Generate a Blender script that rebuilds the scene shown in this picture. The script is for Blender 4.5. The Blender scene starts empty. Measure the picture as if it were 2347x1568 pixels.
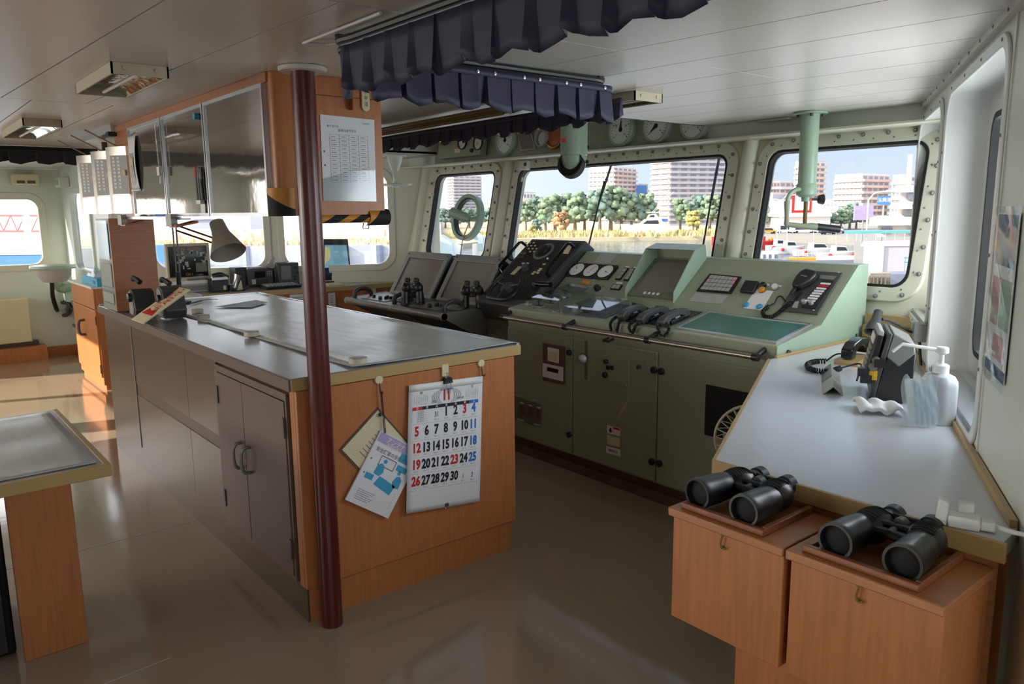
import bpy, bmesh, math, random
from mathutils import Vector as V, Matrix
random.seed(7)
SC = bpy.context.scene
COL = SC.collection
pi = math.pi
# ------------------------------------------------------------------ camera
FPX = 1771.1; CXP = 2347/2; CYP = 1568/2
PITCH = math.radians(9.73); ROLL = math.radians(-0.62); YAW = math.radians(50.7)
CAM = V((0, 0, 1.58))
cp, sp, cr, sr = math.cos(PITCH), math.sin(PITCH), math.cos(ROLL), math.sin(ROLL)
_m = Matrix(((1, 0, 0), (0, -sp, -cp), (0, cp, -sp)))
_r = Matrix(((cr, -sr, 0), (sr, cr, 0), (0, 0, 1)))
_w = Matrix(((math.cos(YAW), math.sin(YAW), 0), (-math.sin(YAW), math.cos(YAW), 0), (0, 0, 1)))
CM = _r @ _m @ _w                      # world -> right, down, forward
cd = bpy.data.cameras.new('camera'); co = bpy.data.objects.new('camera', cd); COL.objects.link(co)
cd.sensor_fit = 'HORIZONTAL'; cd.sensor_width = 36; cd.lens = FPX*36/2347; cd.clip_end = 6000; cd.clip_start = 0.02
rm = Matrix((CM[0], -CM[1], -CM[2])).transposed().to_4x4(); rm.translation = CAM
co.matrix_world = rm; SC.camera = co
# ------------------------------------------------------------------ sky, sun, exposure
SUN_EL = math.radians(26); SUN_AZ = math.radians(199)
w = bpy.data.worlds.new('sky'); SC.world = w; w.use_nodes = True
TOSUN = V((math.sin(SUN_AZ)*math.cos(SUN_EL), math.cos(SUN_AZ)*math.cos(SUN_EL), math.sin(SUN_EL)))
nt = w.node_tree; N = nt.nodes.new; LK = nt.links.new           # hazy blue sky, whiter and brighter round the sun
tcw = N('ShaderNodeTexCoord'); sx = N('ShaderNodeSeparateXYZ'); LK(tcw.outputs['Generated'], sx.inputs[0])
rw = N('ShaderNodeValToRGB'); LK(sx.outputs['Z'], rw.inputs[0]); cr0 = rw.color_ramp
cr0.elements[0].position = 0; cr0.elements[0].color = (.80, .90, 1.0, 1); cr0.elements[1].position = .6; cr0.elements[1].color = (.36, .56, .98, 1)
e_ = cr0.elements.new(.12); e_.color = (.66, .82, 1.05, 1)
dt = N('ShaderNodeVectorMath'); dt.operation = 'DOT_PRODUCT'; dt.inputs[1].default_value = TOSUN; LK(tcw.outputs['Generated'], dt.inputs[0])
mr0 = N('ShaderNodeMapRange'); mr0.inputs[1].default_value = -.5; mr0.inputs[2].default_value = 1; LK(dt.outputs['Value'], mr0.inputs[0])
pw0 = N('ShaderNodeMath'); pw0.operation = 'POWER'; pw0.inputs[1].default_value = 1.3; LK(mr0.outputs[0], pw0.inputs[0])
mx0 = N('ShaderNodeMixRGB'); mx0.inputs[2].default_value = (3.8, 3.65, 3.45, 1); LK(pw0.outputs[0], mx0.inputs[0]); LK(rw.outputs[0], mx0.inputs[1])
LK(mx0.outputs[0], nt.nodes['Background'].inputs[0]); nt.nodes['Background'].inputs[1].default_value = 1.25
sl = bpy.data.lights.new('sun', 'SUN'); sl.energy = 7.5; sl.angle = math.radians(0.6); sl.color = (1.0, .9, .76)
so = bpy.data.objects.new('sun', sl); COL.objects.link(so)
so.rotation_euler = TOSUN.to_track_quat('Z', 'Y').to_euler(); so.location = (-6, -20, 30)
# added area lamps outside starboard, after and wing windows, boosting the daylight
def area(name, loc, direction, sx, sy, power, col=(1, 1, 1)):
    l = bpy.data.lights.new(name, 'AREA'); l.shape = 'RECTANGLE'; l.size = sx; l.size_y = sy; l.energy = power; l.color = col
    o = bpy.data.objects.new(name, l); COL.objects.link(o); o.location = loc
    o.rotation_euler = V(direction).to_track_quat('-Z', 'Z').to_euler(); return o
for s_, w_ in ((.47, .7), (1.6, .95)): area('daylight_boost_starboard', V((-1.76, 4.2, 1.5))+V((.462, -.887, 0))*s_+V((.887, .462, 0))*.42, (-.887, -.462, .12), w_, .9, 15, (.96, .98, 1))
area('daylight_boost_aft', (-5.2, -4.1, 1.48), (.1, 1, -.05), 3.4, .85, 55, (1, .97, .92))
area('daylight_boost_wing', (2.2, -1.0, 1.5), (-1, .15, 0), 3.0, .95, 12, (.95, .98, 1))
vs = SC.view_settings; vs.view_transform = 'Standard'; vs.look = 'None'; vs.exposure = 0.65; vs.gamma = 1.0; vs.use_curve_mapping = False
SC.cycles.max_bounces = 10; SC.cycles.diffuse_bounces = 5; SC.cycles.transparent_max_bounces = 16
SC.cycles.caustics_reflective = False; SC.cycles.caustics_refractive = False; SC.cycles.sample_clamp_indirect = 6
# ------------------------------------------------------------------ picking points on real planes
def ray(px, py):
    return CM.transposed() @ V(((px-CXP)/FPX, (py-CYP)/FPX, 1))
def onpl(px, py, p0, n):
    d = ray(px, py); n = V(n); return CAM + d*((V(p0)-CAM).dot(n)/d.dot(n))
def AZ(px, py, z): return onpl(px, py, (0, 0, z), (0, 0, 1))
def AY(px, py, y): return onpl(px, py, (0, y, 0), (0, 1, 0))
def AX(px, py, x): return onpl(px, py, (x, 0, 0), (1, 0, 0))
def frame(o, u, v):
    u = V(u).normalized(); n = u.cross(V(v)).normalized(); v = n.cross(u)
    m = Matrix((u, v, n)).transposed().to_4x4(); m.translation = V(o); return m
def pf(fr, px, py, off=0):
    n = fr.col[2].to_3d(); p = onpl(px, py, fr.translation + n*off, n); q = fr.inverted() @ p; return (q.x, q.y)
def TR(x, y, z, rz=0): return Matrix.Translation((x, y, z)) @ Matrix.Rotation(rz, 4, 'Z')
# ------------------------------------------------------------------ materials
def lin(c): return tuple(((x/255)/12.92 if x/255 <= .04045 else ((x/255+.055)/1.055)**2.4) for x in c)
MT = {}
def mat(key, rgb, rough=.5, metal=0, noise=None, bump=None, coat=0, grain=None, spec=None, emit=None, trans=0, alpha=1):
    m = bpy.data.materials.new(key); m.use_nodes = True; n = m.node_tree; b = n.nodes['Principled BSDF']; L = n.links.new
    c = (*lin(rgb), 1); b.inputs['Base Color'].default_value = c
    b.inputs['Roughness'].default_value = rough; b.inputs['Metallic'].default_value = metal
    if coat: b.inputs['Coat Weight'].default_value = coat; b.inputs['Coat Roughness'].default_value = .08
    if spec is not None: b.inputs['Specular IOR Level'].default_value = spec
    if trans: b.inputs['Transmission Weight'].default_value = trans
    if alpha < 1: b.inputs['Alpha'].default_value = alpha
    if emit: b.inputs['Emission Color'].default_value = (*lin(emit[0]), 1); b.inputs['Emission Strength'].default_value = emit[1]
    tc = None
    def coord():
        nonlocal tc
        if tc is None: tc = n.nodes.new('ShaderNodeNewGeometry')
        return tc.outputs['Position']
    def tex(scale, detail=4, stretch=None):
        t = n.nodes.new('ShaderNodeTexNoise'); t.inputs['Scale'].default_value = scale; t.inputs['Detail'].default_value = detail
        if stretch:
            mp = n.nodes.new('ShaderNodeMapping'); mp.inputs['Scale'].default_value = stretch; L(coord(), mp.inputs[0]); L(mp.outputs[0], t.inputs['Vector'])
        else: L(coord(), t.inputs['Vector'])
        return t.outputs['Fac']
    if noise or grain:
        sc_, am, st = (noise[0], noise[1], noise[2] if len(noise) > 2 else None) if noise else (grain[0], grain[1], grain[2])
        f = tex(sc_, 5, st); rp = n.nodes.new('ShaderNodeValToRGB')
        rp.color_ramp.elements[0].position = .3; rp.color_ramp.elements[1].position = .7
        rp.color_ramp.elements[0].color = (*[x*(1-am) for x in c[:3]], 1); rp.color_ramp.elements[1].color = (*[min(1, x*(1+am)) for x in c[:3]], 1)
        L(f, rp.inputs[0]); L(rp.outputs[0], b.inputs['Base Color'])
    if bump:
        f = tex(bump[0], 3, bump[2] if len(bump) > 2 else None); bp = n.nodes.new('ShaderNodeBump')
        bp.inputs['Strength'].default_value = 1; bp.inputs['Distance'].default_value = bump[1]; L(f, bp.inputs['Height']); L(bp.outputs[0], b.inputs['Normal'])
    MT[key] = m; return m
def glassmat(key, tint, refl=.06, rough=.02):
    m = bpy.data.materials.new(key); m.use_nodes = True; n = m.node_tree; n.nodes.remove(n.nodes['Principled BSDF'])
    o = n.nodes['Material Output']; t = n.nodes.new('ShaderNodeBsdfTransparent'); t.inputs[0].default_value = (*tint, 1)
    g = n.nodes.new('ShaderNodeBsdfGlossy'); g.inputs['Roughness'].default_value = rough
    lw = n.nodes.new("ShaderNodeLayerWeight"); lw.inputs[0].default_value = .5; pw_ = n.nodes.new("ShaderNodeMath"); pw_.operation = "POWER"; pw_.inputs[1].default_value = 4; n.links.new(lw.outputs["Facing"], pw_.inputs[0])
    fr = n.nodes.new("ShaderNodeMath"); fr.operation = "MULTIPLY_ADD"; fr.inputs[1].default_value = .6; fr.inputs[2].default_value = refl; n.links.new(pw_.outputs[0], fr.inputs[0])
    mx = n.nodes.new('ShaderNodeMixShader'); n.links.new(fr.outputs[0], mx.inputs[0]); n.links.new(t.outputs[0], mx.inputs[1]); n.links.new(g.outputs[0], mx.inputs[2])
    n.links.new(mx.outputs[0], o.inputs[0]); MT[key] = m
# ------------------------------------------------------------------ mesh builder
def rrect(w_, h_, r, k=5, cx=0, cy=0):
    out = []
    for (sx, sy, a0) in ((1, 1, 0), (-1, 1, pi/2), (-1, -1, pi), (1, -1, 1.5*pi)):
        for i in range(k+1):
            a = a0 + pi/2*i/k; out.append((cx+sx*(w_/2-r)+r*math.cos(a), cy+sy*(h_/2-r)+r*math.sin(a)))
    return out
def circ(r, k=24, cx=0, cy=0): return [(cx+r*math.cos(2*pi*i/k), cy+r*math.sin(2*pi*i/k)) for i in range(k)]
class MB:
    def __init__(s, M=None): s.v = []; s.f = []; s.M = M if M is not None else Matrix()
    def add(s, vs, fs):
        o = len(s.v); s.v += [s.M @ V(p) for p in vs]; s.f += [tuple(i+o for i in q) for q in fs]; return s
    def box(s, x0, x1, y0, y1, z0, z1):
        return s.add([(x0,y0,z0),(x1,y0,z0),(x1,y1,z0),(x0,y1,z0),(x0,y0,z1),(x1,y0,z1),(x1,y1,z1),(x0,y1,z1)],
                     [(0,3,2,1),(4,5,6,7),(0,1,5,4),(1,2,6,5),(2,3,7,6),(3,0,4,7)])
    def cbox(s, x, y, z, a, b, c): return s.box(x-a/2, x+a/2, y-b/2, y+b/2, z-c/2, z+c/2)
    def hexa(s, p): return s.add(p, [(0,3,2,1),(4,5,6,7),(0,1,5,4),(1,2,6,5),(2,3,7,6),(3,0,4,7)])
    def prism(s, poly, h0, h1, axis='z'):
        k = len(poly); mp = {'z': lambda p, h: (p[0], p[1], h), 'x': lambda p, h: (h, p[0], p[1]), 'y': lambda p, h: (p[0], h, p[1])}[axis]
        return s.add([mp(p, h0) for p in poly]+[mp(p, h1) for p in poly], [tuple(range(k))[::-1], tuple(range(k, 2*k))]+[(i, (i+1) % k, k+(i+1) % k, k+i) for i in range(k)])
    def plate(s, outer, inner, h0, h1):     # plate with one hole, loops of equal count
        k = len(outer); vs = [(*p, h0) for p in outer]+[(*p, h0) for p in inner]+[(*p, h1) for p in outer]+[(*p, h1) for p in inner]; fs = []
        for i in range(k):
            j = (i+1) % k
            fs += [(i, k+i, k+j, j), (2*k+i, 2*k+j, 3*k+j, 3*k+i), (i, j, 2*k+j, 2*k+i), (k+i, 3*k+i, 3*k+j, k+j)]
        return s.add(vs, fs)
    def tube(s, pts, r, n=10, caps=True, closed=False):
        pts = [V(p) for p in pts]; m = len(pts); rs = r if isinstance(r, (list, tuple)) else [r]*m; vs = []; up = None
        for i in range(m):
            a = pts[i-1] if (i > 0 or closed) else pts[i]; b = pts[(i+1) % m] if (i < m-1 or closed) else pts[i]
            t = (b-a).normalized()
            if up is None: up = V((0, 0, 1)) if abs(t.z) < .9 else V((1, 0, 0))
            u = (up - t*up.dot(t)).normalized(); up = u; w2 = t.cross(u)
            vs += [pts[i]+(u*math.cos(2*pi*k/n)+w2*math.sin(2*pi*k/n))*rs[i] for k in range(n)]
        fs = [(i*n+k, i*n+(k+1) % n, ((i+1) % m)*n+(k+1) % n, ((i+1) % m)*n+k) for i in range(m if closed else m-1) for k in range(n)]
        if caps and not closed: fs += [tuple(range(n))[::-1], tuple(range((m-1)*n, m*n))]
        return s.add(vs, fs)
    def lathe(s, prof, k=24, M2=None):       # profile of (r, z)
        vs = []; fs = []; m = len(prof)
        for (r, z) in prof: vs += [V((max(r, 1e-5)*math.cos(2*pi*i/k), max(r, 1e-5)*math.sin(2*pi*i/k), z)) for i in range(k)]
        if M2 is not None: vs = [M2 @ p for p in vs]
        for a in range(m-1): fs += [(a*k+i, a*k+(i+1) % k, (a+1)*k+(i+1) % k, (a+1)*k+i) for i in range(k)]
        fs += [tuple(range(k))[::-1], tuple(range((m-1)*k, m*k))]
        return s.add(vs, fs)
    def ball(s, c, r, k=12, sq=(1, 1, 1)):
        vs = []; fs = []; h = k//2
        for a in range(1, h):
            t = pi*a/h
            vs += [(c[0]+r*sq[0]*math.sin(t)*math.cos(2*pi*i/k), c[1]+r*sq[1]*math.sin(t)*math.sin(2*pi*i/k), c[2]+r*sq[2]*math.cos(t)) for i in range(k)]
        for a in range(h-2): fs += [(a*k+i, (a+1)*k+i, (a+1)*k+(i+1) % k, a*k+(i+1) % k) for i in range(k)]
        vs += [(c[0], c[1], c[2]+r*sq[2]), (c[0], c[1], c[2]-r*sq[2])]; t0 = len(vs)-2
        fs += [(t0, i, (i+1) % k) for i in range(k)]+[(t0+1, (h-2)*k+(i+1) % k, (h-2)*k+i) for i in range(k)]
        return s.add(vs, fs)
    def grid(s, fn, nu, nv):
        vs = [fn(i/nu, j/nv) for j in range(nv+1) for i in range(nu+1)]
        return s.add(vs, [(j*(nu+1)+i, j*(nu+1)+i+1, (j+1)*(nu+1)+i+1, (j+1)*(nu+1)+i) for j in range(nv) for i in range(nu)])
def mesh(name, mb, mt, ang=35, solid=0):
    me = bpy.data.meshes.new(name); me.from_pydata([tuple(p) for p in mb.v], [], mb.f)
    bm = bmesh.new(); bm.from_mesh(me); bmesh.ops.remove_doubles(bm, verts=bm.verts, dist=1e-6); bmesh.ops.recalc_face_normals(bm, faces=bm.faces); bm.to_mesh(me); bm.free()
    me.polygons.foreach_set('use_smooth', [True]*len(me.polygons)); me.set_sharp_from_angle(angle=math.radians(ang))
    me.materials.append(MT[mt]); return me
WM = {}
def link(o, parent=None):
    COL.objects.link(o)
    if parent is not None: o.parent = parent
    return o
def B(name, mb, mt, parent=None, bevel=0, ang=35, solid=0, label=None):
    """one mesh object; vertices of mb are world coordinates"""
    xs = [p.x for p in mb.v]; ys = [p.y for p in mb.v]; zs = [p.z for p in mb.v]
    c = V(((min(xs)+max(xs))/2, (min(ys)+max(ys))/2, min(zs)))
    for p in mb.v: p -= c
    o = bpy.data.objects.new(name, mesh(name, mb, mt, ang)); link(o, parent)
    base = V((0, 0, 0)) if parent is None else WM[parent.name]
    o.location = c - base; WM[o.name] = c
    if solid: sm = o.modifiers.new('thickness', 'SOLIDIFY'); sm.thickness = solid; sm.offset = 0
    if bevel:
        bv = o.modifiers.new('bevel', 'BEVEL'); bv.width = bevel; bv.segments = 2; bv.limit_method = 'ANGLE'; bv.angle_limit = math.radians(40)
    if label: o['label'] = label
    return o
def INST(name, me, mtx, parent):
    """a part sharing mesh data, placed by a world matrix"""
    o = bpy.data.objects.new(name, me); link(o, parent); base = WM[parent.name]
    m = mtx.copy(); WMp = m.translation.copy(); m.translation = WMp - base; o.matrix_basis = m; WM[o.name] = WMp; return o
def T(name, label, cat, loc, group=None):
    o = bpy.data.objects.new(name, None); link(o); o.empty_display_size = .05; o.location = loc; WM[o.name] = V(loc)
    o['label'] = label; o['category'] = cat
    if group: o['group'] = group
    return o
def tag(o, label, cat, group=None):
    o['label'] = label; o['category'] = cat
    if group: o['group'] = group
    return o
def ST(o, kind='structure', label=None):
    o['kind'] = kind
    if label: o['label'] = label
    return o
def SROOT(name, loc=(0, 0, 0)):
    o = bpy.data.objects.new(name, None); link(o); o.location = loc; WM[o.name] = V(loc); o['kind'] = 'structure'; o.empty_display_size = .05; return o
def copytree(o, delta, label=None, parent=None):
    c = o.copy(); COL.objects.link(c)
    if parent is None:
        c.location = o.location + V(delta); WM[c.name] = WM[o.name] + V(delta)
        if label: c['label'] = label
    else: c.parent = parent; WM[c.name] = WM[o.name] + V(delta)
    for ch in o.children: copytree(ch, delta, None, c)
    return c
# text as flat mesh, in a frame (u right, v up)
def text(mb, s, size, M, align='CENTER', sx=1.0, bold=0, lift=.0006, ext=0):
    cu = bpy.data.curves.new('t', 'FONT'); cu.body = s; cu.size = size; cu.align_x = align; cu.align_y = 'CENTER'; cu.offset = bold; cu.resolution_u = 2; cu.extrude = ext
    ob = bpy.data.objects.new('t', cu); me = bpy.data.meshes.new_from_object(ob)
    off = len(mb.v); mb.v += [mb.M @ (M @ V((p.co.x*sx, p.co.y, p.co.z+lift))) for p in me.vertices]; mb.f += [tuple(i+off for i in q.vertices) for q in me.polygons]
    bpy.data.objects.remove(ob); bpy.data.curves.remove(cu); bpy.data.meshes.remove(me); return mb
def MZ(x, y, z=0, rz=0): return Matrix.Translation((x, y, z)) @ Matrix.Rotation(rz, 4, 'Z')
def spline(pts, n=8):
    pts = [V(p) for p in pts]; P = [pts[0]*2-pts[1]]+pts+[pts[-1]*2-pts[-2]]; out = []
    for i in range(1, len(P)-2):
        for k in range(n):
            t = k/n; a, b, c, d = P[i-1], P[i], P[i+1], P[i+2]
            out.append(.5*((2*b)+(c-a)*t+(2*a-5*b+4*c-d)*t*t+(3*b-a-3*c+d)*t*t*t))
    return out+[pts[-1]]
def coil(path, r, turns, n=10):
    """helix round a smooth path"""
    pts = spline(path, 10); L = [0]
    for a, b in zip(pts, pts[1:]): L.append(L[-1]+(b-a).length)
    out = []; N = turns*n; up = V((0, 0, 1)); j = 0
    for i in range(N+1):
        d = L[-1]*i/N
        while j < len(L)-2 and L[j+1] < d: j += 1
        t = (d-L[j])/max(1e-9, L[j+1]-L[j]); c = pts[j].lerp(pts[j+1], t); tg = (pts[j+1]-pts[j]).normalized()
        u = up-tg*up.dot(tg)
        if u.length < .1: u = V((1, 0, 0))-tg*tg.x
        u.normalize(); up = u; q = tg.cross(u); a = 2*pi*i/n; out.append(c+(u*math.cos(a)+q*math.sin(a))*r)
    return out
# ------------------------------------------------------------------ material library
mat('floor', (152, 136, 116), .13, noise=(1.3, .07), bump=(4, .0022, (1, .35, 1)), coat=.7)
mat('seam', (176, 168, 156), .4)
mat('ceil', (206, 202, 196), .3, spec=.4)
mat('ceilback', (90, 86, 82), .7)
mat('wall', (212, 217, 206), .38)
mat('wallwhite', (214, 215, 213), .3)
mat('frontwall', (214, 213, 196), .4)
mat('wood', (178, 113, 68), .38, grain=(9, .13, (9, 9, .6)))
mat('woodh', (170, 108, 68), .38, grain=(9, .13, (.6, .6, 9)))
mat('woodtop', (170, 112, 70), .35, grain=(8, .12, (1, 8, 8)))
mat('woodred', (136, 80, 50), .35, grain=(14, .2, (1, 6, 6)))
mat('tan', (176, 146, 96), .4, noise=(6, .05))
mat('islandside', (112, 96, 84), .3, .55, noise=(2, .05))
mat('islandtop', (164, 167, 170), .25, .3, noise=(3, .05))
mat('film', (188, 191, 188), .3, noise=(4, .10, (1, 3, 1)), bump=(4, .003, (1, 2.5, 1)))
mat('desk', (200, 203, 208), .24)
mat('green', (148, 154, 132), .42)
mat('greendk', (104, 110, 92), .4)
mat('palegreen', (158, 180, 158), .35)
mat('black', (33, 33, 35), .4)
mat('blackgloss', (12, 12, 14), .18)
mat('binblack', (24, 24, 26), .34, noise=(30, .1))
mat('blackmat', (14, 14, 15), .75)
mat('dkgrey', (70, 70, 70), .45)
mat('grey', (124, 124, 121), .42)
mat('greym', (132, 132, 130), .4, .3)
mat('ltgrey', (168, 168, 164), .45)
mat('beige', (196, 186, 162), .45)
mat('white', (228, 228, 226), .45)
mat('paper', (226, 226, 230), .7)
mat('cream', (214, 204, 168), .6)
mat('steel', (176, 176, 176), .25, 1)
mat('brushed', (186, 178, 168), .35, 1, noise=(4, .08, (1, 1, 14)))
mat('chrome', (205, 205, 205), .1, 1)
mat('brass', (150, 108, 56), .4, .8)
mat('alu', (200, 202, 204), .3, .9)
mat('mirror', (215, 214, 210), .06, 1, bump=(5, .01))
mat('pole', (84, 18, 16), .33, coat=.15)
mat('navy', (44, 43, 68), .62, noise=(18, .08))
mat('darkcloth', (20, 20, 24), .75)
mat('red', (196, 32, 34), .5)
mat('blue', (40, 110, 190), .5)
mat('yellow', (226, 178, 40), .5)
mat('orange', (226, 140, 40), .5)
mat('ink', (22, 22, 26), .7)
mat('inkgrey', (110, 110, 116), .7)
mat('amber', (170, 92, 40), .4)
mat('tealmat', (52, 104, 88), .38, noise=(7, .06))
mat('screen', (122, 114, 108), .16)  # lightened grey paints in the sky reflected on the radar screens
mat('screendk', (22, 26, 24), .1)
mat('posterpink', (196, 150, 150), .5)
mat('rubber', (30, 30, 30), .7)
mat('bronze', (120, 96, 50), .5)
mat('brown', (96, 76, 64), .45)
mat('cord', (16, 16, 16), .5)
mat('cyan', (70, 160, 200), .5)
mat('lilac', (176, 160, 200), .6)
mat('towel', (222, 222, 220), .9, bump=(60, .002))
glassmat('pane', (.72, .73, .735)); glassmat('pane_port', (.95, .95, .95))
glassmat('clear', (.93, .95, .95), .10)
glassmat('film_clear', (.88, .9, .9), rough=.12)
# ------------------------------------------------------------------ room shell
CEIL = 2.07
S0 = V((-1.82, 4.2, 0)); SD = V((.4784, -.8781, 0)).normalized()
P0 = V((-6.42, 4.2, 0)); PD = V((-.462, -.887, 0)).normalized()
RK = .21
FWF = frame((0, 4.2-2*RK, 0), (1, 0, 0), (0, RK, 1)); CK = 1/math.sqrt(1+RK*RK)   # v = z/CK
SWF = frame(S0, SD, (0, 0, 1)); PWF = frame(P0, -PD, (0, 0, 1))
YW = 1.68; XP = -9.95
WFF = frame((0, YW, 0), (1, 0, 0), (0, 0, 1)); WPF = frame((XP, 0, 0), (0, 1, 0), (0, 0, 1))
def holeplate(mb, u0, u1, v0, v1, h, h0, h1):
    a, b, c, d, r = h; k = 6
    inner = rrect(b-a, d-c, r, k, (a+b)/2, (c+d)/2); outer = []
    for q in ((u1, v1), (u0, v1), (u0, v0), (u1, v0)): outer += [q]*(k+1)
    mb.plate(outer, inner, h0, h1)
def wall(name, fr, u0, u1, v0, v1, holes=(), th=.06, mt='wall'):
    mb = MB(fr); cur = u0; hs = sorted(holes)
    for i, h in enumerate(hs):
        a = u0 if i == 0 else (hs[i-1][1]+h[0])/2
        b = u1 if i == len(hs)-1 else (h[1]+hs[i+1][0])/2
        holeplate(mb, a, b, v0, v1, h, -th, 0)
    if not hs: mb.box(u0, u1, v0, v1, -th, 0)
    return ST(B(name, mb, mt))
out = [(S0.x+.05, 4.3), (-.40, YW), (1.8, YW), (1.8, -1.5), (-.6, -1.5), (-.6, -4.2), (-7.2, -4.2), (-7.2, -1.5), (XP, -1.5), (XP, YW), (-7.733, YW), (P0.x-.05, 4.3)]
fl = ST(B('floor', MB().prism([(x, y) for x, y in out][::-1], -.05, 0), 'floor'), label='glossy beige vinyl floor')
for a, b in (((200, 1258), (458, 1191)), ((240, 1568), (390, 1508))):
    p, q = AZ(*a, 0), AZ(*b, 0); d = (q-p).normalized(); n_ = V((-d.y, d.x, 0))*.0025
    p = p-d*1.2
    B('seam', MB().prism([tuple((p+n_)[:2]), tuple((p-n_)[:2]), tuple((q-n_)[:2]), tuple((q+n_)[:2])], 0, .0012), 'seam', fl)
# ceiling: backing with planks as parts
ce = SROOT('ceiling', (-4, 0, CEIL))
B('backing', MB().box(-10, 1.85, -1.55, 3.27, CEIL+.012, CEIL+.03).box(-7.25, -.55, -4.25, -1.55, CEIL+.012, CEIL+.03).box(-10, -6.0, 3.27, 4.4, CEIL+.012, CEIL+.03).box(-3.03, -1.2, 3.27, 4.4, CEIL+.012, CEIL+.03), 'ceilback', ce)
B('recess', MB().box(-6.02, -3.01, 3.25, 3.27, CEIL, 2.42).box(-6.02, -6.0, 3.25, 4.4, CEIL, 2.42).box(-3.03, -3.01, 3.25, 4.4, CEIL, 2.42).box(-6.02, -3.01, 3.25, 4.4, 2.4, 2.42), 'ceil', ce)
rows = [.28+.3225*k for k in range(-14, 13)]
for y in rows:
    for (xa, xb, sl_) in ((-1.76, 1.82, .09), (-4.0, -1.76, .05), (-6.4, -4.0, 0), (-9.95, -6.4, 0)):
        fa = lambda x: y+sl_*(x+1.76)-(.05*2.24 if xb <= -4 else 0)*0
        segs = [(xa, xb)]
        if y+.2 > 3.27:
            segs = [(max(xa, l), min(xb, r_)) for l, r_ in ((-9.95, -6.0), (-3.03, 1.82)) if min(xb, r_)-max(xa, l) > .02]
            if xa == -1.76: segs = [(-1.76, -1.0)]
        if y < -1.6 and (xa > -2 or xb < -6.3): continue
        for (a, b) in segs:
            lo = fa; g = .0025
            hi = min(.3225, 4.25-y)
            if hi < .05: continue
            B('ceiling_plank', MB().prism([(a+g, lo(a+g)+g), (b-g, lo(b-g)+g), (b-g, lo(b-g)+hi-g), (a+g, lo(a+g)+hi-g)], CEIL, CEIL+.012), 'ceil', ce)
# front wall and its windows
FW = [(-6.19, -5.26, 1.15, 1.915), (-4.98, -2.93, 1.15, 1.915), (-2.67, -1.735, 1.15, 1.915)]
fwin = [(a, b, c/CK, d/CK, .09) for a, b, c, d in FW]
wf = wall('wall_front', FWF, -6.62, -1.55, 0, 2.45/CK, fwin, .08, 'frontwall')
bolt_mb = MB().lathe([(.012, 0), (.012, .003)], 12).lathe([(.009, .003), (.009, .011), (.005, .014)], 6); bolt_me = mesh('bolt', bolt_mb, 'grey')
rivet_me = mesh('rivet', MB().lathe([(.005, 0), (.005, .002), (.002, .003)], 8), 'grey')
def loop_pts(w_, h_, r, step, cx, cy):
    L = rrect(w_, h_, r, 8, cx, cy); L.append(L[0]); out = []; acc = 0
    tot = sum(math.dist(L[i], L[i+1]) for i in range(len(L)-1)); n = max(4, round(tot/step)); st = tot/n; nxt = st/2
    for i in range(len(L)-1):
        d = math.dist(L[i], L[i+1])
        while nxt <= acc+d and d > 0:
            t = (nxt-acc)/d; out.append((L[i][0]+(L[i+1][0]-L[i][0])*t, L[i][1]+(L[i+1][1]-L[i][1])*t)); nxt += st
        acc += d
    return out
WN = 0
def window(fr, a, b, c, d, r, band=.062, proud=.020, mt='frontwall', bolts=True, depth=.03, gasket=True, pane='pane', rivets=True):
    global WN; WN += 1
    w_, h_, cx, cy = b-a, d-c, (a+b)/2, (c+d)/2
    o = fr @ V((cx, c, 0)); root = SROOT('window_%d' % WN, o); k = 8
    L = lambda g, rr: rrect(w_+2*g, h_+2*g, max(.01, rr), k, cx, cy)
    B('frame', MB(fr).plate(L(band, r+band*.8), L(-.012, r-.01), -depth, proud), mt, root, bevel=.006)
    if gasket: B('gasket', MB(fr).plate(L(-.010, r-.008), L(-.026, r-.02), -depth, proud-.004), 'rubber', root)
    B('pane', MB(fr).prism(L(-.02, r-.015), -depth+.004, -depth+.012), pane, root)
    if bolts:
        for (x, y) in loop_pts(w_+2*band*.62, h_+2*band*.62, r+band*.5, .135, cx, cy): INST('bolt', bolt_me, fr @ MZ(x, y, proud), root)
        for (x, y) in loop_pts(w_+2*band*.2, h_+2*band*.2, r+band*.2, .11, cx, cy): INST('rivet', rivet_me, fr @ MZ(x, y, proud), root)
    return root
for (a, b, c, d, r) in fwin: window(FWF, a, b, c, d, r)
# half-round columns between the front windows
for x in (-6.38, -5.12, -2.80):
    m = FWF @ Matrix.Translation((x, 0, 0))
    mb = MB(m); prof = [(.055*math.cos(pi*i/12), .06*math.sin(pi*i/12)) for i in range(13)]
    mb.prism([(p[0], p[1]) for p in prof], 0, 1, 'z'); mb.v = []; mb.f = []
    vs = [(px_, v_, pz_-.012) for v_ in (.9, 1.995/CK) for (px_, pz_) in prof]; n_ = len(prof)
    mb.add(vs, [(i, i+1, n_+i+1, n_+i) for i in range(n_-1)]); B('column', mb, 'frontwall', wf)
# header: beam above the windows, gauge panel
B('beam', MB().prism([(3.98, 1.975), (4.3, 1.975), (4.3, 2.0), (3.98, 1.99)], -6.6, -1.6, 'x'), 'frontwall', wf, bevel=.004)
GPY = 4.04
GPF = frame((-4.09, GPY, 1.99), (1, 0, 0), (0, .10, 1))
B('gauge_panel', MB(GPF).box(-1.93, 1.06, 0, .45, -.02, 0), 'green', wf)
B('header', MB().box(-6.6, -6.0, 4.06, 4.1, 1.99, CEIL).box(-3.03, -1.7, 4.06, 4.1, 1.99, CEIL), 'wall', wf)
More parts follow.
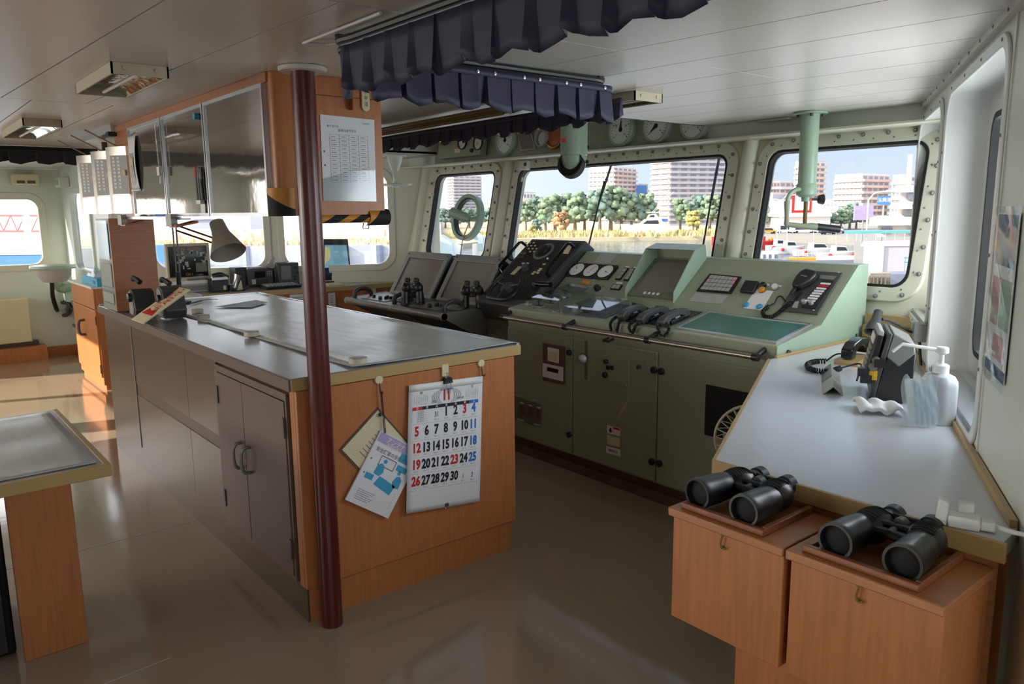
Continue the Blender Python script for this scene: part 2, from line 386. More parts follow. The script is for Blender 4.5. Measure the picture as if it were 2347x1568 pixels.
# starboard wall with two deep window recesses
SH = [(.04, .90, 1.05, 1.985, .10), (1.04, 2.16, .925, 1.995, .10)]
sw = wall('wall_starboard', SWF, -.12, 2.945, 0, CEIL, SH, .05, 'wall')
REC = .15
for (a, b, c, d, r) in SH:
    WN += 1; cx, cy, w_, h_ = (a+b)/2, (c+d)/2, b-a, d-c
    root = SROOT('window_%d' % WN, SWF @ V((cx, c, 0)))
    L = lambda g, rr: rrect(w_+2*g, h_+2*g, rr, 8, cx, cy)
    B('recess_liner', MB(SWF).plate(L(.012, r+.01), L(-.001, r), -REC, .002), 'wallwhite', root)
    B('trim_lip', MB(SWF).plate(L(.034, r+.03), L(-.004, r-.004), 0, .010), 'wallwhite', root, bevel=.004)
    B('outer_frame', MB(SWF).plate(L(.012, r+.01), L(-.085, r-.02), -REC-.01, -REC+.012), 'wallwhite', root, bevel=.004)
    B('gasket', MB(SWF).plate(L(-.083, r-.02), L(-.105, r-.035), -REC-.01, -REC+.016), 'rubber', root)
    B('pane', MB(SWF).prism(L(-.10, r-.03), -REC-.006, -REC), 'clear', root)
    B('sill_channel', MB(SWF).box(a+.06, b-.06, c+.001, c+.02, -.03, -.004).box(a+.06, b-.06, c+.001, c+.006, -.10, -.03), 'alu', root)
    for (x, y) in loop_pts(w_+.03, h_+.03, r, .3, cx, cy): INST('rivet', rivet_me, SWF @ MZ(x, y, .01), root)
B('joint_strip', MB(SWF).box(2.20, 2.215, 0, CEIL, 0, .004), 'wallwhite', sw)
B('cornice', MB(SWF).box(0.1, 2.945, CEIL-.022, CEIL, 0, .022), 'ceil', sw)
for i in range(14): INST('rivet', rivet_me, SWF @ MZ(.2+i*.2, CEIL-.011, .022), sw)
# port wall with two windows
PH = [(-1.36, -.36, 1.06, 1.95, .13), (-2.50, -1.52, 1.06, 1.95, .13)]
pw = wall('wall_port', PWF, -2.86, .12, 0, CEIL, PH, .05, 'frontwall')
for (a, b, c, d, r) in PH: window(PWF, a, b, c, d, r, band=.05, proud=.014, mt='frontwall', bolts=False, depth=.02, gasket=False, pane='pane_port')
# port wing
wall('wall_wing_front', WFF, XP-.05, -7.72, 0, CEIL, [(-9.42, -8.55, 1.0, 1.80, .12)], .05, 'wall')
window(WFF, -9.42, -8.55, 1.0, 1.80, .12, band=.05, proud=.02, mt='wall', bolts=False, gasket=False, pane='pane_port')
wall('wall_wing_port', WPF, -1.5, YW+.05, 0, CEIL, [(.55, 1.45, 1.03, 1.755, .11), (-.75, .2, 1.03, 1.755, .11)], .05, 'wall')
for a, b in ((.55, 1.45), (-.75, .2)): window(WPF, a, b, 1.03, 1.755, .11, band=.06, proud=.012, mt='frontwall', bolts=False, gasket=False, pane='pane_port')
# starboard wing, after walls (behind the photographer)
wall('wall_wing_starboard_front', WFF, -.42, 1.85, 0, CEIL, [(.1, 1.4, 1.0, 1.9, .1)], .05)
wall('wall_wing_starboard', frame((1.8, 0, 0), (0, -1, 0), (0, 0, 1)), -1.7, 1.5, 0, CEIL, [(-1.4, -.2, 1.0, 1.9, .1), (0, 1.3, 1.0, 1.9, .1)], .05)
AF = lambda y: frame((0, y, 0), (-1, 0, 0), (0, 0, 1))
wall('wall_aft_port', AF(-1.5), 7.2, 9.95, 0, CEIL, [(7.45, 8.5, 1.05, 1.5, .08), (8.6, 9.7, 1.05, 1.96, .08)], .05)
wall('wall_aft', AF(-4.2), .6, 7.2, 0, CEIL, [(2.3, 3.6, 1.05, 1.9, .08), (4.6, 5.9, 1.05, 1.9, .08)], .05)  # unseen openings, put in to let sun and sky brighten the room
wall('wall_aft_starboard', AF(-1.5), -1.85, .6, 0, CEIL, [], .05)
wall('wall_aft_side', frame((-7.2, 0, 0), (0, 1, 0), (0, 0, 1)), -4.2, -1.5, 0, CEIL, [(-3.9, -1.8, .95, 1.98, .08)], .05)
wall('wall_aft_side_starboard', frame((-.6, 0, 0), (0, -1, 0), (0, 0, 1)), 1.5, 4.2, 0, CEIL, [], .05)
# skirting of the port wing, heater plinth
ST(B('baseboard_wing', MB().box(-9.95, -7.75, YW-.02, YW, 0, .11).box(XP, XP+.02, -1.4, YW, 0, .11), 'wood'))
# ------------------------------------------------------------------ chart table (island)
IX0, IX1, IY0, IY1, IT = -5.72, -2.655, 1.14, 2.185, .976
ct = T('chart_table', 'long chart table island with wood end panel, brown laminate side and grey top', 'table', (-4.2, 1.65, 0))
B('toe_kick', MB().box(IX0+.02, IX1-.012, IY0+.012, IY1-.02, 0, .14), 'wood', ct)
B('carcass', MB().box(IX0+.005, IX1-.02, IY0+.02, IY1-.01, .14, .925), 'wood', ct)
B('end_panel', MB().box(IX1-.02, IX1, IY0, IY1, .141, .925), 'wood', ct, bevel=.003)
B('corner_post', MB().box(IX1-.06, IX1-.0205, IY0, IY0+.02, .141, .925), 'wood', ct)
for (a, b, c, d) in ((IX0, -5.035, .15, .925), (-5.03, -4.0, .555, .925), (-3.998, -3.53, .555, .925), (-5.03, -4.0, .15, .49), (-3.998, -3.53, .15, .49)):
    B('side_panel', MB().box(a+.001, b-.001, IY0+.004, IY0+.02, c, d), 'islandside', ct)
B('panel_strip', MB().box(-5.03, -3.53, IY0+.008, IY0+.02, .49, .555), 'brown', ct)
B('joint_trim', MB().box(-5.04, -5.025, IY0, IY0+.02, .15, .925), 'greym', ct)
B('skirting_strip', MB().box(IX0, IX1-.012, IY0+.004, IY0+.012, .0, .15), 'islandside', ct)
B('door_frame', MB().box(-3.525, -3.49, IY0-.008, IY0+.02, .15, .905).box(-2.745, -2.73, IY0-.008, IY0+.02, .15, .905).box(-3.49, -2.745, IY0-.008, IY0+.02, .875, .905).box(-3.49, -2.745, IY0-.008, IY0+.02, .15, .165), 'brown', ct)
for (a, b, hx) in ((-3.487, -3.187, -3.235), (-3.183, -2.748, -3.145)):
    dr = B('door', MB().box(a, b, IY0-.012, IY0+.018, .168, .872), 'brown', ct, bevel=.002)
    hy = IY0-.012
    B('handle', MB().tube(spline([(hx, hy, .60), (hx, hy-.022, .597), (hx, hy-.034, .57), (hx, hy-.034, .52), (hx, hy-.022, .492), (hx, hy, .489)], 5), .0075, 8), 'greym', dr)
    hx2 = a+.004 if a < -3.3 else b-.004
    for z in (.28, .77): B('hinge', MB().box(hx2-.008, hx2+.008, hy-.006, hy, z-.04, z+.04), 'dkgrey', dr)
B('table_top', MB().box(IX0-.03, -2.652, 1.118, 2.222, .93, IT), 'islandtop', ct, bevel=.006)
B('edge_band', MB().box(-2.6525, -2.646, 1.122, 2.218, .929, IT-.002), 'tan', ct, bevel=.002)
B('edge_band', MB().box(IX0-.03, -2.652, 1.1135, 1.1185, .929, IT-.002), 'brown', ct)
B('lipping', MB().box(IX0-.025, -2.66, 2.204, 2.222, IT, IT+.006).box(IX0-.03, IX0-.012, 1.125, 2.222, IT, IT+.006), 'alu', ct)
def flat(name, pts, z, th, mt, parent=None, **k): return B(name, MB().prism([(p[0], p[1]) for p in pts], z, z+th, 'z'), mt, parent, **k)
# chart film: gently wavy sheets under clear plastic
def sheet(name, x0, x1, y0, y1, z, label, amp=.003):
    mb = MB().grid(lambda a, b: (x0+(x1-x0)*a, y0+(y1-y0)*b, z+.001+amp*(1+math.sin(a*23+b*4)*math.sin(b*3+a*5))*(.35+.65*abs(2*b-1)**2)), 60, 16)
    o = B(name, mb, 'film', solid=.0008); return tag(o, label, 'chart', 'chart sheets on the chart table')
sheet('chart_sheet', -4.47, -2.67, 1.385, 2.20, IT+.002, 'large grey film-covered chart sheet covering the near half of the chart table')
sheet('chart_sheet', -5.68, -4.36, 1.375, 2.195, IT+.0005, 'grey film-covered chart sheet on the far half of the chart table', .002)
tag(flat('note_paper', [AZ(492, 707, IT), AZ(576, 708, IT), AZ(613, 697, IT), AZ(587, 691, IT)], IT+.009, .0015, 'paper'), 'blank white sheet of paper lying on the far chart', 'paper')
def puck(px, py, r, label):
    p = AZ(px, py, IT); z = IT+.0075
    t = T('paperweight', label, 'paperweight', (p.x, p.y, z), 'round chart weights')
    m = Matrix.Translation((p.x, p.y, z))
    B('body', MB(m).lathe([(r*.96, 0), (r, .002), (r, .017)], 32), 'beige', t); B('felt_top', MB(m).lathe([(r*.98, .017), (r*.96, .022), (r*.88, .0225)], 32), 'ltgrey', t)
puck(453, 719, .034, 'round beige chart weight, farthest of the four, by the dividers')
puck(467, 733, .034, 'round beige chart weight beside the black radio set')
puck(577, 773, .036, 'round beige chart weight holding the loose chart edge mid-table')
puck(821, 836, .037, 'round beige chart weight at the near edge right of the red pole')
# dividers
p, q = AZ(436, 701, IT), AZ(462, 694, IT); q2 = AZ(500, 691, IT)
t = T('pen', 'dark slim drawing pen with a thin cord lying by the white paper', 'pen', (p.x, p.y, IT+.008)); z = V((0, 0, .0145))
B('barrel', MB().tube([p+z, p.lerp(q, .3)+z, q+z], [.002, .0055, .006], 8), 'dkgrey', t); B('cord', MB().tube(spline([q+z, q.lerp(q2, .4)+z*1.3, q2+z], 6), .002, 6), 'dkgrey', t)
# tall wooden partition box at the far end of the chart table
pt = T('wooden_partition', 'tall wooden pedestal standing on the far end of the chart table', 'cabinet', (-5.38, 1.3, IT))
B('core', MB().box(-5.55, -5.215, 1.135, 1.365, IT+.0075, 1.55), 'wood', pt); B('front_panel', MB().box(-5.215, -5.20, 1.115, 1.37, IT+.0075, 1.55), 'woodh', pt, bevel=.003)
B('side_plate', MB().box(-5.56, -5.215, 1.118, 1.135, IT+.0075, 1.55), 'greym', pt)
for z0, z1 in ((1.30, 1.54), (1.12, 1.29), (1.02, 1.11)):
    B('clear_pocket', MB().box(-5.53, -5.24, 1.108, 1.112, z0, z1), 'film_clear', pt); B('pocket_sheet', MB().box(-5.52, -5.25, 1.113, 1.1165, z0+.01, z1-.02), 'paper' if z0 < 1.3 else 'cyan', pt)
# two radio sets on the table beside it
def radio_set(x, y, label, knobside=True, s=1.0):
    t = T('radio_set', label, 'radio', (x, y, IT+.0075), 'black radio sets on the chart table'); m = TR(x, y, IT+.0075)
    prof = [(-.075*s, 0), (.06*s, 0), (.085*s, .05*s), (.035*s, .185*s), (-.02*s, .20*s), (-.075*s, .185*s)]
    B('case', MB(m).prism([(q_[0], q_[1]) for q_ in prof], -.06, .06, 'y'), 'dkgrey', t, bevel=.006)
    B('side_plate', MB(m).prism([(q_[0]*.8, .012+q_[1]*.86) for q_ in prof], -.065, -.06, 'y'), 'grey', t)
    B('knob', MB(m @ Matrix.Translation((.01, -.065, .11)) @ Matrix.Rotation(pi/2, 4, 'X')).lathe([(.028, 0), (.026, .018), (.02, .02)], 20), 'black', t)
    B('handset', MB(m).tube(spline([(-.05, -.03, .21), (-.02, -.035, .225), (.03, -.03, .215), (.06, -.02, .20)], 5), [.014]*5+[.012]*5+[.016]*6, 8), 'black', t)
    return t
radio_set(-4.70, 1.30, 'black radio set with side knob nearest the pole, label board leaning on it', s=.92)
radio_set(-4.93, 1.20, 'black radio set tucked against the wooden pedestal behind the label board', s=.78)
# label board with red writing leaning on the radio
a, b = AZ(303, 738, IT), AZ(330, 748, IT); top = AX(372, 672, -4.78); topr = AX(396, 676, -4.76)
LBF = frame((a+b)/2+V((0, 0, .012)), (b-a), (top+topr)/2-(a+b)/2); hgt = ((top+topr)/2-(a+b)/2).length; wd = (b-a).length
lb = T('label_board', 'pale wooden label board with red writing leaning against the black radio', 'sign', (a.x, a.y, IT+.008))
B('board', MB(LBF).prism([(-wd/2, 0), (wd/2, 0), (wd/2, hgt), (-wd/2, hgt)], 0, .006), 'cream', lb)
mb = MB(LBF)
for i, s_ in enumerate(('使用中', '注意')): text(mb, s_, wd*.34, Matrix.Translation((wd*(.18-.36*i), hgt*.62, .0062)) @ Matrix.Rotation(pi/2, 4, 'Z'))
mb.prism([(-wd*.42, hgt*.2), (wd*.42, hgt*.2), (wd*.3, hgt*.36), (0, hgt*.3), (-wd*.3, hgt*.36)], .0062, .0068)
B('red_writing', mb, 'red', lb)
mat('shadegrey', (150, 143, 130), .5)
# articulated desk lamp
lp = T('desk_lamp', 'grey articulated desk lamp with wide cone shade above the monitor', 'lamp', (-5.42, 1.72, IT))
el = AX(399, 516, -5.42); e0 = V((-5.42, el.y, IT+.0075)); sh = AX(487, 545, -5.25)
B('base', MB(Matrix.Translation(e0)).lathe([(.07, 0), (.07, .012), (.02, .02), (.014, .05)], 28), 'dkgrey', lp)
for dy in (-.011, .011): B('lower_arm', MB().tube([e0+V((0, dy, .04)), el+V((0, dy, -.01))], .005, 8), 'greym', lp)
B('spring_sleeve', MB().tube([e0+V((0, 0, .04)), e0.lerp(el, .4)], .014, 10), 'black', lp)
B('elbow', MB().tube(spline([el+V((-.005, -.02, .06)), el+V((0, -.012, .02)), el+V((.01, .02, -.005))], 5), .014, 8), 'dkgrey', lp)
for dz in (0, -.035): B('upper_arm', MB().tube([el+V((.005, .01, dz)), sh+V((0, 0, dz))], .006, 8), 'dkgrey', lp)
ax = V((.56, .08, -.85)).normalized(); hd = AX(499, 520, -5.25)+V((0, 0, .01))
mm = ax.to_track_quat('Z', 'Y').to_matrix().to_4x4(); mm.translation = hd-ax*.03
B('lamp_shade', MB(mm).lathe([(.028, 0), (.047, .008), (.052, .06), (.058, .10), (.115, .24), (.117, .245), (.113, .243), (.056, .104), (.05, .06), (.045, .014)], 40), 'shadegrey', lp)
B('bulb_socket', MB(mm).lathe([(.022, .012), (.022, .07), (.03, .10), (.026, .13)], 16), 'white', lp)
B('ball_joint', MB().ball(tuple(sh+V((0, .02, -.01))), .02), 'steel', lp)
# ------------------------------------------------------------------ hooks, calendar and booklets on the end panel
EX = IX1+.0005
ENF = frame((EX, 1.65, 0), (0, 1, 0), (0, 0, 1))
def hook(px, py, round_=True, label=''):
    u, v = pf(ENF, px, py); t = T('wall_hook', label, 'hook', ENF @ V((u, v, 0)), 'cream hooks on the chart table end'); m = ENF @ MZ(u, v)
    if round_: B('disc', MB(m).lathe([(.0185, 0), (.0185, .006), (.016, .009)], 28), 'cream', t)
    else: B('plate', MB(m).prism(rrect(.034, .052, .004), 0, .01), 'cream', t, bevel=.002)
    B('hook_wire', MB(m).tube(spline([(0, -.012, .007), (0, -.035, .012), (0, -.05, .014), (0, -.054, .024), (.002, -.046, .030)], 5), .0028, 6), 'dkgrey' if round_ else 'steel', t)
    return u, v
h1 = hook(867, 870, True, 'round cream hook holding the cord of the hanging booklets')
h2 = hook(1018, 848, False, 'square cream hook holding the calendar clip')
h3 = hook(1101, 832, True, 'empty round cream hook at the right of the calendar')
ca = T('wall_calendar', 'white month calendar with large black, red and blue dates on the wooden end panel', 'calendar', (EX, 1.8, .30))
tl, tr = pf(ENF, 937, 885), pf(ENF, 1106, 863); bl, br = pf(ENF, 931, 1178), pf(ENF, 1099, 1150)
def cal(u, v, l=0):                         # u 0..1 from left, v 0..1 downward; paper bellies out towards the foot
    a_ = (tl[0]+(tr[0]-tl[0])*u, tl[1]+(tr[1]-tl[1])*u); b_ = (bl[0]+(br[0]-bl[0])*u, bl[1]+(br[1]-bl[1])*u)
    dep = .010+.014*math.sin(pi*max(0, min(1, v))**1.5*.9)+.006*math.sin(u*3+1)*v
    x_ = a_[0]+(b_[0]-a_[0])*v; y_ = a_[1]+(b_[1]-a_[1])*v
    k = 1-(dep+l)/3.0; cu_, cv_ = (0-1.65), 1.58       # hold the silhouette of the measured outline
    return V((x_+(cu_-x_)*(dep+l)/2.66, y_+(cv_-y_)*(dep+l)/2.66, dep+l))
mb = MB(ENF).grid(lambda u, v: cal(u, v), 12, 24); B('sheet', mb, 'paper', ca, solid=.0012)
mb = MB(ENF).grid(lambda u, v: cal(u*.985, v*.995, -.006), 8, 16); B('under_sheets', mb, 'white', ca, solid=.002)
mb = MB(ENF).grid(lambda u, v: cal(u, v*.055-.004, .002), 8, 2); B('binding_strip', mb, 'white', ca, solid=.002)
def ctext(mb, s, u, v, size, sx=.62, bold=.0011):
    o_ = cal(u, v, .0015); e_ = (cal(u+.02, v, .0015)-o_).normalized(); f_ = -(cal(u, v+.02, .0015)-o_).normalized()
    text(mb, s, size, frame(o_, e_, f_), sx=sx, bold=bold, lift=.0003)
def cquad(mb, u0, u1, v0, v1, l=.0012): mb.grid(lambda a_, b_: cal(u0+(u1-u0)*a_, v0+(v1-v0)*b_, l), 3, 1)
cols = [.115+.128*i for i in range(7)]; rws = [.235+.1305*i for i in range(5)]
K = {'ink': MB(ENF), 'red': MB(ENF), 'blue': MB(ENF), 'inkgrey': MB(ENF), 'white': MB(ENF)}
cquad(K['red'], .05, .178, .172, .197); cquad(K['ink'], .18, .818, .172, .197); cquad(K['blue'], .82, .945, .172, .197)
for i, s_ in enumerate('日月火水木金土'): ctext(K['white'], s_, cols[i], .185, .0125, 1, .0002)
day = 1
grid_ = [[None, None, ('31', 'inkgrey'), ('1', 'ink'), ('2', 'ink'), ('3', 'red'), ('4', 'blue')]]
for r_ in range(4):
    row = []
    for c_ in range(7):
        n_ = 5+7*r_+c_
        row.append((str(n_), 'red' if c_ == 0 or n_ == 23 else 'blue' if c_ == 6 else 'ink') if n_ <= 30 else (str(n_-30), 'inkgrey' if c_ == 5 else 'blue'))
    grid_.append(row)
for r_ in range(5):
    for c_ in range(7):
        if not grid_[r_][c_]: continue
        s_, k_ = grid_[r_][c_]; small = (r_ == 0 and c_ == 2) or (r_ == 4 and c_ > 4)
        nb = MB(ENF); ctext(nb, s_, cols[c_], rws[r_]+(.012 if small else 0), .030 if small else .055, .75 if small else .76, .0005 if small else .0022); B('numeral', nb, k_, ca)
        ctext(K['inkgrey'], '先勝 一日', cols[c_], rws[r_]+.052, .0055, 1, 0)
ctext(K['red'], '11', .5, .108, .062, .72, .003)
ctext(K['inkgrey'], '2023', .33, .148, .016, .8, .0002); ctext(K['inkgrey'], '令和5年', .69, .143, .012, .9, .0002); ctext(K['blue'], 'NOVEMBER', .5, .062, .011, 1.2, .0002)
for (u_, mm_) in ((.16, '10'), (.85, '12')):
    ctext(K['ink'], mm_, u_, .067, .016, .8, .0002)
    for r_ in range(6):
        for c_ in range(7): ctext(K['red' if c_ == 0 else 'inkgrey'], str((r_*7+c_) % 31+1), u_-.083+.0275*c_, .086+.0135*r_, .0075, .8, 0)
for i in range(8): cquad(K['inkgrey'], .05+.128*i-.0012, .05+.128*i+.0012, .197, .83, .0009)
for i in range(6): cquad(K['inkgrey'], .05, .945, .1745+.1305*(i)+.0-.0006 if i else .1975, (.1745+.1305*i+.0008) if i else .1985, .0009)
for k in range(6): ctext(K['inkgrey'], '・月行事予定 ーーー', .18, .212+.015*k, .007, .9, 0)
mbs = MB(ENF)
for k in range(4):
    for sgn in (-1, 1): mbs.grid(lambda a_, b_: cal(.5+sgn*(.10+.028*k+.016*b_)*math.cos((a_-.5)*2.6), .115+.062*math.sin((a_-.5)*2.6), .001), 8, 1)
B('grey_arcs', mbs, 'ltgrey', ca)
for k_, nm in (('ink', 'black_print'), ('red', 'red_print'), ('blue', 'blue_print'), ('inkgrey', 'grey_print'), ('white', 'white_print')): B(nm, K[k_], k_, ca)['kind'] = 'stuff'
m = ENF @ Matrix.Translation(cal(.5, .0, .0))
bc = T('binder_clip', 'black binder clip hanging the calendar from the square hook', 'clip', ENF @ V((.15, .85, .01)))
B('clip_body', MB(m).prism([(-.022, -.008), (.022, -.008), (.017, .016), (-.017, .016)], -.006, .012), 'black', bc)
B('clip_wire', MB(m).tube([(-.012, .0, .013), (-.008, -.05, .012), (.008, -.05, .012), (.012, 0, .013)], .0014, 6).tube([(-.008, .012, .002), (-.006, .036, .004), (.006, .036, .004), (.008, .012, .002)], .0014, 6), 'steel', bc)
m = ENF @ Matrix.Translation(cal(.53, .985, .0)); fc = T('binder_clip', 'tiny grey clip gripping the lower edge of the calendar', 'clip', m.translation)
B('clip_body', MB(m).prism([(-.009, -.004), (.009, -.004), (.008, .01), (-.008, .01)], -.004, .006), 'dkgrey', fc); B('clip_wire', MB(m).tube([(-.005, -.004, 0), (-.006, -.016, .003), (.006, -.016, .003), (.005, -.004, 0)], .0013, 6), 'steel', fc)
# cream document folder and booklet
def board(corner, right_px, left_px, l):
    pass
Tc = pf(ENF, 865, 935); La = pf(ENF, 779, 1030); av = V((La[0]-Tc[0], La[1]-Tc[1], 0)); bv_ = V((-av.y, av.x, 0)).normalized()
if bv_.x < 0: bv_ = -bv_
CF = ENF @ frame((Tc[0], Tc[1], .004), av, bv_)  # u toward left corner, v toward right corner
fo = T('document_folder', 'cream document in a brown folder hanging tilted behind the booklet', 'folder', ENF @ V((La[0], La[1]-.2, .004)))
al = av.length
B('folder', MB(CF).box(-.002, al+.004, -.002, .315, -.003, 0), 'brown', fo); sgn = 1
nrm = CF.col[2].to_3d().dot(ENF.col[2].to_3d())
zz = (.0005, .0015) if nrm > 0 else (-.0045, -.0035)
B('cream_sheet', MB(CF).box(.006, al-.004, .006, .305, *zz), 'cream', fo)
mb = MB(CF)
for k in range(7): mb.box(.06+.018*k, .063+.018*k, .07, .07+(.13 if k % 3 else .17), zz[1] if nrm > 0 else zz[0]-.0006, (zz[1]+.0006) if nrm > 0 else zz[0])
B('text_lines', mb, 'inkgrey', fo)
BT = pf(ENF, 875, 988); BL = pf(ENF, 787, 1143); BR = pf(ENF, 885, 1186)
uv = V((BR[0]-BL[0], BR[1]-BL[1], 0)); vv = V((BT[0]-BL[0], BT[1]-BL[1], 0)); BW, BH = uv.length, vv.length
BF = ENF @ frame((BL[0], BL[1], .012), uv, vv)
bk = T('booklet', 'white booklet with lilac header and blue office drawing hanging on a black cord', 'booklet', ENF @ V((BL[0], BR[1], .012)))
B('pages', MB(BF).box(0, BW, 0, BH, -.004, .004), 'paper', bk)
B('header_band', MB(BF).box(.004, BW-.003, BH*.86, BH-.003, .004, .0046), 'lilac', bk); B('side_patch', MB(BF).box(BW*.62, BW-.003, BH*.74, BH*.86, .004, .0045), 'cyan', bk)
mb = MB(BF); text(mb, 'アンテナ', BW*.11, MZ(BW*.42, BH*.925, .0046), bold=.0004); text(mb, '事務所案内', BW*.07, MZ(BW*.42, BH*.87, .0046)); B('white_title', mb, 'white', bk)
mb = MB(BF); text(mb, '安全講習の手引き', BW*.085, MZ(BW*.42, BH*.765, .004), bold=.0003)
for k in range(6): mb.box(.03, .03+BW*(.38-.04*(k % 3)), BH*(.20-.026*k), BH*(.206-.026*k), .004, .0045)
for k in range(6): mb.box(BW*.88, BW*.9, BH*(.32-.04*k), BH*(.325-.04*k), .004, .0045)
for v_ in (.42, .62): mb.lathe([(.004, .004), (.004, .0045)], 12, MZ(.018, BH*v_))
mb.plate([(BW*.26, BH*.58), (BW*.62, BH*.58), (BW*.62, BH*.72), (BW*.26, BH*.72)], [(BW*.275, BH*.592), (BW*.605, BH*.592), (BW*.605, BH*.708), (BW*.275, BH*.708)], .004, .0045)
B('print', mb, 'inkgrey', bk)
mb = MB(BF)
for (cx_, cy_, s_) in ((.36, .56, 1), (.80, .50, -1)):      # two seated figures at a desk
    mb.prism([(BW*(cx_+.10*s_*q_[0]), BH*(cy_+.11*q_[1])) for q_ in ((-1, -.9), (.3, -1), (.9, -.4), (.5, .4), (-.2, .6), (-.9, .2))], .0041, .0046)
    mb.lathe([(BW*.04, .0041), (BW*.04, .0046)], 14, MZ(BW*(cx_+.03*s_), BH*(cy_+.10)))
mb.prism([(BW*.36, BH*.33), (BW*.78, BH*.28), (BW*.82, BH*.42), (BW*.42, BH*.46)], .0041, .0046)
mb.box(BW*.66, BW*.9, BH*.62, BH*.70, .0041, .0046); mb.box(BW*.12, BW*.30, BH*.36, BH*.44, .0041, .0046)
B('blue_drawing', mb, 'cyan', bk)
hp = ENF @ V((h1[0], h1[1]-.045, .016)); bp = ENF @ V((BT[0]+.004, BT[1]-.006, .017))
B('cord', MB().tube([hp, bp+V((0, -.002, 0)), bp+V((0, .004, 0)), hp+V((0, .004, 0))], .0018, 6), 'black', bk); B('knot', MB().ball(tuple(hp.lerp(bp, .55)+V((-.004, -.010, 0))), .008, 8), 'black', bk)
# ------------------------------------------------------------------ red pole
po = T('support_pole', 'glossy dark red steel pole standing in front of the chart table corner', 'pole', (-2.60, 1.21, 0)); m = Matrix.Translation((-2.60, 1.21, 0))
B('shaft', MB(m).lathe([(.0405, 0), (.0405, CEIL-.016)], 40), 'pole', po); B('ceiling_flange', MB(m).lathe([(.078, CEIL-.016), (.082, CEIL-.012), (.082, CEIL-.002)], 40), 'ceil', po)
# ------------------------------------------------------------------ overhead cabinet with whiteboards
oc = T('overhead_cabinet', 'wooden overhead cabinet with whiteboard doors hanging above the chart table', 'cabinet', (-3.9, 1.35, 1.56))
OB = 1.565
B('carcass', MB().box(-5.0, -2.745, 1.145, 1.58, OB, CEIL-.001), 'woodh', oc)
B('corner_post', MB().prism([(-2.745, 1.145)]+[(-2.745+.028*math.sin(a_*pi/12), 1.173-.028*math.cos(a_*pi/12)) for a_ in range(7)]+[(-2.717, 1.30), (-2.745, 1.30)], OB, CEIL-.001), 'wood', oc)
B('end_panel', MB().box(-2.745, -2.716, 1.30, 1.58, OB, CEIL-.07), 'wood', oc); B('end_rail', MB().box(-2.745, -2.716, 1.30, 1.58, CEIL-.068, CEIL-.001), 'wood', oc)
B('top_rail', MB().box(-5.0, -2.75, 1.138, 1.145, 2.035, CEIL-.001), 'woodh', oc)
mat('wboard', (150, 143, 136), .06, .75, bump=(9, .0004))
for (a, b) in ((-3.40, -2.765), (-4.01, -3.41), (-4.63, -4.02)):
    d_ = B('board_door', MB().box(a+.012, b-.012, 1.132, 1.145, OB+.012, 2.02), 'wboard', oc)
    B('frame_rail', MB().box(a, a+.014, 1.126, 1.145, OB, 2.032).box(b-.014, b, 1.126, 1.145, OB, 2.032).box(a+.014, b-.014, 1.126, 1.145, OB, OB+.014).box(a+.014, b-.014, 1.126, 1.145, 2.018, 2.032), 'alu', d_)
WBY = 1.131
WBF = frame((0, WBY, 0), (1, 0, 0), (0, 0, 1))
def wb(px, py): return pf(WBF, px, py)
pens = [(456, 383, 'red', 'marker pen with red cap clipped to the whiteboard'), (461, 384, 'black', 'black marker pen between two others on the whiteboard'), (466, 386, 'black', 'black marker pen nearest the board frame on the whiteboard')]
for i, (px, py, k_, lb_) in enumerate(pens):
    u, v = wb(px, py); t = T('marker_pen', lb_, 'pen', (u, WBY-.01, 1.63), 'marker pens on the whiteboard')
    B('barrel', MB().tube([(u+.004*i, WBY-.013, 1.635), (u, WBY-.013, v-.045)], .008, 10), 'black', t); B('cap', MB().tube([(u, WBY-.013, v-.045), (u, WBY-.013, v)], .009, 10), 'red' if k_ == 'red' else 'blackgloss', t)
u, v = wb(467, 460); tag(B('pen_tray', MB().box(u-.035, u+.022, WBY-.022, WBY-.0006, 1.618, 1.634).box(u-.035, u+.022, WBY-.004, WBY-.0006, 1.57, 1.634), 'white'), 'white pen holder stuck to the whiteboard under the markers', 'pen holder')
u, v = wb(455, 267); tag(B('magnet', MB(frame((u, WBY-.0006, v), (1, 0, 0), (0, 0, 1))).lathe([(.014, 0), (.012, .01), (.014, .02)], 20), 'cyan'), 'small blue round magnet high on the whiteboard', 'magnet')
pa, pb = wb(300, 300), wb(327, 430)
po_ = T('poster_strip', 'narrow printed poster with pale blue drawing on the leftmost whiteboard', 'poster', (pa[0], WBY, pb[1]))
B('sheet', MB().grid(lambda a_, b_: (-4.62+.155*a_, WBY-.006-.03*b_*(a_*.6+.2)*(1-b_)*2, 1.985-.275*b_), 6, 10), 'paper', po_, solid=.001)
B('blue_print', MB().grid(lambda a_, b_: (-4.60+.10*a_, WBY-.0085-.03*b_*(a_*.6+.2)*(1-b_)*2, 1.93-.20*b_), 5, 6), 'ltgrey', po_); B('yellow_patch', MB().box(-4.55, -4.50, WBY-.022, WBY-.021, 1.83, 1.87), 'cream', po_)
B('magnet_bar', MB().box(-4.62, -4.465, WBY-.012, WBY-.003, 1.700, 1.708), 'steel', po_)
tb = T('clear_tube', 'clear plastic tube with a white label hanging on the board frame', 'tube', (-4.03, WBY, 1.75)); B('tube', MB().tube([(-4.035, WBY-.014, 2.00), (-4.02, WBY-.014, 1.72)], .014, 12), 'clear', tb); B('label_card', MB().box(-4.045, -4.005, WBY-.03, WBY-.028, 1.76, 1.80), 'white', tb)
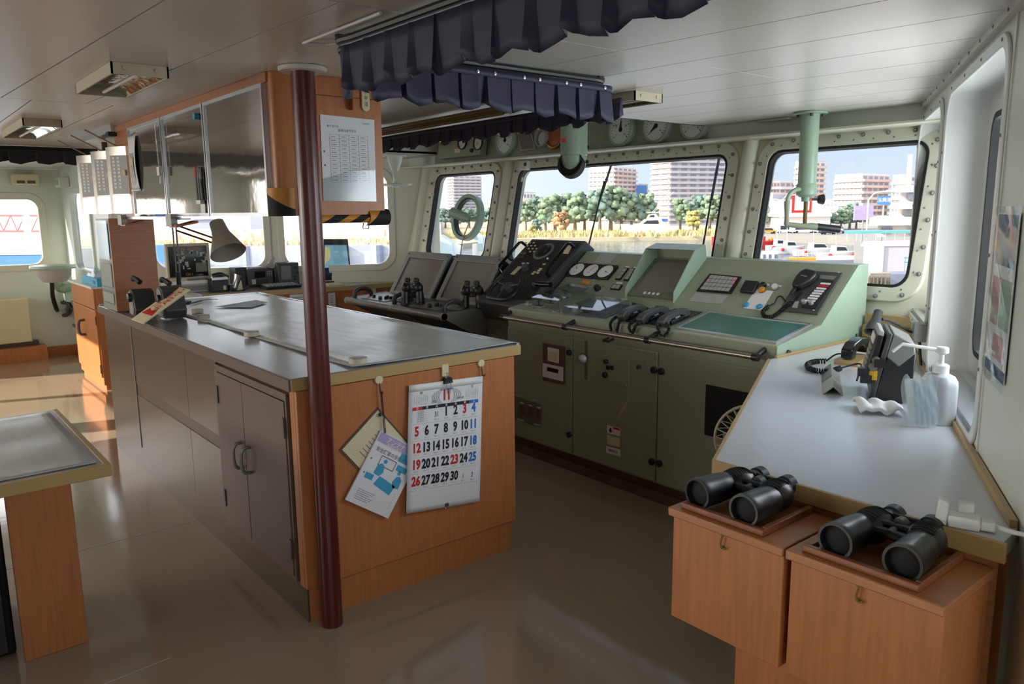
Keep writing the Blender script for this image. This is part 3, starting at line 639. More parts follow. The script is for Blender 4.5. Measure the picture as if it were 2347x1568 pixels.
# tray shelf below the boards with erasers
ts = T('board_tray', 'thin aluminium tray under the whiteboards with orange brackets', 'shelf', (-4.2, 1.1, 1.55))
B('tray', MB().box(-4.75, -3.66, 1.085, 1.1255, 1.55, 1.557), 'alu', ts); B('lip', MB().box(-4.75, -3.66, 1.078, 1.085, 1.55, 1.565), 'alu', ts)
for x_ in (-4.62, -3.72):
    b_ = B('bracket', MB().prism([(1.06, 1.53), (1.10, 1.53), (1.16, 1.545), (1.16, 1.535), (1.06, 1.515)], x_-.05, x_+.05, 'x'), 'amber', ts); B('bracket_cap', MB().box(x_-.06, x_+.02, 1.05, 1.0775, 1.52, 1.575), 'ltgrey', ts)
tag(B('board_eraser', MB().box(-4.1, -3.9, 1.087, 1.118, 1.5575, 1.575), 'blue', bevel=.004), 'dark blue whiteboard eraser lying on the aluminium tray', 'eraser')
tag(B('cloth_roll', MB(Matrix.Translation((-4.35, 1.102, 1.5665))).ball((0, 0, 0), .018, 14, (3.2, .8, .5)), 'dkgrey'), 'folded dark cloth on the aluminium tray beside the eraser', 'cloth')
# bumpers with hazard stripes
def bumper(m, L, r, name, label, bands):
    t = T(name, label, 'bumper', m.translation, 'hazard striped corner bumpers'); n_ = 10
    for i, (a_, b_, k_) in enumerate(bands):
        mb = MB(m); pr = [(r*math.cos(pi*j/n_), r*math.sin(pi*j/n_)) for j in range(n_+1)]
        sh_ = .03
        vs = [(p_[0], p_[1], a_+p_[0]/r*sh_*(a_ > 0)) for p_ in pr]+[(p_[0], p_[1], b_+p_[0]/r*sh_*(b_ < L)) for p_ in pr]
        mb.add(vs+[(0, 0, a_), (0, 0, b_)], [(j, j+1, n_+2+j, n_+1+j) for j in range(n_)]+[(2*n_+2, j+1, j) for j in range(n_)]+[(2*n_+3, n_+1+j, n_+2+j) for j in range(n_)])
        B('black_band' if k_ == 'black' else 'yellow_band', mb, 'blackmat' if k_ == 'black' else 'bumperyellow', t)
mat('bumperyellow', (196, 132, 40), .5)
bumper(frame((-2.735, 1.165, 1.565), (-.7, -.7, 0), (.7, -.7, 0)), .09, .05, 'corner_bumper', 'black and yellow corner bumper on the whiteboard side of the overhead cabinet', [(0, .055, 'black'), (.055, .10, 'yellow')])
bumper(frame((-2.725, 1.30, 1.553), (0, 0, 1), (1, 0, 0)), .215, .017, 'edge_bumper', 'black and yellow striped bumper along the lower end edge of the overhead cabinet', [(0, .04, 'yellow'), (.04, .1, 'black'), (.1, .15, 'yellow'), (.15, .20, 'black'), (.2, .215, 'yellow')])
bumper(frame((-2.735, 1.51, 1.556), (0, 0, 1), (1, 0, 0)), .09, .032, 'corner_bumper', 'rounded black and yellow bumper under the notice at the far corner', [(0, .025, 'yellow'), (.025, .09, 'black')])
tag(B('wire_clip', MB().tube([(-2.70, 1.475, 1.535), (-2.70, 1.47, 1.515), (-2.70, 1.495, 1.512), (-2.70, 1.5, 1.535)], .0022, 6), 'dkgrey'), 'small wire hook hanging under the striped edge bumper', 'hook')
# notice on the cabinet end
NF = frame((-2.7155, 1.43, 1.77), (0, 1, 0), (0, 0, 1))
nt_ = T('notice_sheet', 'white printed timetable in a clear sleeve pinned to the overhead cabinet end', 'notice', (-2.7155, 1.43, 1.62))
c4 = [pf(NF, *p_) for p_ in ((733, 262), (857, 275), (862, 462), (741, 460))]
B('sheet', MB(NF).prism(c4, 0, .002), 'paper', nt_)
B('clear_sleeve', MB(NF).prism([(c4[3][0], c4[3][1]), (c4[2][0], c4[2][1]), (c4[2][0], c4[2][1]+.12), (c4[2][0]-.1, c4[2][1]+.115), (c4[3][0], c4[3][1]+.08)], .003, .004), 'film_clear', nt_)
mb = MB(NF); text(mb, '船橋当直予定表', .011, MZ(.0, .108, .002)); text(mb, '番号 第三回', .009, MZ(-.06, .122, .002)); text(mb, '令和五年', .008, MZ(.08, .138, .002))
for i in range(13): mb.box(-.075, .085, .093-.0145*i, .0936-.0145*i, .002, .0026)
for x_ in (-.075, -.035, .005, .045, .0845): mb.box(x_, x_+.0006, .093-.0145*12, .093, .002, .0026)
for i in range(12):
    for x_ in (-.058, -.015, .025, .065): mb.box(x_-.011, x_+.009*(1+.3*((i*7) % 3-1)), .0845-.0145*i, .0865-.0145*i, .002, .0025)
for v_ in (.03, -.02): mb.lathe([(.004, .002), (.004, .0026)], 10, MZ(-.098, v_))
B('print', mb, 'inkgrey', nt_)
pl = T('wooden_plaque', 'small pale wooden name plaque under the curtain', 'plaque', (-2.715, 1.51, 1.96)); B('plate', MB(frame((-2.7155, 1.511, 2.0), (0, 1, 0), (0, 0, 1))).prism(rrect(.034, .09, .016, 6), 0, .008), 'cream', pl, bevel=.002)
mb = MB(frame((-2.7075, 1.511, 2.0), (0, 1, 0), (0, 0, 1)))
for i, s_ in enumerate('不平活'): text(mb, s_, .018, MZ(0, .024-.022*i))
B('carved_letters', mb, 'ink', pl)
tag(B('wooden_batten', MB().box(-2.7155, -2.690, 1.445, 1.452, 1.955, 2.06), 'amber'), 'thin orange wooden batten standing out beside the plaque', 'batten')
# ------------------------------------------------------------------ conning console
KX0, KX1 = -3.88, -1.93
PRO = [(3.144, .10), (3.144, .95), (3.522, 1.009), (3.854, 1.281), (3.96, 1.281), (3.96, .10)]
ko = T('conning_console', 'pale green conning console with sloping instrument panel and three lower doors', 'console', (-2.9, 3.5, 0))
B('plinth', MB().box(KX0, KX1, 3.17, 3.95, 0, .10), 'brown', ko); B('plinth_lip', MB().box(KX0, KX1, 3.135, 3.17, 0, .055), 'brown', ko)
B('body', MB().prism(PRO, KX0, KX1, 'x'), 'green', ko, bevel=.006)
B('side_cheek', MB().prism([(y, z) for y, z in PRO], KX1, KX1+.006, 'x'), 'palegreen', ko)
B('top_ledge', MB().box(KX0, KX1+.006, 3.856, 3.962, 1.281, 1.284), 'palegreen', ko)
CDF = frame((-2.9, 3.144, .95), (1, 0, 0), (0, .378, .059)); CPF = frame((-2.9, 3.522, 1.009), (1, 0, 0), (0, .332, .272)); CFF = frame((-2.9, 3.143, 0), (1, 0, 0), (0, 0, 1))
def quad(name, fr, pxs, h0, h1, mt, parent, bevel=0, **k): return B(name, MB(fr).prism([pf(fr, *p, h1) for p in pxs], h0, h1), mt, parent, bevel, **k)
def knob(fr, u, v, r, h, mt, parent, name='knob', k=20): return B(name, MB(fr @ MZ(u, v)).lathe([(r, 0), (r, h*.75), (r*.85, h)], k), mt, parent)
doors = []
for (a, b) in ((-3.872, -3.266), (-3.258, -2.616), (-2.608, -1.94)):
    doors.append(B('door', MB().box(a, b, 3.132, 3.1435, .112, .828), 'green', ko, bevel=.004))
DF = frame((-2.9, 3.1318, 0), (1, 0, 0), (0, 0, 1))
for (px, py, d_) in ((1306, 808, 0), (1306, 996, 0), (1500, 848, 1), (1517, 851, 2), (1495, 1058, 1), (1512, 1062, 2)):
    u, v = pf(DF, px, py); knob(DF, u, v, .019, .016, 'black', doors[d_], 'lock_knob')
def dq(name, pxs, h, mt, par, **k): return quad(name, DF, pxs, 0, h, mt, par, **k)
rp = dq('recorder_panel', [(1244, 786), (1294, 795), (1294, 883), (1244, 872)], .006, 'brown', doors[0])
quad('display_frame', DF, [(1255, 796), (1280, 801), (1280, 833), (1255, 827)], .006, .010, 'white', rp); quad('display', DF, [(1258, 805), (1277, 809), (1277, 828), (1258, 823)], .010, .012, 'cream', rp)
quad('key_panel', DF, [(1244, 832), (1290, 842), (1290, 875), (1244, 863)], .006, .009, 'white', rp); quad('lcd', DF, [(1254, 841), (1279, 847), (1279, 856), (1254, 850)], .009, .011, 'screendk', rp)
bp_ = dq('breaker_panel', [(1178, 908), (1239, 927), (1239, 981), (1178, 962)], .005, 'greendk', doors[0])
for i, (px, py) in enumerate(((1196, 938), (1215, 944), (1234, 949))):
    quad('breaker', DF, [(px-4, py-12), (px+4, py-10), (px+4, py+13), (px-4, py+10)], .005, .016, 'brown', bp_); quad('breaker_label', DF, [(px-4, py-17), (px+4, py-15), (px+4, py-12), (px-4, py-14)], .005, .006, 'white', bp_)
for (px, py) in ((1188, 908), (1226, 918), (1192, 963), (1230, 974)): quad('latch', DF, [(px-7, py-4), (px+7, py), (px+7, py+4), (px-7, py)], .005, .010, 'ltgrey', bp_)
ap = dq('alarm_panel', [(1374, 809), (1441, 823), (1441, 887), (1374, 872)], .006, 'green', doors[1])
for (px, py, s_, nm) in ((1392, 828, .014, 'lamp'), (1390, 859, .017, 'rotary_switch')): u, v = pf(DF, px, py); B(nm, MB(DF @ MZ(u, v)).lathe([(s_, .006), (s_, .02), (s_*.8, .024)], 16), 'black', ap)
for px in (1392, 1401): quad('push_button', DF, [(px-3, 838), (px+3, 839), (px+3, 848), (px-3, 847)], .006, .014, 'black', ap)
for (px, py) in ((1377, 813), (1437, 826), (1377, 868), (1437, 882)): u, v = pf(DF, px, py); B('screw', MB(DF @ MZ(u, v)).lathe([(.005, .006), (.004, .009)], 8), 'ltgrey', ap)
sp_ = dq('switch_panel', [(1456, 821), (1482, 827), (1482, 861), (1456, 855)], .005, 'green', doors[1]); u, v = pf(DF, 1467, 841); B('key_switch', MB(DF @ MZ(u, v)).lathe([(.013, .005), (.011, .02)], 14), 'dkgrey', sp_)
dq('warning_sticker', [(1391, 974), (1421, 982), (1421, 1000), (1391, 993)], .0012, 'white', doors[1]); mb = MB(DF); mb.prism([pf(DF, *p) for p in ((1396, 985), (1401, 980), (1403, 991), (1398, 991))], .0012, .002); B('warning_figure', mb, 'ink', doors[1])
dq('warning_red', [(1406, 979), (1420, 983), (1420, 987), (1406, 983)], .002, 'red', doors[1]); dq('rating_plate', [(1391, 997), (1421, 1005), (1420, 1025), (1391, 1018)], .0015, 'cream', doors[1])
lg = dq('maker_sticker', [(1389, 1022), (1422, 1031), (1422, 1047), (1389, 1038)], .0012, 'white', doors[1]); a_, b_ = pf(DF, 1389, 1030), pf(DF, 1422, 1039)
mb = MB(DF); text(mb, 'NIIGATA', .021, MZ((a_[0]+b_[0])/2, (a_[1]+b_[1])/2, .0012), sx=.85, bold=.0006); B('maker_letters', mb, 'ink', lg)
dq('dark_opening', [(1618, 881), (1722, 902), (1722, 1026), (1614, 996)], .002, 'blackmat', doors[2])  # flat black plate standing in for the dark inside a door opening
sc = dq('scratch', [(1414, 955), (1440, 912), (1443, 916), (1420, 962)], .0006, 'ltgrey', doors[1])
tp = T('plastic_bag', 'clear plastic bag of white tissue taped to the middle console door', 'bag', (-3.17, 3.12, .72)); u, v = pf(DF, 1343, 820)
B('bag', MB(DF).ball((u, v, .030), .036, 14, (1.15, .9, .72)), 'film_clear', tp); B('tissue', MB(DF).ball((u+.002, v-.002, .028), .03, 12, (1.0, .85, .7)), 'white', tp); B('tape_strip', MB(DF).box(u-.012, u+.014, v-.13, v+.10, .0005, .0015), 'film_clear', tp)
# rail along the front
rl = B('hand_rail', MB().tube([(KX0+.02, 3.075, .898), (KX1-.05, 3.075, .898)], .0135, 14), 'brushed', ko)
for x_ in (KX0+.03, -3.262, -2.635, KX1-.06): B('rail_bracket', MB().tube([(x_, 3.146, .925), (x_, 3.10, .91), (x_, 3.075, .898)], [.014, .013, .017], 12).tube([(x_-.015, 3.075, .898), (x_+.015, 3.075, .898)], .018, 14), 'black', ko)
B('door_pull', MB().tube([(-2.98, 3.14, .86), (-2.98, 3.10, .85), (-2.94, 3.10, .85), (-2.94, 3.14, .86)], .007, 8), 'black', ko)
# ---- instruments on the sloping panel
quad('notice_plate', CPF, [(1378, 578), (1417, 581), (1399, 604), (1362, 601)], 0, .002, 'ltgrey', ko)
c1, c3 = pf(CPF, 1324.7, 621), pf(CPF, 1389.7, 626.5); stp = (c3[0]-c1[0])/2; gs = stp*.49
for i in range(3):
    u, v = c1[0]+stp*i, (c1[1]+c3[1])/2
    g = B('round_meter', MB(CPF @ MZ(u, v)).prism(rrect(2*gs, 2*gs, .012), 0, .016), 'black', ko, bevel=.003)
    B('dial', MB(CPF @ MZ(u, v)).lathe([(gs*.86, .016), (gs*.86, .0175)], 32), 'white', g)
    mb = MB(CPF @ MZ(u, v))
    for k in range(11):
        a_ = math.radians(225-27*k); r0, r1 = gs*.62, gs*.78
        mb.add([(r0*math.cos(a_-.03), r0*math.sin(a_-.03), .0182), (r1*math.cos(a_-.03), r1*math.sin(a_-.03), .0182), (r1*math.cos(a_+.03), r1*math.sin(a_+.03), .0182), (r0*math.cos(a_+.03), r0*math.sin(a_+.03), .0182)], [(0, 1, 2, 3)])
    text(mb, ('m/s', 'rpm', '°')[i], gs*.28, MZ(0, -gs*.35, .0178)); B('dial_marks', mb, 'inkgrey', g)
    a_ = (2.2, 1.2, -.4)[i]; B('needle', MB(CPF @ MZ(u, v)).prism([(-.003, 0), (0, -.004), (gs*.7*math.cos(a_), gs*.7*math.sin(a_)), (.003, .002)], .0185, .0195), 'brown', g)
quad('orange_label', CPF, [(1336, 642), (1353, 644), (1350, 651), (1334, 649)], 0, .0015, 'orange', ko)
def buttons(pxs, rows, cols_, nm='button_strip', mt='white'):
    b_ = quad(nm, CPF, pxs, 0, .008, 'black', ko); P4 = [V((*pf(CPF, *p, .008), 0)) for p in pxs]
    for i in range(rows):
        for j in range(cols_):
            def bl_(u, v): return (P4[0].lerp(P4[1], u)).lerp(P4[3].lerp(P4[2], u), v)
            mu, mv = .12/cols_*1.0, .10/rows
            q_ = [bl_((j+.06)/cols_*.84+.08, (i+.08)/rows*.86+.07), bl_((j+.94)/cols_*.84+.08, (i+.08)/rows*.86+.07), bl_((j+.94)/cols_*.84+.08, (i+.92)/rows*.86+.07), bl_((j+.06)/cols_*.84+.08, (i+.92)/rows*.86+.07)]
            B('button', MB(CPF).prism([(p.x, p.y) for p in q_], .008, .011), mt(i, j) if callable(mt) else mt, b_)
    return b_
buttons([(1431, 613), (1441, 614), (1420, 641), (1409, 640)], 3, 1, mt='ltgrey'); buttons([(1448, 614), (1456, 615), (1440, 643), (1428, 642)], 4, 1, mt='ltgrey')
for pq in ([(1434, 610), (1443, 611), (1441, 614), (1432, 613)], [(1453, 611), (1459, 612), (1457, 615), (1451, 614)], [(1414, 646), (1427, 647), (1425, 651), (1412, 650)]): quad('tiny_label', CPF, pq, 0, .001, 'white', ko)
buttons([(1405, 651), (1426, 653), (1419, 664), (1398, 662)], 1, 2, mt='ltgrey')
rs = quad('rotary_plate', CPF, [(1370, 658), (1386, 660), (1374, 676), (1358, 674)], 0, .003, 'ltgrey', ko); u, v = pf(CPF, 1371, 664); B('rotary_knob', MB(CPF @ MZ(u, v)).lathe([(.022, .003), (.02, .03), (.016, .034)], 18), 'black', rs)
# hooded monitor
hm = T('hooded_monitor', 'flush monitor under a pale green hood in the middle of the console', 'monitor', CPF @ V((0, .1, 0)))
TLm, TRm, BRm, BLm = [pf(CPF, *p) for p in ((1501, 596), (1597, 600), (1560, 691), (1441, 678))]
ul, ur, vb, vt = (TLm[0]+BLm[0])/2, (TRm[0]+BRm[0])/2, (BLm[1]+BRm[1])/2, (TLm[1]+TRm[1])/2
B('screen_bezel', MB(CPF).plate([(ul, vb), (ur, vb), (ur, vt), (ul, vt)], [(ul+.02, vb+.05), (ur-.02, vb+.05), (ur-.02, vt-.025), (ul+.02, vt-.025)], .0005, .012), 'greendk', hm)
B('screen', MB(CPF).box(ul+.02, ur-.02, vb+.05, vt-.025, .0005, .006), 'screen', hm)
for k in range(4): B('screen_key', MB(CPF).box(ul+.115+.034*k, ul+.133+.034*k, vb+.018, vb+.036, .012, .014), 'white', hm)
hood = [(vb-.02, .0005), (vb+.02, .05), (vt-.02, .115), (vt+.075, .075), (vt+.035, .0005)]
for (x0, x1) in ((ul-.008, ul-.002), (ur+.002, ur+.008)): B('hood_side', MB(CPF).prism([(p[0], p[1]) for p in hood], x0, x1, 'x'), 'palegreen', hm)
B('hood_top', MB(CPF).prism([(vt-.02, .115), (vt+.075, .075), (vt+.075, .070), (vt-.018, .110)], ul-.002, ur+.002, 'x'), 'palegreen', hm); B('hood_back', MB(CPF).prism([(vt+.075, .07), (vt+.035, .0005), (vt+.030, .0005), (vt+.068, .07)], ul-.002, ur+.002, 'x'), 'green', hm)
# alarm key grid, label sheet, speaker mike box, caps, note
ks = buttons([(1626, 627), (1699, 634), (1675, 672), (1596, 666)], 4, 7, 'key_grid', lambda i, j: 'posterpink' if (i, j) in ((1, 0), (0, 6), (1, 6)) else 'ltgrey')
ls = quad('label_sheet', CPF, [(1595, 670), (1667, 677), (1653, 697), (1578, 690)], 0, .0015, 'ltgrey', ko)
sb_ = T('black_clip_box', 'small black plastic box fixed beside the key grid on the console', 'box', CPF @ V((.5, .15, 0))); quad('case', CPF, [(1708, 641), (1739, 644), (1725, 669), (1694, 666)], .0005, .022, 'black', sb_, bevel=.005)
for (px, py, k_, lb_) in ((1750, 656, 'black', 'black push cap above the orange one on the console'), (1777, 660, 'white', 'cream and black push cap at the right of the console note'), (1748, 667, 'orange', 'round orange magnet at the top of the console note')):
    u, v = pf(CPF, px, py); t = T('push_cap', lb_, 'magnet', CPF @ V((u, v, 0)), 'caps above the console note')
    B('cap', MB(CPF @ MZ(u, v)).lathe([(.017, .0005), (.017, .016), (.013, .021)], 18), k_, t); B('ring', MB(CPF @ MZ(u, v)).lathe([(.019, .0005), (.019, .003)], 18), 'dkgrey', t)
for pq in ([(1753, 650), (1764, 651), (1762, 655), (1752, 654)], [(1783, 653), (1793, 654), (1790, 658), (1781, 657)]): quad('tiny_label', CPF, pq, 0, .001, 'white', ko)
no = T('console_note', 'plain white note held on the console by coloured magnets', 'note', CPF @ V((.5, .05, 0))); quad('sheet', CPF, [(1733, 663), (1773, 667), (1746, 711), (1703, 706)], .0004, .0014, 'paper', no)
for (px, py, lb_) in ((1711, 700, 'blue round magnet at the left foot of the console note'), (1741, 704, 'blue round magnet at the right foot of the console note')):
    u, v = pf(CPF, px, py); tag(B('round_magnet', MB(CPF @ MZ(u, v)).lathe([(.017, .0016), (.016, .009), (.013, .011)], 20), 'cyan'), lb_, 'magnet', 'blue magnets on the console')
# public address panel with microphone
pa_ = T('address_panel', 'dark grey public address panel with white label keys on the console', 'panel', CPF @ V((.75, .1, 0)))
quad('plate', CPF, [(1841, 619), (1931, 625), (1873, 720), (1785, 711)], .0005, .008, 'dkgrey', pa_, bevel=.002)
quad('key_column', CPF, [(1886, 641), (1911, 644), (1868, 708), (1836, 704)], .008, .012, 'black', pa_); quad('display', CPF, [(1881, 630), (1917, 633), (1909, 641), (1877, 638)], .008, .010, 'grey', pa_)
for k in range(8):
    t_ = k/8; l0, l1 = (1883-46*t_*.86, 648+52*t_*.86), (1904-46*t_*.86, 650+52*t_*.86)
    quad('label_key', CPF, [(l0[0]-1, l0[1]-1), (l1[0], l1[1]-1), (l1[0]-2.4, l1[1]+3), (l0[0]-3.4, l0[1]+3)], .012, .014, 'red' if k == 1 else 'white', pa_)
for (px, py) in ((1845, 698), (1861, 700)): u, v = pf(CPF, px, py); B('volume_knob', MB(CPF @ MZ(u, v)).lathe([(.012, .012), (.011, .03)], 14), 'ltgrey', pa_)
quad('socket', CPF, [(1822, 692), (1831, 690), (1827, 706), (1815, 704)], .008, .012, 'ltgrey', pa_); quad('slot', CPF, [(1832, 671), (1840, 671), (1828, 688), (1820, 687)], .008, .009, 'black', pa_)
for (px, py) in ((1849, 621), (1923, 627), (1866, 714), (1791, 706)): u, v = pf(CPF, px, py); B('screw', MB(CPF @ MZ(u, v)).lathe([(.005, .008), (.004, .011)], 8), 'ltgrey', pa_)
mi = T('hand_microphone', 'black hand microphone clipped on the address panel', 'microphone', CPF @ V((.72, .16, .01))); u, v = pf(CPF, 1842, 643, .03)
rot = Matrix.Rotation(math.radians(-12), 4, 'Z')
B('mic_body', MB(CPF @ MZ(u, v, .009) @ rot).prism([(-.028, -.06), (.02, -.06), (.045, .0), (.048, .045), (.035, .07), (-.035, .07), (-.05, .04), (-.048, 0)], 0, .042), 'black', mi, bevel=.01)
B('grip_bar', MB(CPF @ MZ(u, v, .009) @ rot).box(-.02, .02, .008, .016, .042, .044), 'steel', mi); B('strain_relief', MB(CPF @ MZ(u, v, .009) @ rot).tube([(-.004, -.06, .02), (-.008, -.10, .012)], [.009, .006], 8), 'cord', mi)
pth = [CPF @ V((*pf(CPF, *p, .012), .012)) for p in ((1830, 666), (1822, 682), (1816, 692), (1798, 705), (1777, 722), (1757, 726), (1748, 715), (1762, 702), (1776, 694), (1781, 683), (1790, 679), (1800, 690))]
B('coiled_cord', MB().tube(pth[:3], .004, 6).tube(coil([pth[2]]+pth[3:8], .0085, 26, 8), .0032, 5).tube(spline(pth[7:], 4), .004, 6), 'cord', mi)
# ---- desk part of the console
gm = T('writing_mat', 'teal glass writing mat in a bright metal frame on the console desk', 'mat', CDF @ V((.6, .1, 0)))
gi = [pf(CDF, *p) for p in ((1556, 752), (1778, 786), (1852, 746), (1628, 719))]; cxm = sum(p[0] for p in gi)/4; cym = sum(p[1] for p in gi)/4
go = [(cxm+(p[0]-cxm)*1.045, cym+(p[1]-cym)*1.10) for p in gi]
B('mat_frame', MB(CDF).plate(go, gi, .0005, .008), 'alu', gm); B('teal_pane', MB(CDF).prism(gi, .0005, .005), 'tealmat', gm)
def acrylic(pxs, h, label, inner):
    t = T('acrylic_cover', label, 'cover', CDF @ V((*pf(CDF, *pxs[0], h), 0)), 'clear acrylic covers on the console'); q_ = [V((*pf(CDF, *p, h), 0)) for p in pxs]; k = len(q_)
    for i in range(k):
        a_, b_ = q_[i], q_[(i+1) % k]; n_ = V((-(b_-a_).y, (b_-a_).x, 0)).normalized()*.004
        B('side_wall', MB(CDF).add([(*a_[:2], .001), (*b_[:2], .001), (*(b_+n_)[:2], .001), (*(a_+n_)[:2], .001), (*a_[:2], h), (*b_[:2], h), (*(b_+n_)[:2], h), (*(a_+n_)[:2], h)], [(0,3,2,1),(4,5,6,7),(0,1,5,4),(1,2,6,5),(2,3,7,6),(3,0,4,7)]), 'clear', t)
    B('lid', MB(CDF).prism([(p.x, p.y) for p in q_], h, h+.004), 'clear', t); return t, q_
a1, q1 = acrylic([(1218, 682), (1279.5, 690), (1360, 658), (1304.5, 651)], .075, 'tall clear acrylic box covering levers at the left of the console desk', None)
a2, q2 = acrylic([(1288, 704), (1373.5, 713.5), (1441, 686.5), (1368, 680)], .045, 'low clear acrylic box next to the three telephones', None)
for i, (px, py, lb_) in enumerate(((1235, 702, 'short black throttle lever nearest the rail under the acrylic box'), (1262, 697, 'black throttle lever with wide grip under the acrylic box'), (1296, 684, 'black lever at the rear under the acrylic box'))):
    u, v = pf(CDF, px, py); t = T('control_lever', lb_, 'lever', CDF @ V((u, v, 0)), 'levers under the acrylic box'); m = CDF @ MZ(u, v)
    B('slot_plate', MB(m).box(-.04, .045, -.022, .022, .0005, .005), 'ltgrey', t); B('boot', MB(m).box(-.03, .03, -.006, .006, .005, .008), 'black', t)
    B('stem', MB(m).tube([(.0, 0, .006), (.006, 0, .045)], .006, 8), 'dkgrey', t); B('grip', MB(m).tube([(-.025, 0, .05), (.03, 0, .048)] if i != 1 else [(-.03, 0, .05), (.02, 0, .05), (.024, 0, .025)], [.009, .010] if i != 1 else [.010, .011, .009], 10), 'dkgrey', t)
kp = T('switch_plate', 'black switch plate with knobs under the low acrylic box', 'panel', CDF @ V((*pf(CDF, 1370, 712), 0)))
B('plate', MB(CDF).prism([pf(CDF, *p) for p in ((1318, 722), (1388, 731), (1452, 702), (1400, 694))], .0005, .003), 'black', kp)
for (px, py) in ((1297, 711), (1318, 715)): u, v = pf(CDF, px, py); B('clear_knob', MB(CDF @ MZ(u, v)).lathe([(.02, .0005), (.02, .018), (.012, .026)], 18), 'ltgrey', kp)
for k in range(3): u, v = pf(CDF, 1345+22*k, 715-8*k); B('toggle', MB(CDF @ MZ(u, v)).box(-.03, .03, -.008, .008, .003, .014), 'dkgrey', kp)
u, v = pf(CDF, 1212, 697); t = T('deck_light_switch', 'small round grey knob at the left end of the console desk', 'knob', CDF @ V((u, v, 0))); B('base', MB(CDF @ MZ(u, v)).lathe([(.026, .0005), (.024, .006)], 20), 'ltgrey', t); B('dome', MB(CDF @ MZ(u, v)).lathe([(.018, .006), (.016, .018), (.008, .024)], 18), 'grey', t)
def telephone(plate, fr_, to_, label, cords):
    t = T('telephone', label, 'telephone', CDF @ V((*pf(CDF, *fr_), 0)), 'telephones on the console')
    B('base_plate', MB(CDF).prism([pf(CDF, *p) for p in plate], .0005, .006), 'black', t, bevel=.002)
    a_, b_ = V((*pf(CDF, *fr_, .04), 0)), V((*pf(CDF, *to_, .04), 0)); L_ = (b_-a_).length; m = CDF @ frame((a_.x, a_.y, 0), b_-a_, V((-(b_-a_).y, (b_-a_).x, 0)))
    side = [(-.005, .006), (.045, .006), (.05, .020), (.075, .030), (L_-.075, .030), (L_-.05, .020), (L_-.045, .006), (L_+.008, .006), (L_+.012, .03), (L_-.02, .052), (L_*.5, .062), (.02, .056), (-.012, .038)]
    B('handset', MB(m).prism([(p[0], p[1]) for p in side], -.022, .022, 'y'), 'dkgrey', t, bevel=.005)
    B('cradle', MB(m).box(.06, L_-.06, -.026, .026, .006, .024), 'black', t, bevel=.003); B('hook_switch', MB(m).box(L_*.45, L_*.62, -.02, .02, .024, .030), 'ltgrey', t)
    for cpx in cords:
        pts = [CDF @ V((*pf(CDF, *p, .02), .02)) if i < 2 else AY(*p, 3.12) for i, p in enumerate(cpx)]
        B('coiled_cord', MB().tube(coil(pts, .0065, 22, 8), .003, 5), 'cord', t)
telephone([(1434, 738), (1450, 741), (1500, 712), (1450, 694)], (1423, 722), (1473, 700), 'black console telephone beside the acrylic cover, leftmost of three', [[(1424, 722), (1408, 730), (1399, 742), (1401, 758)], [(1432, 725), (1424, 732), (1418, 742), (1414, 760)]])
telephone([(1462, 738), (1485, 744), (1545, 716), (1505, 702)], (1467, 729), (1524, 704), 'black console telephone in the middle of the three', [[(1467, 730), (1450, 738), (1442, 748), (1446, 762)], [(1480, 732), (1462, 742), (1455, 752), (1450, 764)]])
telephone([(1489, 744), (1534, 751), (1610, 717), (1546, 709)], (1515, 735), (1572, 709), 'black console telephone next to the teal mat, rightmost of three', [[(1511, 733), (1507, 745), (1511, 760), (1518, 771)], [(1526, 738), (1533, 750), (1530, 762), (1521, 772)]])
# ------------------------------------------------------------------ steering stand
SX0, SX1 = -4.465, -3.89
st_ = T('steering_stand', 'black steering stand with half wheel, grab bars and compass dial', 'steering stand', (-4.18, 3.55, 0))
B('pedestal', MB().box(SX0+.03, SX1-.005, 3.40, 3.9, 0, .80), 'greendk', st_)
sprof = [(3.33, .925), (3.345, .955), (3.86, 1.36), (3.95, 1.30), (3.95, .78), (3.42, .78), (3.36, .86)]
B('housing', MB().prism(sprof, SX0, SX1, 'x'), 'dkgrey', st_, bevel=.008)
SSF = frame(((SX0+SX1)/2, 3.345, .955), (1, 0, 0), (0, .515, .405))
def sq(name, pxs, h0, h1, mt, par=None, **k): return quad(name, SSF, pxs, h0, h1, mt, par or st_, **k)
B('panel_face', MB(SSF).box(-.25, .25, .03, .63, .0005, .004), 'black', st_)
u, v = pf(SSF, 1247, 578); cdl = B('compass_ring', MB(SSF @ MZ(u, v)).plate(circ(.085, 36), circ(.068, 36), .004, .012), 'grey', st_); B('compass_knob', MB(SSF @ MZ(u, v)).lathe([(.066, .004), (.066, .012), (.048, .016), (.046, .036), (.04, .04)], 32), 'black', cdl)
u, v = pf(SSF, 1207, 617); B('rotary_knob', MB(SSF @ MZ(u, v)).lathe([(.03, .004), (.028, .032), (.022, .036)], 24), 'dkgrey', st_)
for r_ in range(4):
    for c_ in range(3): u, v = pf(SSF, 1203+c_*9+(4-r_)*3.2, 576-r_*4.2*1.6+2); B('key', MB(SSF).cbox(u, v, .006, .018, .010, .004), 'cream', st_)
for r_ in range(2):
    for c_ in range(2): u, v = pf(SSF, 1190+c_*8+(1-r_)*5, 582+r_*8); B('indicator', MB(SSF).cbox(u, v, .007, .024, .02, .006), 'brown' if r_ else 'grey', st_)
for r_ in range(6): u, v = pf(SSF, 1192-r_*3.2, 614+r_*3.0); B('key', MB(SSF).cbox(u, v, .006, .045, .008, .004), 'cream', st_)
for (px, py) in ((1200, 605), (1210, 605), (1248, 607), (1240, 618), (1236, 622), (1226, 625), (1233, 627), (1222, 629)): u, v = pf(SSF, px, py); B('key', MB(SSF).cbox(u, v, .006, .026, .012, .004), 'cream', st_)
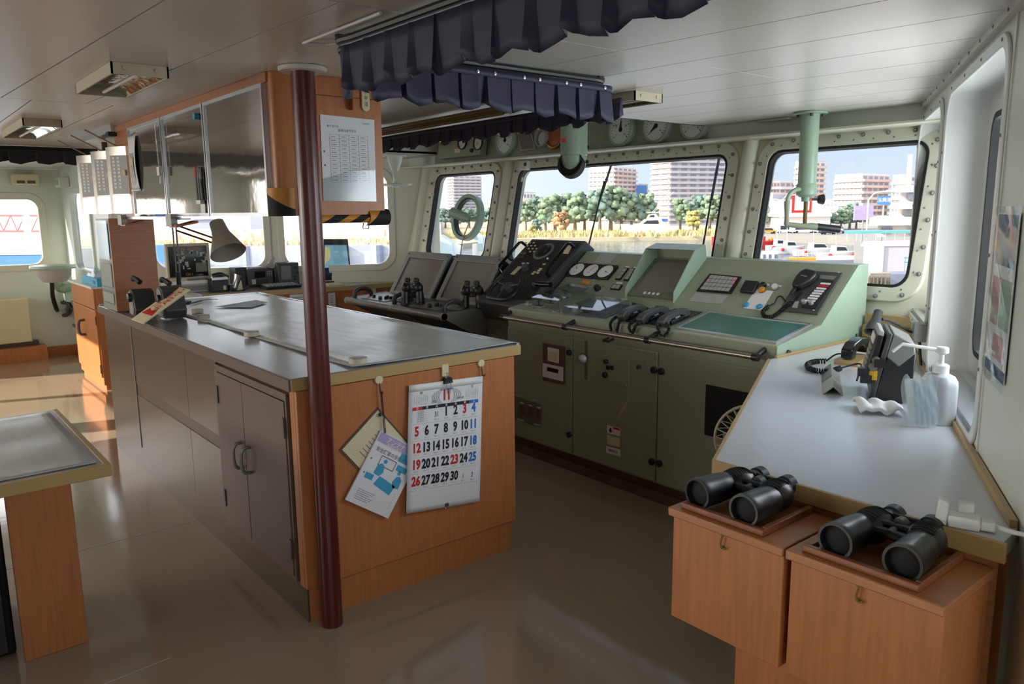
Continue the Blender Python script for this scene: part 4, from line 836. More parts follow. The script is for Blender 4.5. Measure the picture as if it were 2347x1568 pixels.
sq('label_plate', [(1300, 560), (1312, 561), (1302, 582), (1290, 581)], .004, .006, 'cream'); u, v = pf(SSF, 1257, 596); B('toggle_tip', MB(SSF).ball((u, v, .014), .009, 8), 'white', st_)
for pp in (((1151, 627), (1142, 612), (1193, 553), (1206, 563)), ((1258, 635), (1251, 622), (1303, 556), (1317, 567))):
    P_ = [SSF @ V((*pf(SSF, *p, h), h)) for p, h in zip(pp, (.004, .06, .06, .004))]
    B('grab_bar', MB().tube([P_[0], P_[0].lerp(P_[1], .8), P_[1].lerp(P_[2], .06), P_[1].lerp(P_[2], .94), P_[2].lerp(P_[3], .2), P_[3]], .011, 10), 'blackgloss', st_)
wpx = [(1154, 636), (1140, 645), (1125, 662), (1119, 677), (1123, 683), (1152, 687), (1165, 684), (1180, 672), (1193, 652), (1196, 640)]
wp = [SSF @ V((*pf(SSF, *p, .05), .05)) for p in wpx]; wh = B('steering_wheel', MB().tube(spline(wp, 4), .014, 10), 'black', st_)
u, v = pf(SSF, 1166, 664); B('wheel_hub', MB(SSF @ MZ(u, v)).lathe([(.055, .004), (.05, .03), (.03, .042)], 28), 'dkgrey', st_)
for p in (wp[1], wp[8], (wp[4]+wp[5])/2): B('wheel_spoke', MB().tube([SSF @ V((u, v, .03)), p], .008, 8), 'dkgrey', st_)
u, v = pf(SSF, 1225, 655); B('lever_boot', MB(SSF @ MZ(u, v)).lathe([(.03, .004), (.02, .03)], 18), 'black', st_); A_, B_ = SSF @ V((u, v, .02)), SSF @ V((*pf(SSF, 1222, 652, .09), .09)); B('lever_arm', MB().tube([A_, B_], .010, 10), 'dkgrey', st_)
B('lever_grip', MB().tube([SSF @ V((*pf(SSF, 1230, 651, .09), .09)), SSF @ V((*pf(SSF, 1262, 653, .09), .09))], .019, 14), 'blackgloss', st_)
B('notice_frame', MB().box(SX1-.27, SX1-.01, 3.385, 3.395, .42, .755), 'beige', st_); B('notice_page', MB().box(SX1-.25, SX1-.03, 3.38, 3.386, .43, .74), 'cream', st_)
# ------------------------------------------------------------------ two radar consoles
def radar(x0, x1, m0, m1, label):
    t = T('radar_console', label, 'radar', ((x0+x1)/2, 3.5, 0), 'radar consoles left of the steering stand'); cx = (x0+x1)/2; F, Z = 3.05, .85
    B('cabinet', MB().box(x0+.03, x1-.03, F+.40, 3.92, 0, Z-.22), 'green', t); B('cabinet_rail', MB().box(x0+.03, x1-.03, F+.39, F+.40, Z-.30, Z-.22), 'ltgrey', t)
    for k in range(2): B('rail_stud', MB(frame((x0+.2+.3*k, F+.39, Z-.26), (1, 0, 0), (0, 0, 1))).lathe([(.01, 0), (.006, .008)], 8), 'black', t)
    B('desk_wedge', MB().prism([(F+.007, Z-.025), (F+.007, Z+.005), (F+.38, Z+.025), (F+.38, Z-.20)], x0+.012, x1-.012, 'x'), 'blackmat', t)
    B('desk_top', MB().prism([(F+.007, Z+.005), (F+.007, Z+.010), (F+.38, Z+.030), (F+.38, Z+.025)], x0+.012, x1-.012, 'x'), 'dkgrey', t)
    for xx in (x0+.001, x1-.012): B('cheek', MB().prism([(F+.007, Z-.03), (F+.007, Z+.012), (F+.40, Z+.035), (F+.40, Z-.24)], xx, xx+.011, 'x'), 'grey', t)
    B('front_roll', MB().tube([(x0+.001, F, Z-.012), (x1-.001, F, Z-.012)], .026, 14), 'greym', t)
    for xx in (x0+.013, x1-.013): B('roll_cap', MB().tube([(xx-.012, F, Z-.012), (xx+.012, F, Z-.012)], .0275, 14), 'ltgrey', t)
    RF = frame(((m0+m1)/2, F+.385, Z+.015), (1, 0, 0), (0, .215, .35)); w2 = (m1-m0)/2; hh = .415
    B('monitor_case', MB(RF).box(-w2+.01, w2-.01, .0, hh-.01, -.10, 0), 'black', t, bevel=.008)
    B('bezel', MB(RF).plate([(-w2, -.01), (w2, -.01), (w2, hh), (-w2, hh)], [(-w2+.055, .03), (w2-.055, .03), (w2-.055, hh-.06), (-w2+.055, hh-.06)], 0, .022), 'greym', t, bevel=.003)
    B('screen', MB(RF).box(-w2+.055, w2-.055, .03, hh-.06, 0, .010), 'screen', t)
    for s_ in (-1, 1): B('bezel_screw', MB(RF @ MZ(s_*(w2-.03), hh-.025, .022)).lathe([(.008, 0), (.007, .002)], 10), 'black', t)
    for xx in (x0+.05, x1-.07):
        B('grab_handle', MB().tube(spline([(xx, F+.05, Z+.01), (xx, F+.055, Z+.06), (xx, F+.12, Z+.085), (xx, F+.19, Z+.065), (xx, F+.21, Z+.02)], 5), .018, 10), 'dkgrey', t)
    B('key_panel', MB().prism([(F+.05, Z+.0135), (F+.05, Z+.017), (F+.29, Z+.030), (F+.29, Z+.027)], cx-.22, cx+.16, 'x'), 'grey', t)
    for k, (dx, dy) in enumerate(((-.15, .06), (-.03, .05), (.0, .10), (.03, .07), (.07, .09), (.02, .02))): B('control_knob', MB(Matrix.Translation((cx+dx, F+.07+dy, Z+.018+dy*.053))).lathe([(.015, 0), (.014, .02), (.011, .022)], 12), 'black', t)
    B('palm_rest', MB(Matrix.Translation((cx+.22, F+.17, Z+.025))).ball((0, 0, 0), .06, 14, (1.5, .9, .38)), 'grey', t)
    return t
radar(-5.93, -5.165, -5.86, -5.215, 'grey radar console with tilted screen nearest the port windows')
radar(-5.16, -4.475, -5.14, -4.53, 'grey radar console with tilted screen beside the steering stand')
# binoculars
def binoc(m, label, group='black binoculars', s=1.0):
    """local frame: x across, y from objectives (-) to eyepieces (+), z up off the table"""
    t = T('binoculars', label, 'binoculars', m.translation, group)
    for sx in (-1, 1):
        lm = m @ Matrix.Translation((sx*.061*s, -.098*s, .0365*s)) @ Matrix.Rotation(-pi/2, 4, 'X') @ Matrix.Rotation(sx*-.05, 4, 'Y')
        tb_ = B('objective_tube', MB(lm).lathe([(.029*s, .014*s), (.0295*s, 0), (.0345*s, 0), (.0355*s, .010*s), (.034*s, .015*s), (.033*s, .06*s), (.030*s, .095*s), (.024*s, .115*s), (.016*s, .12*s)], 32), 'binblack', t)
        B('objective_lens', MB(lm).lathe([(.029*s, .014*s), (.016*s, .010*s), (.003*s, .009*s)], 20), 'blackmat', t)
        pm = m @ Matrix.Translation((sx*.049*s, .026*s, .036*s)) @ Matrix.Rotation(sx*.12, 4, 'Z')
        B('prism_housing', MB(pm).ball((0, 0, 0), .05*s, 24, (.74, 1.0, .70)), 'binblack', t)
        for k in range(7): B('grip_rib', MB(pm).tube([(.034*s*math.cos(a_), (-.022+.0075*k)*s, .0355*s*math.sin(a_)*math.sqrt(max(.2, 1-((-.022+.0075*k)/.052)**2))) for a_ in [pi*(.30+.4*q/6) for q in range(7)]], .0014*s, 5), 'black', t)
        em = m @ Matrix.Translation((sx*.036*s, .062*s, .042*s)) @ Matrix.Rotation(-pi/2, 4, 'X')
        B('eyepiece', MB(em).lathe([(.019*s, -.004*s), (.019*s, .012*s), (.0225*s, .016*s), (.023*s, .036*s), (.018*s, .040*s), (.013*s, .034*s)], 28), 'black', t)
        B('hinge_arm', MB(m).tube([(sx*.034*s, .012*s, .050*s), (sx*.016*s, .016*s, .052*s), (0, .016*s, .050*s)], [.010*s, .008*s, .009*s], 10), 'binblack', t)
        B('eyepiece_arm', MB(m).tube([(sx*.032*s, .066*s, .056*s), (0, .058*s, .058*s)], .0035*s, 8), 'dkgrey', t)
    B('hinge_axle', MB(m).tube([(0, -.012*s, .046*s), (0, .062*s, .050*s)], .008*s, 14), 'dkgrey', t)
    B('front_hinge', MB(m).tube([(-.034*s, -.004*s, .040*s), (0, -.008*s, .044*s), (.034*s, -.004*s, .040*s)], [.012*s, .010*s, .012*s], 10), 'binblack', t)
    B('focus_wheel', MB(m @ Matrix.Translation((0, .026*s, .050*s)) @ Matrix.Rotation(-pi/2, 4, 'X')).lathe([(.011*s, -.002*s), (.0145*s, .002*s), (.0145*s, .020*s), (.011*s, .024*s)], 24), 'dkgrey', t)
    return t
up = lambda x, y, z, rz: Matrix.Translation((x, y, z)) @ Matrix.Rotation(rz, 4, 'Z') @ Matrix.Rotation(pi/2, 4, 'X')
p = AZ(950, 695, .872); binoc(up(p.x, p.y, .873+.096, math.radians(38)), 'black binoculars standing upright between the two radar consoles')
p = AZ(1114, 704, .880); binoc(up(-4.545, 3.36, .875+.096, math.radians(38)), 'black binoculars standing upright beside the steering wheel')
# ------------------------------------------------------------------ starboard desk
DZ = .90; SN = SWF.col[2].to_3d()
def onwall(s, off=0): q = S0+SD*s+SN*off; return (q.x, q.y)
dk = T('chart_desk', 'pale grey side desk with tan edging running along the starboard windows', 'desk', (-1.2, 2.6, .86))
dpoly = [(-1.215, 1.712), (-.515, 1.712), onwall(2.72, .002), onwall(.30, .002), (-1.62, 3.955), (-1.915, 3.955), (-1.915, 3.08)]
B('desk_top', MB().prism(dpoly, DZ-.038, DZ), 'desk', dk)
def band(a, b, z0, z1, w_, mt, nm='edge_band'):
    a, b = V((*a, 0)), V((*b, 0)); d_ = (b-a).normalized(); n_ = V((d_.y, -d_.x, 0))*w_
    return B(nm, MB().prism([tuple(a[:2]), tuple(b[:2]), tuple((b+n_)[:2]), tuple((a+n_)[:2])], z0, z1), mt, dk, bevel=.0015)
band((-1.215, 1.712), (-1.917, 3.08), DZ-.042, DZ+.001, -.012, 'tan'); band((-1.222, 1.712), (-.507, 1.712), DZ-.042, DZ+.001, .012, 'tan')
wf0, wf1 = onwall(2.72, .003), onwall(.35, .003); band(wf0, wf1, DZ, DZ+.018, -.016, 'tan', 'wall_fillet')
band((-1.915, 3.11), (-1.915, 3.955), DZ, DZ+.012, .012, 'tan', 'console_fillet')
for (px, py) in ((1806, 807), (1963, 770)): 
    u, v = AX(px, py, -1.923).y, AX(px, py, -1.923).z; B('bumper_stud', MB(frame((-1.923, u, v), (0, 1, 0), (0, 0, 1))).lathe([(.012, 0), (.012, .008), (.008, .012)], 14), 'dkgrey', ko)
B('support_panel', MB().prism([(-1.12, 1.80), onwall(2.75, .02), onwall(2.70, .02), (-1.14, 1.84)], 0, DZ-.04), 'wood', dk)
# tan sill boards under the front window
for (y0, z0, z1) in ((3.93, .985, 1.03), (3.90, .915, .975)):
    B('sill_board', MB().box(-1.905, -1.66, y0, y0+.03, z0, z1), 'tan', dk)
# ------------------------------------------------------------------ binocular cabinets
def bcab(x0, x1, label):
    t = T('binocular_cabinet', label, 'cabinet', ((x0+x1)/2, 1.6, .545), 'beech cabinets under the binoculars'); Zt = .842
    B('body', MB().box(x0+.006, x1-.006, 1.478, 1.70, .545, Zt-.022), 'wood', t, bevel=.002)
    B('lid', MB().box(x0, x1, 1.462, 1.708, Zt-.022, Zt), 'woodtop', t, bevel=.003)
    xm = (x0+x1)/2-.005; pm = frame((xm, 1.4775, .80), (1, 0, 0), (0, 0, 1))
    B('hook_latch', MB(pm).tube(spline([(0, .018, .002), (.002, .008, .008), (-.001, -.006, .008), (.004, -.018, .006), (.012, -.014, .006)], 4), .0022, 6).tube([(0, .018, -.001), (0, .018, .006)], .005, 8), 'bronze', t); B('latch_eye', MB(pm).tube([(.0, -.016, -.001), (.0, -.016, .005)], .004, 8), 'bronze', t)
    return t
bcab(-1.177, -.858, 'beech cabinet with brass hook under the left binoculars')
bcab(-.852, -.523, 'beech cabinet with brass hook under the right binoculars')
bs = T('base_cabinet', 'recessed beech base cabinet below the binocular cabinets', 'cabinet', (-.8, 1.65, 0)); B('carcass', MB().box(-1.03, -.54, 1.712, 1.76, 0, .84).box(-1.03,-.54,1.56,1.70,0,.543), 'wood', bs); B('back_board', MB().box(-1.177, -.523, 1.714, 1.722, .55, .858), 'woodtop', bs)
for (x0, x1, lb_) in ((-1.151, -.919, 'reddish wooden tray frame holding the left binoculars'), (-.823, -.579, 'reddish wooden tray frame holding the right binoculars')):
    t = T('wooden_tray', lb_, 'tray', ((x0+x1)/2, 1.59, .842), 'wooden trays for the binoculars')
    B('front_batten', MB().box(x0, x1, 1.480, 1.494, .8425, .858), 'woodred', t, bevel=.002); B('side_batten', MB().box(x1-.014, x1, 1.495, 1.695, .8425, .860), 'woodred', t, bevel=.002); B('side_batten', MB().box(x0, x0+.014, 1.495, 1.53, .8425, .858), 'woodred', t, bevel=.002)
tray_z = .8435
binoc(TR(-1.042, 1.603, tray_z, math.radians(-3)), 'black binoculars lying in the left wooden tray', s=1.13)
binoc(TR(-.690, 1.603, tray_z, math.radians(1)), 'black binoculars lying in the right wooden tray beside the wall', s=1.13)
for (px, py, lb_) in ((1836, 1157, 'dark pencil lying behind the left binoculars'), (2185, 1263, 'dark pencil lying behind the right binoculars')):
    a_, b_ = AZ(px-20, py-7, .842), AZ(px+20, py+7, .842); z_ = V((0, 0, .0045)); tag(B('pencil', MB().tube([a_+z_, a_.lerp(b_, .08)+z_, b_+z_], [.001, .0035, .0035], 6), 'brown'), lb_, 'pencil', 'pencils on the binocular cabinets')
# ------------------------------------------------------------------ things on the desk
SPF = frame(AZ(1998, 921, DZ), -SN, (0, 0, 1))           # u toward the wall, v up, n along the wall
if SPF.col[2].to_3d().dot(SD) < 0: SGN = -1
else: SGN = 1
def sp_poly(pxs): return [pf(SPF, *p) for p in pxs]
def extr(name, pxs, d0, d1, mt, par, bevel=0):
    q_ = [(u, max(v, .001)) for u, v in sp_poly(pxs)]
    return B(name, MB(SPF).prism(q_, -SGN*d0, -SGN*d1), mt, par, bevel)
vr = T('radio_telephone', 'grey and black radio telephone unit tilted on a bracket on the desk', 'radio', SPF.translation)
extr('bracket', [(1999, 921), (2043, 790), (2100, 812), (2086, 930)], 0, .22, 'black', vr, .004)
extr('hood', [(2030, 818), (2048, 764), (2098, 790), (2098, 812), (2060, 842)], -.002, .235, 'grey', vr, .005)
extr('front_bezel', [(1992, 905), (2036, 762), (2046, 766), (2004, 912)], -.006, .24, 'dkgrey', vr, .003)
un = extr('control_unit', [(1982, 858), (2011, 768), (2026, 772), (2000, 868)], .0, .20, 'black', vr, .004); extr('unit_cap', [(2011, 768), (2016, 757), (2027, 760), (2026, 772)], .0, .20, 'ltgrey', vr, .003)
a_, b_ = pf(SPF, 1982, 858), pf(SPF, 2011, 768); ud = V((b_[0]-a_[0], b_[1]-a_[1], 0)); KF = SPF @ frame((a_[0], a_[1], 0), (0, 0, -SGN), ud)
kn = KF.col[2].to_3d().dot(SN); ks_ = 1 if kn > 0 else -1
for r_ in range(5):
    for c_ in range(3): B('key', MB(KF).cbox(.04+.035*c_, ud.length*(.12+.13*r_), ks_*.004, .022, .012, .006), 'ltgrey', un)
B('lcd', MB(KF).cbox(.09, ud.length*.85, ks_*.003, .13, ud.length*.2, .004), 'white', un)
for (px, py, r_) in ((2008, 826, .014), (2001, 840, .015)): u, v = pf(SPF, px, py); B('side_knob', MB(SPF @ MZ(u, v, 0)).lathe([(r_, 0), (r_*.9, SGN*.022)], 14), 'grey', vr)
u, v = pf(SPF, 2000, 855); B('yellow_plug', MB(SPF @ MZ(u, v, 0)).box(-.014, .014, -.022, .012, SGN*.003, SGN*.018), 'yellow', vr); B('plug_cable', MB().tube(spline([SPF @ V((u, v-.02, SGN*.01)), SPF @ V((u+.002, v-.06, SGN*.012)), SPF @ V((u+.004, v-.10, SGN*.006)), SPF @ V((u-.005, .02, SGN*.004))], 5), .004, 6), 'cord', vr)
for (px, py) in ((1978, 850), (1984, 866), (2016, 830)): u, v = pf(SPF, px, py); B('connector', MB(SPF @ MZ(u, v, 0)).box(-.018, .018, -.014, .014, SGN*.001, SGN*.03), 'black', vr)
# handset lying in front with its coiled cord
hs = T('radio_handset', 'black radio handset resting on a tan block beside the radio telephone', 'handset', AZ(1945, 835, DZ))
HF = frame(AZ(1938, 838, DZ), AZ(1998, 806, DZ)-AZ(1938, 838, DZ), (-1, .2, 0)); Lh = (AZ(1998, 806, DZ)-AZ(1938, 838, DZ)).length
HF = frame(HF.translation, (AZ(2000, 812, DZ)-AZ(1938, 838, DZ)), V((0, 0, 1)).cross(AZ(2000, 812, DZ)-AZ(1938, 838, DZ)))
side = [(0, .03), (.05, .024), (.058, .052), (.09, .07), (.15, .07), (.18, .05), (.19, .03), (.235, .04), (.24, .075), (.2, .1), (.12, .108), (.04, .095), (0, .07)]
B('handset_body', MB(HF).prism(side, -.024, .024, 'y'), 'blackgloss', hs, bevel=.006); B('rest_block', MB(HF).box(.0, .20, -.05, .05, .0005, .023), 'tan', hs)
h0 = HF @ V((0, 0, .05)); cpx = [(1926, 838), (1900, 835), (1872, 828), (1852, 836), (1862, 848), (1895, 850), (1920, 847), (1936, 838)]
cpts = [AZ(px, py, DZ+.014) for px, py in ((1893, 828), (1868, 829), (1851, 836), (1858, 846), (1880, 851), (1905, 851), (1926, 844))]
B('coiled_cord', MB().tube(spline([h0, h0.lerp(cpts[0], .5)+V((0, 0, .015)), cpts[0]], 5), .0035, 6).tube(coil(cpts, .0095, 34, 8), .0036, 5).tube(spline([cpts[-1], cpts[-1]+V((.06, .05, .02)), SPF @ V((-.05, .06, -SGN*.06))], 5), .0035, 6), 'cord', hs)
# two tent shaped name plates
for (a_, b_, mt_, lb_) in (((1903, 850), (1905, 880), 'grey', 'dark grey folded metal name plate nearer the coiled cord'), ((1906, 880), (1909, 906), 'ltgrey', 'bright folded metal name plate nearer the photographer')):
    A_, B_ = AZ(*a_, DZ), AZ(*b_, DZ); d_ = B_-A_; L_ = d_.length; m = frame(A_, d_, V((0, 0, 1)).cross(d_))
    tag(B('name_plate', MB(m).prism([(-.035, .0005), (0, .032), (.035, .0005), (.031, .0005), (0, .028), (-.031, .0005)], 0, L_*.97, 'x'), mt_), lb_, 'name plate', 'folded metal name plates')
# folded cloth
c0 = AZ(1968, 948, DZ); c1 = AZ(2066, 952, DZ); cd_ = c1-c0; cm = frame(c0, cd_, V((0, 0, 1)).cross(cd_))
tag(B('folded_cloth', MB(cm).grid(lambda a_, b_: (a_*cd_.length*1.05, -.02+.12*b_, .010+.014*math.sin(a_*5.5+b_*2)**2*(1-a_*.3)+.012*math.sin(pi*b_)+(.006*math.sin(a_*17))), 24, 10), 'towel', solid=.012), 'white folded cloth lying in front of the radio telephone', 'cloth')
# hand sanitiser bottle with pump
bz = AZ(2118, 972, DZ); sb = T('pump_bottle', 'translucent white pump bottle of hand gel beside the pack of masks', 'bottle', (bz.x, bz.y, DZ)); m = Matrix.Translation((bz.x+.012, bz.y+.06, DZ+.001)) @ Matrix.Rotation(math.radians(-30), 4, 'Z')
mat('gel', (206, 212, 218), .3, alpha=.93); mat('bag', (196, 214, 222), .25, alpha=.55); mat('maskblue', (150, 186, 206), .6)
hb = .155
mb = MB(m); prof = [(1, 0), (1, .12), (.97, .135), (.8, .15), (.45, .158)]; k = 32; vs = []
for (s_, z_) in prof: vs += [(s_*p_[0], s_*p_[1], z_) for p_ in rrect(.112, .072, .026, 7)]
n_ = 32; mb.add(vs, [(a*n_+i, a*n_+(i+1) % n_, (a+1)*n_+(i+1) % n_, (a+1)*n_+i) for a in range(4) for i in range(n_)]+[tuple(range(n_))[::-1], tuple(range(4*n_, 5*n_))]); B('bottle', mb, 'gel', sb)
B('collar', MB(m).lathe([(.024, .158), (.024, .182), (.018, .186)], 24), 'white', sb); B('stem', MB(m).lathe([(.008, .186), (.007, .215), (.012, .222)], 16), 'white', sb); B('pump_head', MB(m).lathe([(.010, .216), (.019, .222), (.019, .236), (.016, .24)], 24), 'white', sb)
hd_ = m @ V((0, 0, .229)); n1 = onpl(2068, 789, hd_, CM[2]); n2 = onpl(2046, 806, hd_, CM[2]); B('nozzle', MB().tube([hd_, n1, n2], [.006, .0055, .005], 10), 'white', sb)
mk0 = AZ(2072, 978, DZ); mk1 = AZ(2138, 982, DZ); md = mk1-mk0; mm = frame(mk0+V((0, 0, .002)), md, (0, 0, 1))
mp = T('mask_pack', 'clear bag of folded pale blue masks leaning on the pump bottle', 'bag', mk0); wm_ = md.length; dir_ = 1 if mm.col[2].to_3d().dot(CAM-mk0) > 0 else -1
for i in range(9):
    x0 = .006+wm_*.09*i; B('mask', MB(mm).add([(x0-.012, .145-.002*i, -dir_*(.014+.001*i)), (x0+.010, .148-.004*i, -dir_*.012), (x0+.028, .01, -dir_*.002), (x0+.008, .006, -dir_*.004), (x0-.012, .145-.002*i, -dir_*.018), (x0+.010, .148-.004*i, -dir_*.016), (x0+.028, .01, -dir_*.006), (x0+.008, .006, -dir_*.008)], [(0, 1, 2, 3), (7, 6, 5, 4), (0, 4, 5, 1), (1, 5, 6, 2), (2, 6, 7, 3), (3, 7, 4, 0)]), 'maskblue' if i % 2 else 'white', mp)
B('clear_bag', MB(mm).grid(lambda a_, b_: (-.012+(wm_+.02)*a_+.006*math.sin(b_*6), .158*b_+(.01*math.sin(a_*19)*b_**6), dir_*(.004+.008*math.sin(pi*a_)*math.sin(pi*min(1, b_*1.05))+.002*math.sin(a_*21+b_*13))), 18, 18), 'bag', mp)
# junction box with gooseneck lamp on the wall
JF = SWF; jb = T('junction_box', 'grey metal junction box on the wall between the starboard windows', 'box', SWF @ V((.95, 1.0, 0)))
s0, s1, z0, z1 = .935, .995, 1.02, 1.095
B('box', MB(SWF).box(s0-.01, s1+.01, z0, z1, .011, .058), 'grey', jb, bevel=.002)
for (du, dv) in ((-.012, -.02), (-.012, 0), (-.012, .02)): B('gland', MB(SWF).tube([(s0-.01, (z0+z1)/2+dv, .035), (s0-.022, (z0+z1)/2+dv, .035)], .006, 8), 'dkgrey', jb)
B('cable', MB(SWF).tube(spline([(.96, z0, .03), (.962, .97, .025), (.97, .93, .02), (.975, DZ+.02, .018)], 5), .006, 8), 'cord', jb)
gl = T('gooseneck_lamp', 'black gooseneck lamp with small cone head reaching over the radio telephone', 'lamp', SWF @ V((.95, 1.03, .03)))
g0 = SWF @ V((s0-.022, (z0+z1)/2-.005, .035)); dpt = (g0-CAM).dot(CM[2])
def atd(px, py, d_): r_ = ray(px, py); return CAM+r_*d_
gp = [g0, atd(2085, 760, dpt-.02), atd(2060, 745, dpt-.05), atd(2035, 734, dpt-.08), atd(2022, 732, dpt-.1)]
B('gooseneck', MB().tube(spline(gp, 6), .006, 8), 'dkgrey', gl)
ht, hb_ = atd(2014, 713, dpt-.1), atd(1999, 762, dpt-.14); ax = (hb_-ht); LL = ax.length; hm_ = ax.normalized().to_track_quat('Z', 'Y').to_matrix().to_4x4(); hm_.translation = ht
B('lamp_head', MB(hm_).lathe([(.014, 0), (.018, .004), (.019, LL*.4), (.030, LL*.78), (.031, LL), (.028, LL), (.02, LL*.6)], 24), 'dkgrey', gl)
# extension socket with white cord at the near wall end of the desk
es = T('extension_socket', 'white multi-way plug with cord lying on the desk corner by the wall', 'socket', AZ(2215, 1212, DZ)); e0 = AZ(2208, 1208, DZ); m = TR(e0.x, e0.y, DZ+.001, math.radians(20))
B('tap_body', MB(m).box(-.03, .03, -.02, .02, 0, .026), 'white', es, bevel=.004); B('plug', MB(m).box(.03, .058, -.015, .015, .002, .022), 'white', es, bevel=.004); B('side_plug', MB(m).prism([(-.055, 0), (-.03, 0), (-.03, .05), (-.05, .058)], -.014, .014, 'y'), 'white', es, bevel=.004); B('rear_plug', MB(m).box(-.015, .018, .02, .04, .0, .045), 'white', es, bevel=.004)
B('cord', MB().tube(spline([m @ V((.058, 0, .012)), V((-.50, 1.735, DZ+.018)), V((-.42, 1.74, DZ+.022)), V((-.36, 1.66, DZ+.02))], 6), .005, 8), 'white', es)
# fan peeking out below the desk
fp = AZ(1690, 985, .66); fn = T('electric_fan', 'beige electric fan with ribbed guard half hidden under the desk edge', 'fan', (fp.x, fp.y, 0)); fm = frame((fp.x+.06, fp.y, .64), (.8, .6, 0), (0, 0, 1))
B('motor_body', MB(fm).lathe([(.05, -.12), (.075, -.10), (.085, -.03), (.02, 0)], 28), 'beige', fn); B('guard_ring', MB(fm).tube([(.14*math.cos(a*pi/18), .14*math.sin(a*pi/18), .02) for a in range(36)], .006, 6, closed=True), 'beige', fn)
for i in range(24):
    a = 2*pi*i/24; B('guard_rib', MB(fm).tube([(.03*math.cos(a), .03*math.sin(a), .05), (.10*math.cos(a), .10*math.sin(a), .05), (.14*math.cos(a), .14*math.sin(a), .02), (.10*math.cos(a), .10*math.sin(a), -.03), (.085*math.cos(a), .085*math.sin(a), -.04)], .0025, 5), 'beige', fn)
for i in range(4): a = pi/2*i; B('blade', MB(fm).prism([(.015*math.cos(a), .015*math.sin(a)), (.11*math.cos(a-.2), .11*math.sin(a-.2)), (.12*math.cos(a+.5), .12*math.sin(a+.5)), (.02*math.cos(a+1), .02*math.sin(a+1))], .012, .016), 'ltgrey', fn)
B('stand', MB().tube([(fp.x+.05, fp.y-.03, .56), (fp.x+.05, fp.y-.03, .02)], .016, 12), 'beige', fn); B('base', MB(Matrix.Translation((fp.x+.05, fp.y-.03, 0))).lathe([(.15, 0), (.15, .015), (.04, .03)], 32), 'beige', fn)
# poster in a clear sleeve on the starboard wall
PF_ = SWF; po2 = T('wall_poster', 'glossy coloured poster in a clear sleeve on the right-hand wall', 'poster', SWF @ V((2.35, 1.1, .005)))
B('sheet', MB(SWF).box(2.225, 2.47, 1.155, 1.56, .0045, .0065), 'paper', po2); mat('posterblue', (52, 86, 130), .5); mat('postergrn', (150, 176, 160), .5)
B('blue_band', MB(SWF).box(2.227, 2.468, 1.157, 1.185, .0065, .0068), 'posterblue', po2); B('picture', MB(SWF).box(2.235, 2.46, 1.43, 1.555, .0065, .0068), 'posterblue', po2); B('picture', MB(SWF).box(2.235, 2.33, 1.28, 1.40, .0065, .0068), 'posterpink', po2); B('picture', MB(SWF).box(2.345, 2.46, 1.28, 1.40, .0065, .0068), 'postergrn', po2); B('picture', MB(SWF).box(2.30, 2.42, 1.20, 1.26, .0065, .0068), 'posterpink', po2)
B('sleeve', MB(SWF).grid(lambda a_, b_: (2.215+.265*a_, 1.135+.44*b_, .009+.004*math.sin(a_*9+b_*21)*math.sin(b_*8)), 10, 24), 'film_clear', po2)
# ------------------------------------------------------------------ gauges over the front windows
def gauge(px, py, r, label, needle, red=True, mt='palegreen', tilt=0):
    u, v = pf(GPF, px, py, .02); m = GPF @ MZ(u, v) @ Matrix.Rotation(tilt, 4, 'X'); t = T('round_gauge', label, 'gauge', m.translation, 'round gauges over the front windows')
    B('case', MB(m).lathe([(r*1.16, .0005), (r*1.16, .03), (r*1.05, .042), (r*.98, .040), (r*.96, .030)], 40), mt, t); B('dial', MB(m).lathe([(r*.97, .028), (r*.97, .031)], 40), 'white', t)
    mb = MB(m)
    for k in range(21):
        a_ = math.radians(220-13*k); r0, r1 = r*(.74 if k % 5 else .68), r*.86; w_ = .018 if k % 5 else .03
        mb.add([(r0*math.cos(a_-w_), r0*math.sin(a_-w_), .0315), (r1*math.cos(a_-w_), r1*math.sin(a_-w_), .0315), (r1*math.cos(a_+w_), r1*math.sin(a_+w_), .0315), (r0*math.cos(a_+w_), r0*math.sin(a_+w_), .0315)], [(0, 1, 2, 3)])
    for k in range(5): a_ = math.radians(220-65*k); text(mb, str(k*10), r*.2, m.inverted() @ m @ MZ(r*.52*math.cos(a_), r*.52*math.sin(a_), .0312))
    B('dial_marks', mb, 'ink', t); B('needle', MB(m).prism([(-.006*math.sin(needle)*2, .006*math.cos(needle)*2), (.006*math.sin(needle)*2, -.006*math.cos(needle)*2), (r*.7*math.cos(needle), r*.7*math.sin(needle))], .033, .035), 'ink' if not red else 'ink', t); B('hub', MB(m).lathe([(r*.16, .033), (r*.14, .037)], 16), 'ink', t)
    if red: B('red_mark', MB(m).prism([(r*.5*math.cos(2.4), r*.5*math.sin(2.4)), (r*.62*math.cos(2.4), r*.62*math.sin(2.4)), (r*.62*math.cos(2.6), r*.62*math.sin(2.6)), (r*.5*math.cos(2.6), r*.5*math.sin(2.6))], .0315, .0322), 'red', t)
gauge(1160, 322, .105, 'round white gauge in a green rim right of the twin gauge box', 1.6)
gauge(1425, 298, .098, 'round white gauge with black centre right of the green periscope', 1.6)
gauge(1506, 289, .098, 'round white gauge with one thin needle between two others', 3.9, False, 'ltgrey')
gauge(1592, 283, .092, 'round pale gauge nearest the ceiling corner', 2.6, False, 'ltgrey')
gb = T('gauge_box', 'green box with two small white dials under the ceiling', 'gauge box', AY(1064, 356, 3.96)); GB = frame((-5.50, 3.955, 2.03), (1, 0, 0), (0, .1, 1))
B('case', MB(GB).box(-.34, .27, 0, .20, -.07, 0), 'green', gb, bevel=.004)
